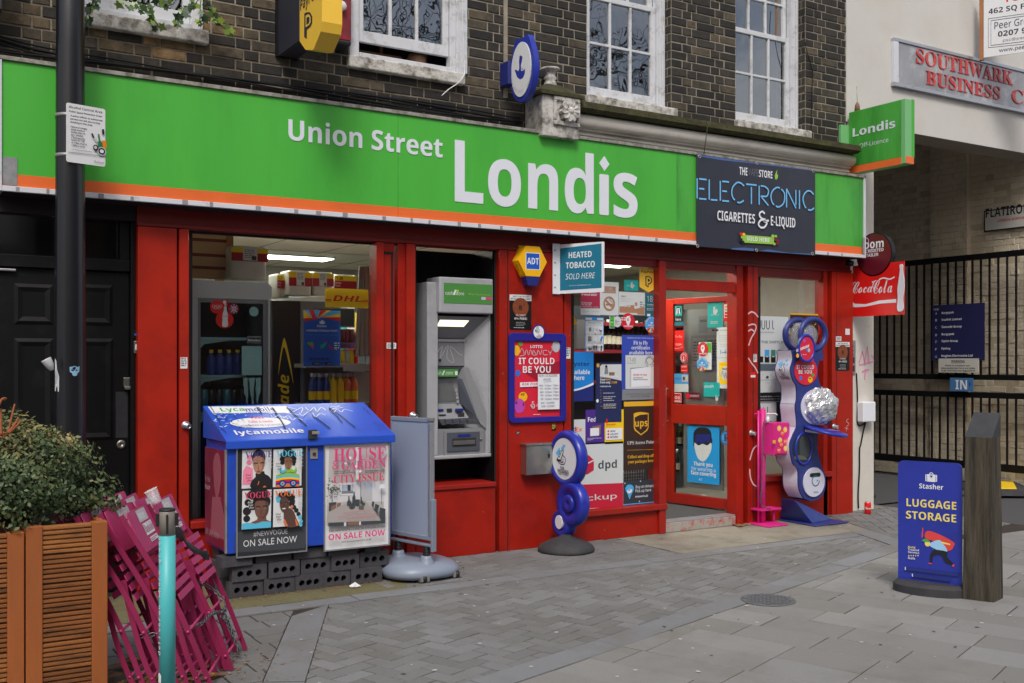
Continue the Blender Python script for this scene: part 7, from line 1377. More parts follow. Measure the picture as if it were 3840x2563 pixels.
# ---- right hand window posters
z=zV
mat('juul_grey',S(84,98,112),.45); mat('juul_green',S(60,120,104),.45); mat('juul_brown',S(86,62,62),.45)
def dj(f):
    z=zV
    for x0,flip in ((210,0),(262,0),(318,0),(352,1)):
        pts=[(x0,268),(x0 +10,272),(x0 +18,255),(x0 +18,165)] if x0 == 210 else ([(x0 -18,168),(x0 -16,250),(x0,272),(x0 +16,252),(x0 +18,168)] if not flip else [(372,168),(374,255),(390,272)]); f.Ln(z,pts,1.9,'ink',4)
    f.T('Approved Retailer',z,(212,318),(391,318),18,'grey_ink','r'); f.T('MAKE THE SWITCH',z,(100,442),(498,442),30,'ink','r')
    for x,mt in ((205,'ink'),(278,'sky_blue'),(352,'juul_green'),(424,'juul_brown')): f.B(z,x,520 if x > 205 else 610,x +54,612,mt if x > 205 else 'ink'); f.B(z,x,600,x +54,670,'ink'); f.E(z,x +27,602,16,8,'light_grey') if x > 205 else None
    f.B(z,190,690,560,762,'juul_grey'); f.E(z,306,846,16,10,'ink'); f.T('ALTERNATIVE FOR ADULT SMOKERS',z,(150,886),(440,882),10,'grey_ink','r'); f.T('Juul.co.uk',z,(280,915),(338,915),9,'grey_ink','r'); f.greek(2,168,98,2,5,'grey_ink')
post_('poster',z,(140,112),(562,1034),'dim_white','tall white vaping poster with coloured pods in the right window',dj)
post_('poster',z,(140,1036),(480,1140),'ink','black nicotine warning strip under the tall white vaping poster',lambda f: f.T('This product contains nicotine. Nicotine is an addictive',zV,(100,1088),(470,1086),14,'white','r'))
post_('poster',z,(205,1138),(420,1370),'dim_white','smaller white vaping poster behind the pink dispenser',lambda f: [f.Ln(zV,[(x,1205),(x +2,1300),(x +14,1322)],3.5,'ink',3) for x in (228,262,312)])
post_('poster',z,(420,1120),(640,1640),'ink','black poster low in the right window behind the white machine',lambda f: None)
post_('poster',z,(586,80),(922,420),'ups_brown','dark parcel poster with a gold top strip behind the lottery stand',lambda f: (f.B(zV,586,80,922,110,'ups_gold'),f.T('UPS Access',zV,(622,232),(800,228),32,'dim_white','sb'),f.Ln(zV,[(830,175),(890,165),(892,215),(870,222)],2,'ups_gold')))
f=sheet(PW +.006,zV(497,325),zV(985,1400),100,None,'coke',.002); f.line([(4,4),(96,4),(96,f.uh -4),(4,f.uh -4)],.8,'light_grey',True); tag(f.build('poster'),'tall red panel with a thin white border behind the lottery stand','poster')
# ---- things in the big window
Y1=.34; z=zF
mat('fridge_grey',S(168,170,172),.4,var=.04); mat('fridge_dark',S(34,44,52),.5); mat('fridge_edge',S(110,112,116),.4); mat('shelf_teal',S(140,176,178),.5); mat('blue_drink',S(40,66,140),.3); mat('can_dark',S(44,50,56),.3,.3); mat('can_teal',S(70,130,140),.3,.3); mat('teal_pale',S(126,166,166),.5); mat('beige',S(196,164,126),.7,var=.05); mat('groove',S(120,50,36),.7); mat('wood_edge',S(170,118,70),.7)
fg=thing('drinks_fridge','grey framed drinks fridge with a glass door inside the big window','fridge',(FX(850,Y1),Y1 +.3,.09)); g=wall(Y1); P_=lambda x,y: g.px(*z(x,y))
m=MB(); a0,c1=P_(60,345); a1,c0=P_(655,485); j0=P_(150,0)[0]; j1=P_(606,0)[0]; m.prism(g,[(a0,c0),(a1 -.02,c0),(a1,c0 +.02),(a1,c1 -.03),(a1 -.03,c1),(a0,c1)],-.5,.0,'fridge_grey'); m.fbox(g,a0,j0,.1,c0 -.001,-.5,0,'fridge_grey'); m.fbox(g,j1 +.03,j1 +.05,.1,c0 -.001,-.5,-.02,'fridge_grey'); m.fbox(g,j0,j1 +.03,.1,c0 -.001,-.5,-.48,'fridge_dark'); m.build('body',fg,bevel=.004)
m=MB(); m.fbox(g,j0,j0 +.02,.1,c0 -.002,-.03,-.005,'fridge_edge'); m.fbox(g,j1 -.01,j1 +.02,.1,c0 -.002,-.03,-.005,'fridge_edge'); m.fbox(g,j0 +.02,j1 -.01,c0 -.03,c0 -.002,-.03,-.005,'fridge_edge'); dr=m.build('door_frame',fg)
m=MB(); m.poly([g.at(x,y,-.015) for x,y in ((j0 +.02,.1),(j1 -.01,.1),(j1 -.01,c0 -.03),(j0 +.02,c0 -.03))],'shop_glass'); m.build('pane',dr)
sh_z=[P_(0,735)[1],P_(0,1000)[1],P_(0,1260)[1]]
for zz_ in sh_z: m=MB(); m.fbox(g,j0 +.02,j0 +.02+(j1 -j0)*.72,zz_ -.02,zz_,-.45,-.06,'shelf_teal'); m.prism(g,[(j0 +.02,zz_ -.09),(j0 +.06,zz_ -.05),(j0 +.25,zz_ -.022),(j0 +.02,zz_ -.022)],-.06,-.05,'shelf_teal'); m.build('shelf',fg)
def can(x,y,z0,r,h,mt,lab,grp,cap=None,neck=False,label_=None):
    m=MB(); pr=[(r *.8,0),(r,.006),(r,h *.93),(r *.8,h)] if not neck else [(r *.9,0),(r,.01),(r,h *.58),(r *.85,h *.68),(r *.4,h *.82),(r *.38,h *.87)]
    m.lathe(pr,(x,y,z0),mt,12)
    if label_: m.lathe([(r *1.015,h *.12),(r *1.015,h *.40)],(x,y,z0),label_,12,cap=False)
    if neck: m.lathe([(r *.45,h *.87),(r *.45,h),(r *.1,h)],(x,y,z0),cap or 'ink',10)
    return tag(m.build('drinks_bottle' if neck else 'drinks_can'),lab,'bottle' if neck else 'can',grp)
for i in range(4): can(FX(zF(240+i *60,0)[0],.48),.48,sh_z[1]-.001,.036,.185,'blue_drink','blue drink bottle standing in the left glass door fridge','blue bottles in the fridge','pp_yellow',True)
for i in range(6): can(FX(zF(190+i *52,0)[0],.48),.48,sh_z[2],.03,.165,('can_teal','can_dark','can_dark','can_teal','can_dark','can_dark')[i],'dark energy drink can on the lower fridge shelf','energy cans in the fridge')
m=MB(); m.lathe([(.03,-.12),(.03,.12)],FP(*zF(345,1045),.46),'can_dark',14,ax=(1,0,0)); tag(m.build('drinks_can'),'dark can lying on its side across the other cans in the fridge','can')
GS=wall(Y1 -.0)
def gst(name,tl,br,base,label,draw,cat='sticker',Y=Y1 -.003,**k): return stick(name,zF,tl,br,base,label,cat,Y,100,None,draw,**k)
f=sheet(Y1 -.003,zF(232,483),zF(425,678),100,None,None,0); f.d=.001; z=zF; f.E(z,280,532,47,46,'coke'); f.E(z,392,545,36,36,'coke'); f.E(z,332,620,61,58,'coke'); f.E(z,334,508,24,26,'coke'); f.E(z,332,500,12,12,'white'); f.E(z,337,518,7,7,'white'); f.Q(z,spl([(328,530),(345,530),(346,555),(356,590),(352,620),(356,650),(348,668),(320,668),(314,650),(318,620),(316,590),(326,555)],2),'white'); f.T('Coca-Cola',z,(318,602),(356,600),14,'coke','sc')
for i in range(5): f.O(z,256+i *12,528+(i % 2)*10,10,2,'white')
f.E(z,394,545,29,32,'navy'); f.Ln(z,[(368,545),(422,545)],5,'white'); f.Ln(z,[(394,515),(394,576)],5,'white'); f.Ln(z,[(374,524),(414,568)],3,'white'); f.Ln(z,[(414,524),(374,568)],3,'white'); f.Ln(z,[(368,545),(422,545)],2.6,'coke'); f.Ln(z,[(394,515),(394,576)],2.6,'coke'); tag(f.build('sticker'),'red cola bubbles sticker with a flag and bottle on the fridge door','sticker')
gst('sticker',(450,800),(586,998),'teal_pale','square pale teal sticker on the fridge glass',lambda f: f.ring(50,80,36,2,'shelf_teal'))
circle_sticker(zF,532,564,32,42,'teal_pale','round_sticker','oval pale teal sticker on the fridge glass',lambda f: None,Y=Y1 -.003)
gst('sticker',(488,735),(580,780),'light_grey','jagged energy drink name sticker on the fridge glass',lambda f: (f.rect(2,4,98,44,'can_dark'),f.t('Relentless',50,34,18,'white','sb',88,'c')))
f=sheet(Y1 -.003,zF(458,1015),zF(584,1206),100,None,None,0); f.d=.001; rr=random.Random(9)
for x0,x1,xb in ((460,492,490),(498,536,528),(544,582,556)):
    n=8; Lft=[(x0 +(xb -x0)*(i /n) ** 2+rr.uniform(-4,4),1020+185*i /n) for i in range(n +1)]; Rt=[(x1 +(xb -x1)*(i /n) ** 2+rr.uniform(-4,4),1015+190*i /n) for i in range(n)]; f.Q(zF,Lft +Rt[::-1],'teal_pale')
tag(f.build('sticker'),'three pale claw marks sticker low on the fridge glass','sticker')
m=MB(); Y2=.75; g2=wall(Y2); a0,c1=g2.px(*zF(60,-30)); a1,c0=g2.px(*zF(345,345)); m.fbox(g2,a0,a1,c0,c1,-.02,0,'beige')
for y in (62,167,254): zz_=g2.px(*zF(0,y))[1]; m.fbox(g2,a0,a1,zz_ -.012,zz_ +.012,-.01,.0006,'groove')
m.fbox(g2,a1 +.001,a1 +.05,c0,c1,-.3,.01,'wood_edge'); tag(m.build('slatted_board'),'beige slatted display board above the left fridge','board')
mat('pack_white',S(206,206,202),.35,var=.06,vs=14,bump=.5,bs=30); mat('pack_red',S(160,24,50),.35); mat('pack_yellow',S(234,196,30),.35)
def pack(tl,br,Y,lab,dep=.24,tall=False,price=None,lblw=.38):
    f=sheet(Y,zF(*tl),zF(*br),100,None,None,0); g=f.fr; W,H=f.W,f.H; n=16; t=thing('towel_pack',lab,'towel pack',tuple(g.at(W /2,-H,-dep /2)),0,'paper towel packs above the fridges')
    out=[(W *(.5+.5*math.copysign(abs(math.cos(R(a))) ** .35,math.cos(R(a)))),-dep /2+dep /2*math.copysign(abs(math.sin(R(a))) ** .35,math.sin(R(a)))) for a in range(0,360,15)]; rings=[(-H,.93),(-H *.93,1),(-H *.5,.97),(-H *.07,1),(0,.92)]; m=MB(); k=len(out)
    m.add([g.at(W /2+(x -W /2)*s,y,d *1) for y,s in rings for x,d in out],[(i *k +j,i *k +k +j,i *k +k +(j +1) % k,i *k +(j +1) % k)[::-1] for i in range(len(rings)-1) for j in range(k)]+[tuple(range((len(rings)-1)*k,len(rings)*k)),tuple(reversed(range(k)))],'pack_white',True); m.build('wrapper',t)
    f.d=.006; y=f.uh; hb=.45 if tall else .62; f.rect(2,y *.06,98,y *.28 if not tall else y *.2,'pack_yellow'); f.rect(2,y *(.28 if not tall else .2),98,y *hb,'pack_red'); f.rect(32,y *.04,32+lblw *100,y *(hb -.02),'paper'); f.greek(36,y *.1,30+lblw *90,5,y *.055,'grey_ink'); f.rect(32+lblw *60,y *(hb -.16),30+lblw *98,y *(hb -.04),'charcoal')
    if price: f.t(price,4,y *.24,y *.13,'ink','b',34); f.t('Kitchen',4,y *.42,y *.09,'white','r',26); f.t('Towel',4,y *.54,y *.09,'white','r',22)
    f.build('print',t)
pack((372,110),(632,352),.62,'tall white tissue pack standing on the left fridge header',tall=True)
pack((690,304),(782,470),1.2,'leftmost kitchen towel pack, half hidden, on the black fridge',price='£1.39',lblw=.0)
pack((768,281),(935,458),1.1,'wide kitchen towel pack with a big label, second on the black fridge',lblw=.34)
pack((930,290),(1080,456),1.12,'third kitchen towel pack above the dark monitor',lblw=.34)
pack((1078,308),(1236,470),1.2,'kitchen towel pack with two price flashes behind the yellow courier sign',price='£1.39',lblw=.0)
mat('luco_black',S(30,30,34),.35,var=.1); mat('luco_yellow',S(206,178,20),.45)
lf=thing('black_fridge','black drinks fridge with a yellow swoosh on its side in the big window','fridge',(FX(1080,.95),1.1,.09)); g=wall(.95)
m=MB(); a0=g.px(*zF(658,0))[0]; a1=g.px(*zF(850,0))[0]; a2=g.px(*zF(1060,0))[0]; c1=g.px(*zF(0,462))[1]; m.fbox(g,a0,a1,.1,c1,-.6,0,'luco_black'); m.build('side',lf,bevel=.01); m=MB(); m.fbox(g,a1 +.001,a1 +.04,.1,c1,-.6,.01,'fridge_edge'); m.fbox(g,a1 +.041,a2,g.px(*zF(0,640))[1],c1,-.6,.005,'fridge_edge'); m.build('front',lf,bevel=.004)
f=Flat(g.sub(a0,c1,.001),a1 -a0,c1 -.1,100,100*(c1 -.1)/(a1 -a0),None,0); z=zF; f.Q(z,spl([(700,1000),(704,930),(715,850),(730,770),(740,745),(752,775),(770,850),(785,930),(803,1058),(780,960),(755,850),(738,805),(724,850),(708,950)],3),'luco_yellow');
tf=f.fr; tq=f.c(z,772,1215); t2=Fr(tf.at(tq[0]*f.kx,-tq[1]*f.ky,.002),(0,0,1),(-1,0,0)); f.text(t2,'Lucozade',-.36,0,.088,'bi','luco_yellow',.62); f.build('print',lf)
m=MB(); g=wall(.7); a0,c1=g.px(*zF(885,888)); a1,c0=g.px(*zF(1348,945)); mat('shelf_white',S(168,168,168),.5,var=.05); m.fbox(g,a0,a1 +.1,c0,c0 +.03,-.4,.0,'shelf_white'); m.fbox(g,a0 +(a1 -a0)*.55,a1 +.1,c0 -.001-.03,c0 -.001,-.02,.0,'shelf_white'); lowz=g.px(*zF(0,1215))[1]; m.fbox(g,a0,a1 +.1,lowz -.03,lowz,-.4,.0,'shelf_white'); m.fbox(g,a0,a1 +.1,.1,c0,-.42,-.401,'shelf_white'); m.fbox(g,g.px(*zF(1255,0))[0],a1 +.1,lowz,c0 -.04,-.4,-.2,'shelf_white'); tag(m.build('shelving'),'pale metal shelving with drinks behind the luggage poster','shelf')
for i in range(13):
    x=FX(zF(932+i *24,0)[0],.8+.06*(i % 2)); mt='can_teal' if i < 5 else 'pack_yellow' if i < 10 else 'orange'; can(x,.8+.06*(i % 2),lowz,.03,.24,('blue_drink' if i < 5 else mt),('blue squash bottle with a white cap behind the blue cabinet lid' if i < 5 else 'yellow squash bottle with a white cap behind the blue cabinet lid' if i < 10 else 'orange squash bottle with a white cap behind the blue cabinet lid'),'squash bottles on the lower shelf','paper',True,'pack_yellow')
for i in range(4): can(FX(zF(1135+i *30,0)[0],.78),.78,c0 +.031,.026,.115,('luco_yellow','shelf_white','luco_yellow','coke')[i],'small drinks can on the shelf, %s from the left' % od[i],'cans on the pale shelf')
m=MB(); mat('tray_purple',S(110,70,120),.5); zt_=g.px(*zF(0,808))[1]; m.fbox(g,g.px(*zF(1125,0))[0],g.px(*zF(1283,0))[0],zt_,zt_ +.05,-.2,-.02,'tray_purple'); m.text(wall(.715),'EMERGE',g.px(*zF(1128,0))[0],zt_ +.012,.022,'bi','ink',None,'l',.002) if 0 else m.text(Fr((0,.7,0),(1,0,0),(0,0,1)),'EMERGE',g.px(*zF(1128,800))[0],zt_ +.014,.02,'bi','ink',.09,'l',.001); tag(m.build('cardboard_tray'),'purple drinks tray stacked above the small cans','tray')
for i in range(3): can(FX(zF(1140+i *30,0)[0],.8),.8,zt_ +.051,.026,.11,'maroon','dark red can with a yellow top standing in the purple tray','cans in the purple tray')
m=MB(); g=wall(.9); a0,c1=g.px(*zF(1125,540)); a1,c0=g.px(*zF(1222,672)); m.fbox(g,a0 -.2,a1,c0,c1,-.05,0,'fridge_edge'); m.fbox(g,a0 -.19,a1 -.01,c0 +.01,c1 -.01,.001,.004,'plate'); tag(m.build('monitor'),'dark grey monitor behind the courier sign','monitor')
m=MB(); g=wall(.55); n=14; xa=g.px(*zF(1222,0))[0]; xb=g.px(*zF(1350,0))[0]; zA_=g.px(*zF(0,185))[1]; zB_=g.px(*zF(0,865))[1]; mat('blind',S(176,174,168),.8,var=.06)
m.add([(xa +(xb +.1-xa)*i /n +(.03*math.sin(3) if 0 else 0),.55+.03*(i % 2),zB_) for i in range(n +1)]+[(xa +(xb +.1-xa)*i /n +.04*math.exp(-i /3),.55+.03*(i % 2),zA_) for i in range(n +1)],[(i,i +1,n +2+i,n +1+i) for i in range(n)],'blind'); tag(m.build('hanging_sheet'),'crumpled pale sheet hanging at the right of the big window','sheet')
post_('courier_sign',zF,(1020,402),(1316,542),'dhl','yellow courier sign with red letters in the big window',lambda f: (f.T('DHL',zF,(1072,492),(1268,498),40,'coke','bi',4),f.Q(zF,[(1022,478),(1066,480),(1062,486),(1022,484)],'coke'),f.Q(zF,[(1022,488),(1060,490),(1056,495),(1022,493)],'coke'),f.Q(zF,[(1270,486),(1314,486),(1314,491),(1268,491)],'coke'),f.Q(zF,[(1266,495),(1314,495),(1314,500),(1264,500)],'coke')),'sign',Y=.06)
mat('stasher',S(26,80,168),.45)
def dsp(f):
    z=zF; f.Q(z,[(871,552),(1124,558),(1124,605),(1000,605),(872,632)],'pp_yellow')
    for pts,mt in (([(905,553),(945,554),(958,605),(930,606)],'nanny'),([(871,610),(958,605),(985,610),(872,634)],'nanny'),([(871,552),(905,553),(930,600)],'amz_blue'),([(945,554),(985,555),(965,605),(958,605)],'amz_blue'),([(985,555),(1030,556),(970,605)],'nanny'),([(1060,557),(1124,558),(1124,575),(980,605)],'amz_blue'),([(965,605),(1124,603),(1124,632),(1030,612)],'nanny')): f.Q(z,pts,mt)
    f.B(z,985,630,1012,650,'white'); f.B(z,980,628,983,650,'white'); f.B(z,1014,628,1017,650,'white'); f.E(z,998,630,8,8,'white'); f.T('Stasher',z,(963,670),(1030,671),14,'white','b'); f.T('LUGGAGE STORAGE POINT',z,(890,700),(1104,702),13,'white'); f.T('Insured. Convenient. Affordable in 300+ cities',z,(888,725),(1108,728),7,'sky_blue','r')
    for pts,mt in (([(890,775),(935,770),(940,795),(900,790)],'ball_green'),([(905,790),(940,795),(935,825),(915,800)],'mag'),([(980,795),(1015,775),(1030,765),(1025,790),(1000,820),(985,815)],'teal'),([(1010,770),(1030,765),(1030,780)],'nanny'),([(1040,790),(1070,810),(1065,825),(1045,815)],'nanny'),([(1078,815),(1100,810),(1095,830)],'pp_yellow')): f.Q(z,pts,mt)
    f.greek(82,82,98,3,6,'white'); f.greek(14,122,82,1,6,'navy',.7); f.greek(22,133,76,1,6,'navy',.7); f.B(z,930,912,982,928,'ink'); f.B(z,1018,912,1068,928,'ink'); f.T('Google Play',z,(944,923),(978,923),6,'white','r'); f.T('App Store',z,(1032,923),(1064,923),6,'white','r')
post_('poster',zF,(871,552),(1124,939),'stasher','blue luggage storage point poster with a sunburst top in the big window',dsp,Y=.06)
# ---- shelves with bottles behind the poster window and behind the other panes
mat('wine',S(24,26,24),.15); mat('label_cream',S(178,172,156),.6); mat('wine_cap',S(150,104,40),.4); mat('shelf_red',S(110,24,34),.5)
m=MB(); gb=wall(1.5)
for y in (1100,900-70,1400): zz_=gb.px(*zH(0,y))[1]; m.fbox(gb,5.6,9.2 if 0 else 8.2,zz_ -.035,zz_,-.35,0,'shelf_red')
m.fbox(gb,5.6,8.2,.1,2.1,-.4,-.36,'fridge_dark'); tag(m.build('wine_shelves'),'dark wine shelves with red edges behind the posters','shelf')
zsh=gb.px(*zH(0,1100))[1]
for i in range(14):
    x=FX(zH(895+i *44,0)[0],1.62); h=RG.uniform(.29,.32); m=MB(); r=.037; m.lathe([(r,0),(r,h *.6),(r *.4,h *.74),(r *.38,h *.98)],(x,1.62,zsh),'wine',12); m.lathe([(r *.42,h *.86),(r *.42,h)],(x,1.62,zsh),'wine_cap' if i % 3 else 'paper',10); m.lathe([(r *1.02,h *.2),(r *1.02,h *.48)],(x,1.62,zsh),'label_cream',12,cap=False); tag(m.build('wine_bottle'),'dark wine bottle with a cream label on the shelf behind the posters','bottle','wine bottles behind the posters')
m=MB(); g=wall(.6); a0,c1=g.px(*zH(690,700)); a1,c0=g.px(*zH(745,900)); m.prism(g,[(a0,c0),(a1,c0 +.03),(a1 -.05,c1 -.05),(a0,c1)],-.03,0,'adt_yellow'); tag(m.build('wet_floor_sign'),'yellow board edge just inside the poster window','sign')
m=MB(); g=wall(1.0); a0,c1=g.px(*zH(740,830)); a1,c0=g.px(*zH(850,1100)); m.fbox(g,a0,a1,c0,c1,-.2,0,'fridge_edge'); tag(m.build('till_screen'),'grey till screen back behind the poster window','screen')
m=MB(); g=wall(.35); a0,c1=g.px(*zI(634,770)); a1,c0=g.px(*zI(790,860));
for i in range(9): x=a0 +(a1 -a0)*i /8; m.tube([(x,.35,c0),(x,.35,c1)],.003,'steel',4);
for i in range(5): zz_=c0 +(c1 -c0)*i /4; m.tube([(a0,.35,zz_),(a1,.35,zz_)],.003,'steel',4)
tag(m.build('wire_basket'),'steel wire rack low behind the poster window','rack')
m=MB(); g=wall(1.1);
for y in (230,320,420,520,610,680): zz_=g.px(*zJ(0,y))[1]; m.fbox(g,g.px(*zJ(1540,0))[0],g.px(*zJ(1720,0))[0]+.2,zz_ -.015,zz_ +.015,-.01,.001,'groove')
a0,c1=g.px(*zJ(1540,180)); a1=g.px(*zJ(1760,0))[0]; m.fbox(g,a0,a1 +.3,.6,c1 +.2,-.03,0,'beige'); tag(m.build('slatted_board'),'beige slatted display board at the back of the right window','board')
m=MB(); g=wall(.7); a0,c1=g.px(*zJ(1430,250)); a1,c0=g.px(*zJ(1540,640)); m.fbox(g,a0,a1,c0,c1,-.05,0,'shelf_white'); m.blob(g.at((a0 +a1)/2,c1 +.1,-.1),.16,'shelf_white',16,10,(1,1,.5)); tag(m.build('ceiling_fitting'),'pale round fitting and column inside the right window','fitting')
for i in range(5): can(FX(zK(238+(i % 2)*30,0)[0],1.3+.0),1.3,(.9,.62,.35,.62,.9)[i],.035,.24,'wine','dark bottle on the shelves seen through the lower door pane','bottles seen through the door','paper',True,'label_cream')

def stock(x0,x1,Y,lab,sd):      # far shelves of small packets
    rg=random.Random(sd); t=thing('stocked_shelves',lab,'shelf',((x0 +x1)/2,Y,.09)); m=MB(); q=MB()
    for k in range(6):
        z0=.25+k *.31; m.box(x0,x1,Y,Y +.3,z0 -.025,z0,'shelf_red' if k % 2 else 'shelf_white'); x=x0 +.01
        while x < x1 -.1: w=rg.uniform(.05,.13); q.box(x,x +w -.006,Y +.03,Y +.2,z0 +.001,z0 +rg.uniform(.12,.26),rg.choice(('pack_red','pack_yellow','paper','ball_green','ball_blue','orange','tan','mag','light_grey','ups_gold','teal','charcoal'))); x += w
    m.box(x0,x1,Y +.3,Y +.32,.1,2.1,'fridge_dark'); m.build('rack',t); tag(q.build('packets',t),kind='stuff')
stock(2.3,5.2,2.3,'far shelves of small bright packets behind the two fridges',1); stock(7.1,8.3,2.4,'far shelves of packets glimpsed through the right window',2)
# ================= round lottery sign on a rubber base
mat('rubber',S(50,50,54),.8,var=.12,vs=10,dirt=S(72,70,68),da=.4,ds=5); mat('lot_blue',S(34,46,150),.3,var=.05,dirt=S(44,60,150),da=.3,ds=4); mat('stand_blue',S(40,52,118),.42,var=.08,dirt=S(66,76,120),da=.4,ds=6); mat('stand_white',S(196,196,214),.4,var=.03,dirt=S(160,158,164),da=.3,ds=5)
rs=thing('pavement_lottery_sign','blue freestanding sign of three stacked discs on a dark domed base','pavement sign',(4.80,-.30,0))
m=MB(); m.lathe([(.225,0),(.228,.02),(.21,.05),(.13,.09),(.06,.115),(.03,.135),(.001,.137)],(4.80,-.30,0),'rubber',40); m.build('base',rs)
def bub(Y,z,Rr,th,hole): return [(Rr *hole,th *.72),(Rr *(hole +.05),th *.95),(Rr *.88,th),(Rr *.96,th *.75),(Rr,th *.3),(Rr,-th *.3),(Rr *.96,-th *.75),(Rr *.88,-th),(Rr *(hole +.05),-th *.95),(Rr *hole,-th *.72)]
D3=[(4.82,-.30,.735,.226,.74),(4.82,-.365,.385,.18,.55),(4.82,-.245,.215,.115,.5)]
for i,(x,y,z_,r,hl) in enumerate(D3):
    m=MB(); m.lathe(bub(y,z_,r,.05,hl),(x,y,z_),'lot_blue',40,ax=(-1,0,0))
    if i == 1: m.lathe([(.07,.02),(.07,.052),(.062,.058),(.02,.058),(.015,.05),(.001,.05)],(x,y,z_),'lot_blue',30,ax=(-1,0,0))
    if i == 2: m.lathe([(.025,-.3+.18),(.025,0)],(x,y,z_),'lot_blue',12)
    m.build('disc',rs)
fq=Fr((4.82-.048,0,0),(0,-1,0),(0,0,1)); m=MB(); m.prism(fq,circ(.245,.225,.05,.055,24),-.01,.008,'white'); m.build('disc_face',rs)
f=Flat(fq.sub(.30-.165,.735+.165,-.01),.33,.33,100,100,'white',.004,shape=circ(50,50,50,50,40)); f.lw=1.8; z=zI
f.pl([(38,24),(46,20),(52,30),(42,34)],'star_blue'); f.Q(z,[(95,635),(128,590),(135,640),(118,660)],'star_blue'); f.Q(z,[(158,565),(176,578),(160,600),(146,590)],'star_blue'); hand(f,z,138,680,2.3,'ink','white'); f.T('THE',z,(134,764),(168,762),22,'ink','b',3); f.T('NATIONAL',z,(116,790),(206,784),22,'ink','b',3); f.T('LOTTERY',z,(126,812),(204,806),21,'ink','b',3); f.build('disc_face',rs)
# ================= lottery stand with wavy body
YS=-.33; SWf=wall(YS); z=zV; st=thing('lottery_stand','tall wavy navy and white lottery stand with ring tops on a blue foot','stand',(7.65,-.25,0)); pv=lambda *p: SWf.px(*zV(*p)); pw=lambda *p: SWf.px(*zW(*p))
Lb=spl([pv(612,530),pv(622,640),pv(592,760),pv(622,880),pv(662,960),pv(668,1100),pv(652,1200),pv(664,1330),pv(668,1420),pw(735,170),pw(690,270),pw(652,400),pw(690,630),pw(760,720),pw(765,900),pw(785,1010),pw(840,1105)],4,False)
Rb=spl([pw(930,1142),pw(1020,1118),pw(1095,1045),pw(1128,930),pw(1120,790),pw(1070,660),pw(1022,480),pw(1020,320),pw(1040,120),pv(1060,1420),pv(1080,1250),pv(1000,1060),pv(950,950),pv(922,850),pv(925,700),pv(960,560),pv(1010,450)],4,False)
m=MB(); m.prism(SWf,Lb[::-1][::-1]+Rb +[pv(900,560),pv(760,520)],-.2,0,'stand_blue'); m.build('body',st)
m=MB(); n=len(Lb); out=[(a -.004,c) for a,c in Lb]; m.add([SWf.at(a,c,-.012) for a,c in out]+[SWf.at(a,c,-.188) for a,c in out],[(i,i +1,n +i +1,n +i)[::-1] for i in range(n -1)],'stand_white',True)
for k in (int(n *.36),int(n *.53)): m.add([SWf.at(Lb[k][0]-.005,Lb[k][1]+e,d) for e in (0,.004) for d in (-.012,-.188)],[(0,1,3,2)],'grey_ink')
m.build('side_panel',st)
xs_=pv(592,760)[0]; f=Flat(Fr((xs_,0,0),(0,-1,0),(0,0,1)).sub(.1,1.6),.3,.5,100,167,None,0); f.d=.008; f.lw=2; z=zV
f.Q(z,[(428,688),(482,650),(482,715),(455,728)],'star_blue'); f.Q(z,[(505,645),(530,625),(540,650),(516,670)],'star_blue'); f.Q(z,[(525,700),(545,678),(556,700),(535,725)],'star_blue'); hand(f,z,490,750,2.3,'ink','white'); f.T('THE',z,(478,832),(522,832),22,'ink','b',3); f.T('NATIONAL',z,(454,856),(565,858),22,'ink','b',3); f.T('LOTTERY',z,(468,878),(566,882),22,'ink','b',3)
def lbx(zz): a=min(Lb[:int(n *.45)],key=lambda q: abs(q[1]-zz)); i=Lb.index(a); b_=Lb[i +1 if a[1] > zz else max(0,i -1)]; t=(zz -a[1])/(b_[1]-a[1]) if abs(b_[1]-a[1]) > 1e-6 else 0; return a[0]+(b_[0]-a[0])*t
f.v=[(lbx(v[2])-.0055-(xs_ -v[0]-.008),v[1],v[2]) for v in f.v]; f.build('print',st)
for dd,cx in ((0,880),(-.2,880)):
    c=pv(cx,335); rx=pv(cx +165,335)[0]-c[0]-.02; rz=pv(cx,125)[1]-c[1]-.02; m=MB(); m.tube([SWf.at(c[0]+rx *math.cos(R(a)),c[1]+rz *math.sin(R(a)),dd -.01 if dd else -.02) for a in range(0,360,12)],.028,'stand_blue',10,closed=True); m.fbox(SWf,c[0]-.07,c[0]+.12,c[1]-rz -.1,c[1]-rz -.02,dd -.03,dd -.005,'stand_blue'); m.build('ring',st)
m=MB(); c=pv(860,330); m.blob(SWf.at(c[0]-.01,c[1]-.02,-.11),.135,'cup_wall',24,16); m.build('globe',st)
def pane(cx,cy,rx,ry,base,d,draw,name,zf=zV,t=.006):
    c=SWf.px(*zf(cx,cy)); a=SWf.px(*zf(cx +rx,cy))[0]-c[0]; b2=c[1]-SWf.px(*zf(cx,cy +ry))[1]; f=Flat(SWf.sub(c[0]-a,c[1]+b2,d),2*a,2*b2,100,100*b2 /a,base,t,shape=circ(50,50*b2 /a,50,50*b2 /a,40)); f.lw=1.6; draw(f); f.build(name,st); return c,a,b2
def dr1(f):
    z=zV; f.E(z,845,640,16,26,'ball_purple'); f.E(z,706,860,17,26,'ball_blue'); f.E(z,820,878,28,36,'adt_yellow'); f.E(z,853,824,17,20,'ball_green'); f.T('LOTTO',z,(720,662),(803,654),24,'white'); f.T('IT COULD',z,(656,752),(864,750),48,'white','b',4); f.T('BE YOU',z,(680,808),(838,806),46,'white','b',4); f.T('48',z,(800,872),(828,870),16,'ink')
pane(770,775,135,168,'lotto_red',.001,dr1,'poster_disc')
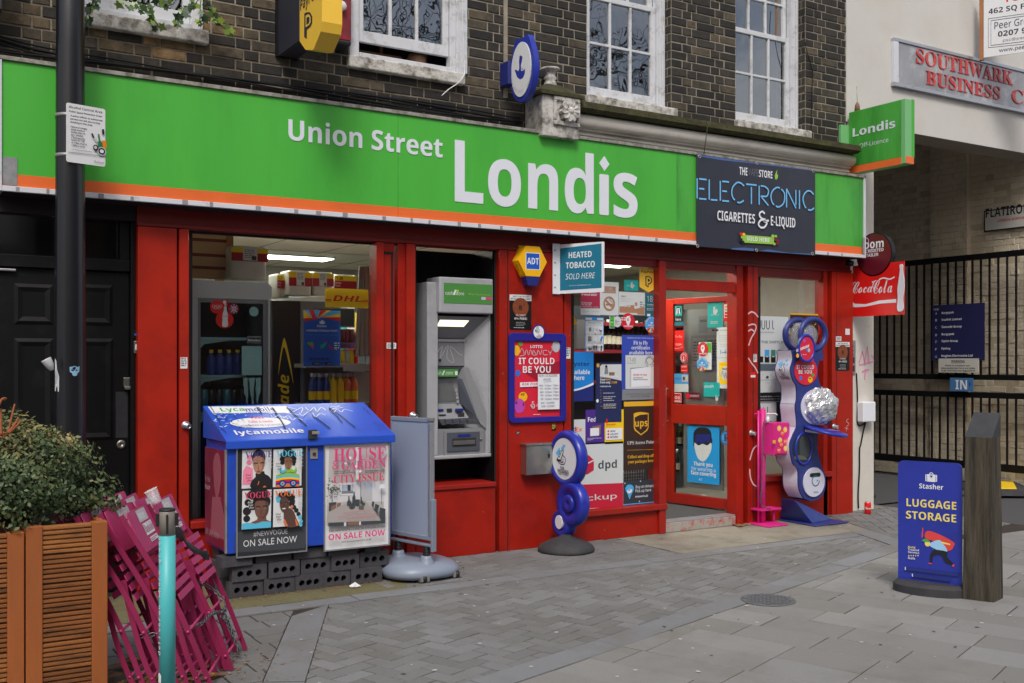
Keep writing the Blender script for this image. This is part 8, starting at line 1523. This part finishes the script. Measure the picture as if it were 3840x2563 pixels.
def dr2(f):
    z=zV; f.E(z,684,438,16,26,'ball_green'); f.E(z,750,410,16,24,'ball_purple'); f.E(z,668,590,17,26,'adt_yellow'); f.E(z,780,522,12,18,'ball_blue'); f.E(z,803,526,15,24,'light_grey'); f.Q(z,[(652,518),(804,455),(806,485),(652,548)],'white'); c0=f.c(z,660,540); c1_=f.c(z,802,478); t2=f.fr.sub(c0[0]*f.kx,-c0[1]*f.ky,0,math.atan2((c0[1]-c1_[1])*f.ky,(c1_[0]-c0[0])*f.kx)); f.text(t2,'ASK FOR A LUCKY DIP',0,0,.017,'b','lotto_red',math.hypot((c1_[0]-c0[0])*f.kx,(c1_[1]-c0[1])*f.ky),'l',f.up()); hand(f,z,706,590,.7,'white'); f.T('YOUR LOTTO',z,(724,588),(768,575),8,'white')
c,a,b2=pane(718,505,82,140,'lotto_red',.062,dr2,'poster_disc'); m=MB(); m.tube([SWf.at(c[0]+(a +.012)*math.cos(R(t)),c[1]+(b2 +.012)*math.sin(R(t)),.06) for t in range(0,360,12)],.016,'lot_blue',8,closed=True); m.fbox(SWf,c[0]-.03,c[0]+.03,c[1]-.05,c[1]+.05,.001,.06,'stand_blue'); m.build('disc_rim',st)
pane(905,1205,190,218,'stand_white',.001,lambda f: (f.T('CHOOSE YOUR',zV,(775,1086),(915,1084),22,'grey_ink'),f.T('GAMES HERE',zV,(784,1112),(905,1110),22,'grey_ink')),'dispenser_face')
mat('foil',S(205,207,210),.22,.7,bump=1.0,bs=45); m=MB(); c=pv(930,1195); rg=random.Random(6); nu,nv=44,24; vs=[]
for i in range(nv +1):
    for j in range(nu): th=math.pi *i /nv; ph=2*math.pi *j /nu; k=rg.uniform(.93,1.02)*(1+.10*math.sin(i *.9+j *.55)*math.cos(j *.8)); vs.append(SWf.at(c[0]+.20*math.sin(th)*math.cos(ph)*k,c[1]+.165*math.cos(th)*k,.03+.10*math.sin(th)*math.sin(ph)*k))
m.add(vs,[(i *nu +j,i *nu +(j +1) % nu,i *nu +nu +(j +1) % nu,i *nu +nu +j) for i in range(nv) for j in range(nu)],'foil'); tag(m.build('foil_wrap'),'crumpled shiny foil wrapped over the middle of the lottery stand','foil')
m=MB(); p=FP(*zW(1130,222),-.47); m.lathe([(.001,0),(.19,0),(.20,.008),(.20,.02),(.19,.026),(.001,.022)],p,'lot_blue',36,ax=(.12,-.2,1)); m.tube([p,FP(*zW(850,200),YS)],.014,'stand_white',8); m.build('writing_tray',st)
mat('tray_print',S(150,150,196),.4); m=MB()
for k in range(4): m.poly([p +Vector((-.06+.003*k,-.10+k *.045,.034-k *.004))+Vector(q) for q in ((0,0,0),(.14,0,-.016),(.14,.018,-.013),(0,.018,.003))],'tray_print')
m.build('print',st)
pane(830,440,148,205,'fridge_dark',.001,lambda f: (f.Q(zW,[(770,250),(960,262),(965,560),(780,540)],'charcoal'),f.Q(zW,[(700,548),(770,525),(850,545),(890,590),(715,585)],'olive')),'opening',zW,.002)  # flush dark disc, no hole: the shade of the recess is its colour
c=pw(830,440); m=MB(); m.tube([SWf.at(c[0]+.1*math.cos(R(t))*1.06,c[1]+(pw(830,235)[1]-c[1])*math.sin(R(t)),.004) for t in range(0,360,12)],.012,'lot_blue',8,closed=True); m.build('opening_rim',st)
pane(958,885,140,196,'stand_white',.004,lambda f: (f.pl(rrect(*f.c(zW,902,768),*f.c(zW,1045,812),6),'ink'),f.ring(*f.c(zW,980,868),19,4,'teal_dk',28,0,300),f.Q(zW,[(995,850),(1012,862),(996,885)],'teal_dk'),f.greek(46,80,70,2,3,'teal_dk')),'bin_flap',zW,.012)
m=MB(); b3=lambda x,y: GP(*zW(x,y)); t0,t1=FP(*zW(625,1085),-.22),FP(*zW(760,1150),-.26); q=[b3(500,1362),b3(990,1488),b3(1115,1400),b3(700,1360)]
m.hexa([tuple(b3(440,1388)),tuple(b3(990,1488)),tuple(b3(1435,1432)),(7.9,.02,0),tuple(b3(440,1388)+Vector((0,0,.014))),tuple(b3(990,1488)+Vector((0,0,.014))),tuple(b3(1435,1432)+Vector((0,0,.014))),(7.9,.02,.014)],'stand_blue')
m.hexa([(7.47,-.02,.015),(7.50,-.40,.015),(7.86,-.33,.015),(7.72,-.02,.015),(t0.x,-.14,t0.z -.02),(t0.x,-.30,t0.z -.02),(t1.x +.03,-.30,t1.z -.02),(t1.x +.03,-.14,t1.z -.02)],'stand_blue'); m.build('foot',st,bevel=.008)
# ================= pink sanitiser dispenser
mat('hot_pink',S(204,40,130),.4,var=.06,vs=7,dirt=S(150,36,100),da=.3,ds=6); sd=thing('sanitiser_stand','hot pink sanitiser box on a post with a square base beside the door','dispenser',(7.15,-.16,0))
m=MB(); m.box(7.03,7.285,-.305,-.03,0,.016,'hot_pink'); m.build('base',sd,bevel=.006)
pb=GP(2861,1955); bxY=-.28; X0=FX(zW(440,0)[0],bxY); X1=FX(zW(640,0)[0],bxY); zb0,zb1=FP(*zW(440,530),bxY).z,FP(*zW(440,98),bxY).z; ppx=FX(zW(287,0)[0],-.12)
m=MB(); m.lathe([(.026,.016),(.026,FP(*zV(265,1225),-.12).z)],(ppx,-.12,0),'hot_pink',18); rx=FX(zW(228,0)[0],-.12); m.lathe([(.011,.016),(.011,FP(*zV(205,1250),-.12).z)],(rx,-.12,0),'hot_pink',10); tz=FP(*zV(265,1282),-.12).z; m.box(rx -.05,ppx +.14,-.125,-.115,tz -.006,tz +.006,'hot_pink'); m.box(rx -.04,ppx +.16,-.2,-.06,.135,.15,'hot_pink'); m.lathe([(.012,.016),(.012,.135)],(ppx +.12,-.14,0),'hot_pink',8); m.build('post',sd)
m=MB(); m.box(X0,X1,bxY,-.125,zb0,zb1,'hot_pink'); BX_=m.build('box',sd,bevel=.004)
f=Flat(wall(bxY -.001).sub(X0 +.006,zb1 -.012),X1 -X0 -.012,zb1 -zb0 -.024,100,100*(zb1 -zb0 -.024)/(X1 -X0 -.012),'hot_pink',.008); z=zW
for x,y,mt in ((497,166,'pp_yellow'),(577,184,'pp_yellow'),(540,232,'fedex_o'),(507,326,'pp_yellow'),(577,342,'fedex_o'),(522,382,'fedex_o'),(577,436,'pp_yellow'),(488,460,'fedex_o')): f.E(z,x,y,26,38,mt); a=f.c(z,x,y); f.greek(a[0]-9,a[1]-4,a[0]+10,2,5,'white')
f.build('door',BX_)
m=MB(); p=FP(*zW(430,335),bxY -.01); m.box(p.x -.01,p.x +.012,bxY -.025,bxY -.01,p.z -.025,p.z +.005,'ups_gold'); m.build('padlock',BX_)
m=MB(); p=Vector((X0 +.0,-.2,zb1)); m.lathe([(.016,0),(.014,.05),(.008,.052),(.008,.075),(.018,.078),(.018,.09)],p,'white',14); m.tube([p +Vector((0,0,.084)),p +Vector((.05,-.05,.084)),p +Vector((.06,-.06,.07))],.006,'white',8); m.build('pump',sd)
m=MB(); links(m,spl([Vector((rx +.02,-.17,.95)),Vector((rx -.0,-.17,.6)),Vector((rx -.01,-.17,.35)),Vector((rx -.02,-.17,.2)),Vector((rx +.05,-.2,.155)),Vector((ppx +.03,-.19,.15))],4,False),.028,.0026,'chain'); m.build('chain',sd)
# ================= luggage board, timber bollard, can
AU=Vector((.147,-.367,0)).normalized(); AO=Vector((5.857,-2.625,0)); AB=Fr(AO,AU,(0,0,1)); ab=thing('pavement_board','blue luggage storage pavement board with yellow capitals beside the timber bollard','pavement sign',(5.93,-2.8,0))
AH=AB.px(*zM(640,578))[1]; AWd=.40; z=zM; f=Flat(AB.sub(0,AH),AWd,AH -.05,100,100*(AH -.05)/AWd,'royal',.014,rad=.035,d0=-.014); mat('lug_yellow',S(226,206,112),.4); mat('run_red',S(210,66,62),.45); mat('run_blue',S(150,196,232),.45); mat('dk_royal',S(32,46,118),.5)
f.Q(z,[(645,663),(652,660),(652,708),(645,704)],'white'); f.Q(z,[(656,660),(712,664),(711,712),(656,708)],'white'); f.Q(z,[(715,665),(722,666),(721,708),(715,712)],'white'); f.O(z,684,662,14,5,'white'); f.Q(z,[(674,668),(694,669),(684,686)],'royal'); f.T('Stasher',z,(605,750),(762,765),32,'white','b',4); f.T('LUGGAGE',z,(522,868),(848,893),50,'lug_yellow','b',4); f.T('STORAGE',z,(519,948),(847,976),50,'lug_yellow','b',4)
f.Q(z,[(627,1008),(633,1012),(628,1075),(619,1072)],'run_red'); f.Q(z,spl([(645,1045),(668,1030),(730,1050),(800,1085),(836,1110),(832,1128),(815,1155),(790,1158),(740,1110),(650,1080)],4),'run_red'); f.Q(z,spl([(680,1108),(730,1090),(755,1105),(790,1165),(740,1160),(680,1132)],4),'run_blue'); f.E(z,660,1112,18,20,'lug_yellow'); f.Q(z,[(620,1092),(645,1080),(670,1090),(672,1104),(640,1102)],'ball_green'); f.Q(z,[(752,1100),(808,1114),(808,1124),(752,1112)],'lug_yellow')
f.Q(z,spl([(680,1240),(676,1190),(705,1155),(788,1166),(786,1200),(830,1245),(826,1254),(775,1235),(752,1190),(700,1190),(688,1240)],3),'ink'); f.Q(z,[(668,1240),(688,1238),(686,1248),(666,1246)],'run_red'); f.Q(z,[(824,1248),(838,1248),(832,1266),(820,1262)],'run_red')
for i,(tx,x1,mt) in enumerate((('Gold',580,'lug_yellow'),('Trusted',604,'white'),('Service',606,'white'))): f.T(tx,z,(533,1142+i *17),(x1,1144+i *17),13,mt)
for i in range(5): a=f.c(z,539+i *15,1191); f.pl([(a[0]+(1.6 if k % 2 == 0 else .7)*math.sin(R(36*k)),a[1]-(1.6 if k % 2 == 0 else .7)*math.cos(R(36*k))) for k in range(10)],'lug_yellow')
f.T('feefo',z,(533,1214),(580,1216),14,'white'); f.Q(z,[(522,1266),(866,1306),(866,1328),(522,1286)],'dk_royal'); f.Q(z,[(568,1310),(812,1340),(812,1362),(568,1330)],'dk_royal'); f.Q(z,[(514,1264),(520,1265),(520,1284),(514,1283)],'white'); f.Q(z,[(560,1308),(566,1309),(566,1328),(560,1327)],'white'); f.build('panel',ab)
m=MB(); n=24; sh_=[(AWd *.5+(AWd *.5+.03)*math.cos(R(180+180*i /n)),0,.13*abs(math.sin(R(180*i /n)))) for i in range(n +1)]; fo_=[(a,d) for a,_,d in sh_]+[(AWd +.03,-.10),(-.03,-.10)]
m.add([AB.at(a,0,d) for a,d in fo_]+[AB.at(a,.05,d) for a,d in fo_]+[AB.at(AWd /2+(a -AWd /2)*.9,.072,d *.8) for a,d in fo_],[(i,(i +1) % len(fo_),k *len(fo_)+len(fo_)+(i +1) % len(fo_)-0,k *len(fo_)+len(fo_)+i) if k == 0 else (len(fo_)+i,len(fo_)+(i +1) % len(fo_),2*len(fo_)+(i +1) % len(fo_),2*len(fo_)+i) for k in (0,1) for i in range(len(fo_))]+[tuple(range(2*len(fo_),3*len(fo_)))],'rubber'); m.build('base',ab)
mat('old_timber',S(80,73,61),.95,var=.45,vs=9,stretch=(7,7,.45),bump=1,bs=40,dirt=S(38,34,29),da=.95,ds=3.2,dk=.42); mat('timber_cap',S(50,52,56),.8,var=.2,vs=12)
L_,F_,R_=Vector((5.96,-3.03,0)),Vector((6.032,-3.2,0)),Vector((6.203,-3.155,0)); K_=L_ +R_ -F_; cen=(L_ +R_)/2
bo=thing('timber_bollard','weathered square timber bollard with a slanted top beside the blue board','bollard',tuple(cen)); m=MB(); rg=random.Random(2); lv=[0,.08,.3,.55,.7,.9,1.03]; Q4=[L_,F_,R_,K_]; vs=[]
for k in lv: vs += [cen +(p -cen)*(1-.13*k +rg.uniform(-.01,.01))+Vector((0,0,k)) for p in Q4]
m.add(vs,[(i *4+j,i *4+(j +1) % 4,i *4+4+(j +1) % 4,i *4+4+j) for i in range(6) for j in range(4)],'old_timber'); m.build('post',bo,bevel=.006)
m=MB(); T4=vs[-4:]; m.add(T4 +[T4[0]+(T4[3]-T4[0])*.12+Vector((0,0,.02)),T4[1]+(T4[2]-T4[1])*.12+Vector((0,0,.02)),T4[2]+Vector((0,0,.15)),T4[3]+Vector((0,0,.15))],[(0,1,5,4),(1,2,6,5),(2,3,7,6),(3,0,4,7),(4,5,6,7)],'timber_cap'); m.build('top',bo)
p=GP(*zM(268,920)); m=MB(); m.lathe([(.026,0),(.032,.006),(.032,.105),(.027,.118)],p,'coke',24); m.lathe([(.027,.118),(.026,.121),(.001,.1185)],p,'alu',20,cap=False); f5_=Fr(p +Vector((-.03,0,.05)),(.06,-.02,0),(0,0,1)); dv=(EYE -p); dv.z=0; dv.normalize(); rt_=Vector((-dv.y,dv.x,0))
for k,chh in enumerate('Coca'): an=R(-38+24*k); dd=dv *math.cos(an)+rt_ *math.sin(an); m.text(Fr(p +dd *.0325+Vector((0,0,.05)),rt_ *math.cos(an)-dv *math.sin(an),(0,0,1)),chh,-.006,0,.026,'sc','white',None,'l',.0006)
tag(m.build('drinks_can'),'red cola can standing on the ground by the white pillar','can')
# ================= cables, ivy, gum, leaves, cover, ramp
m=MB(); rg=random.Random(3)
for k in range(5):
    P=[]; x=.5
    while x < 5.0: P.append((x,-.02-.008*k,3.47-.012*k +.018*math.sin(x *2.1+k)-.0+(.07 if x < .8 else 0)*(k < 3))); x += .45
    m.tube(spl(P,4,False),.006+.003*(k % 2),'black_metal',6)
tag(m.build('wall_cables'),'bundle of black cables sagging along the bricks above the green sign','cable')
for pts,r,mt,lab in (([(1405,-20),(1412,60),(1416,250),(1425,480),(1420,520),(1380,570),(1320,610),(1270,655)],.007,'paper','thin white cable end hanging by the raised window'),): m=MB(); m.tube(spl([FP(*zB(*p),-.03-(.04 if p[1] > 500 else 0)) for p in pts],4,False),r *.6,mt,6); tag(m.build('hanging_cable'),lab,'cable')
for zf,pts,lab in ((zC,[(1325,832),(1335,870),(1325,960),(1312,1055)],'thin yellowish wire hanging over the white cornice'),(zD,[(250,-10),(245,250),(300,470),(310,520),(300,620),(295,940)],'thin black wire down the bricks right of the last window')): m=MB(); m.tube(spl([FP(*zf(*p),-.26 if zf is zC else -.02) for p in pts],4,False),.004,'moss' if zf is zC else 'black_metal',5); tag(m.build('loose_wire'),lab,'cable')
m=MB(); mat('ivy_leaf',(.1,.1,.1),.4,tint=[(0,S(34,58,34)),(.6,S(62,92,44)),(1,S(128,150,60))])
iv=thing('ivy','sprays of ivy hanging in front of the top left window','plant',(1.9,-.1,3.7)); rg=random.Random(4); sm=MB()
for pts in ([(680,-60),(640,0),(600,90),(560,170)],[(820,-60),(840,20),(900,50),(970,60)],[(980,-60),(1000,60),(1050,130),(1090,190)],[(1060,-40),(1080,20),(1150,30)],[(1380,-60),(1330,40),(1270,110),(1200,150)],[(1370,-60),(1370,60),(1362,180)],[(1400,-60),(1440,60),(1500,160),(1600,230)],[(1390,-40),(1450,110),(1540,200)]):
    P=[FP(*zA(*p),-.12-.05*rg.random()) for p in spl(pts,6,False)]; sm.tube(P,.003,'twig',4)
    for p in P[4:]:
        if rg.random() < .85:
            s=rg.uniform(.022,.042); a=rg.uniform(0,6.28); nf=Fr(p +Vector((rg.uniform(-.03,.03),-.01,rg.uniform(-.03,.02))),(math.cos(a),rg.uniform(-.5,.5),math.sin(a)),(-math.sin(a),rg.uniform(-.4,.4),math.cos(a))); m.poly([nf.at(x *s,y *s) for x,y in ((0,-.5),(.35,-.75),(.45,-.2),(.85,.1),(.35,.3),(0,1),(-.35,.3),(-.85,.1),(-.45,-.2),(-.35,-.75))],'ivy_leaf',rg.random())
m.build('leaves',iv,tint=True); sm.build('stems',iv)
m=MB(); mat('gum',S(176,176,174),.8); mat('gum_dark',S(60,60,60),.9); rg=random.Random(12)
for i in range(210):
    x,y=rg.uniform(1.6,8.4),rg.uniform(-4.2,-.2); r=rg.uniform(.004,.014); m.add([(x +r *math.cos(R(a))*rg.uniform(.6,1.2),y +r *math.sin(R(a))*rg.uniform(.6,1.2),.0035) for a in range(0,360,45)],[range(8)],'gum' if rg.random() < .65 else 'gum_dark')
tag(m.build('gum_spots'),'pale trodden gum spots scattered over the grey paving','gum',kind='stuff')
m=MB(); mat('litter_leaf',(.1,.1,.1),.8,tint=[(0,S(88,56,30)),(.5,S(128,86,46)),(1,S(168,128,84))])
def lf_(x,y,s,z=.004): a=rg.uniform(0,6.28); t=rg.uniform(-.4,.4); m.poly([(x +s *(q *math.cos(a)-w *math.sin(a)),y +s *(q *math.sin(a)+w *math.cos(a)),z +s *abs(w)*abs(t)+.002) for q,w in ((-1,0),(-.3,.5),(.2,.35),(.4,.6),(1,0),(.4,-.6),(.2,-.3),(-.3,-.5))],'litter_leaf',rg.random())
for i in range(420): lf_(rg.gauss(1.42,.22),rg.gauss(-2.0,.2),rg.uniform(.004,.012))
for i in range(60): lf_(rg.uniform(1.0,1.5),rg.uniform(-2.3,-1.7),rg.uniform(.03,.06),rg.uniform(.004,.03))
for i in range(420): x=rg.uniform(1.9,3.3); lf_(x,-.60-abs(rg.gauss(0,.035)) if rg.random() < .8 else -.7+rg.gauss(0,.12),rg.uniform(.003,.009))
for i in range(90): lf_(rg.uniform(2.0,2.5),rg.uniform(-1.7,-1.1),rg.uniform(.003,.008))
for i in range(160): lf_(rg.gauss(8.1,.18),rg.gauss(-.36,.06),.005)
for i in range(5): lf_(rg.uniform(6.85,6.98),rg.uniform(-.12,-.06),.05,.01)
tag(m.build('leaf_litter',tint=True),'brown leaf crumbs on the paving by the chairs and bricks','leaves',kind='stuff')
mat('cover',S(92,94,98),.7,.2,var=.2,vs=30); m=MB(); c=GP(*zm(2600,1880,.5279)(532,705)); m.lathe([(.17,.0),(.17,.005),(.15,.0055),(.001,.0055)],c,'cover',36)
for i in range(9):
    for j in range(9):
        x,y=(i -4)*.033,(j -4)*.033
        if x *x +y *y < .0205: m.box(c.x +x -.012,c.x +x +.012,c.y +y -.012,c.y +y +.012,.0056,.009,'cover')
tag(m.build('manhole_cover'),'small round patterned iron cover set in the paving','manhole cover')
m=MB(); m.hexa([(10.75,.1,0),(11.2,-.22,0),(12.2,.45,0),(11.5,1.0,0),(10.98,.2,.05),(11.28,-.02,.05),(12.02,.5,.05),(11.5,.78,.05)],'rubber'); m.hexa([(11.02,.2,.051),(11.3,.0,.051),(12.0,.5,.051),(11.5,.75,.051),(11.04,.2,.058),(11.3,.02,.058),(11.98,.5,.058),(11.5,.73,.058)],'dhl'); tag(m.build('speed_bump'),'black and yellow speed bump in the passage behind the bollard','speed bump')
m=MB(); m.box(.35,.735,-.28,-.03,3.60,4.3,'plate'); tag(m.build('lamp_housing',bevel=.006),'dark box fixed to the bricks at the top left corner','box')
# bare street trees behind the viewer: they show in the upper panes
mat('bark',S(60,54,46),.9,var=.2)
def tree(x,y,h,sd):
    rg=random.Random(sd); t=thing('bare_tree','bare street tree behind the viewer, mirrored in the upper panes','tree',(x,y,0),0,'bare street trees'); tk=MB(); cw=MB(); tk.tube([(x,y,0),(x +.1,y,h *.3),(x,y +.1,h *.5)],[.28,.22,.17],'bark',10)
    def br(p,d,L,r,dep):
        q=[p +d *(L *k /3)+Vector((rg.uniform(-1,1),rg.uniform(-1,1),rg.uniform(-.3,.8)))*L *.07*k for k in range(4)]; cw.tube(q,[r,r *.85,r *.7,r *.55],'bark',5,cap=False)
        if dep:
            for k in range(3 if dep > 1 else 4): v=Vector((rg.uniform(-1,1),rg.uniform(-1,1),rg.uniform(-.35,.8))).normalized(); br(q[rg.choice((1,2,3,3))],(d *.6+v).normalized(),L *rg.uniform(.5,.8),r *.55,dep -1)
    for k in range(9): a=k *.7; br(Vector((x,y,h *(.3+.03*k))),Vector((math.cos(a),math.sin(a),.75)).normalized(),h *.28,.11,4)
    tk.build('trunk',t); cw.build('crown',t)
tree(7.5,-15,11,1); tree(.5,-14,11,2); tree(14,-15,12,3)

mat('far_brick',S(112,92,76),.9,var=.2,vs=1.5); mat('far_glass',S(60,66,72),.1)  # unseen block, added to hold back low sky light and deepen contact shadows
ob=thing('brick_building','long brown brick building across the street, mirrored in the shop glass','building',(5,-24,0)); m=MB(); m.box(-25,38,-30,-24,0,8.6,'far_brick'); m.build('wall',ob)
for i in range(15):
    for z0 in (1.0,4.6): m=MB(); m.box(-22+i *4,-20.2+i *4,-24.02,-23.96,z0,z0 +2.2,'far_glass'); m.build('window',ob)
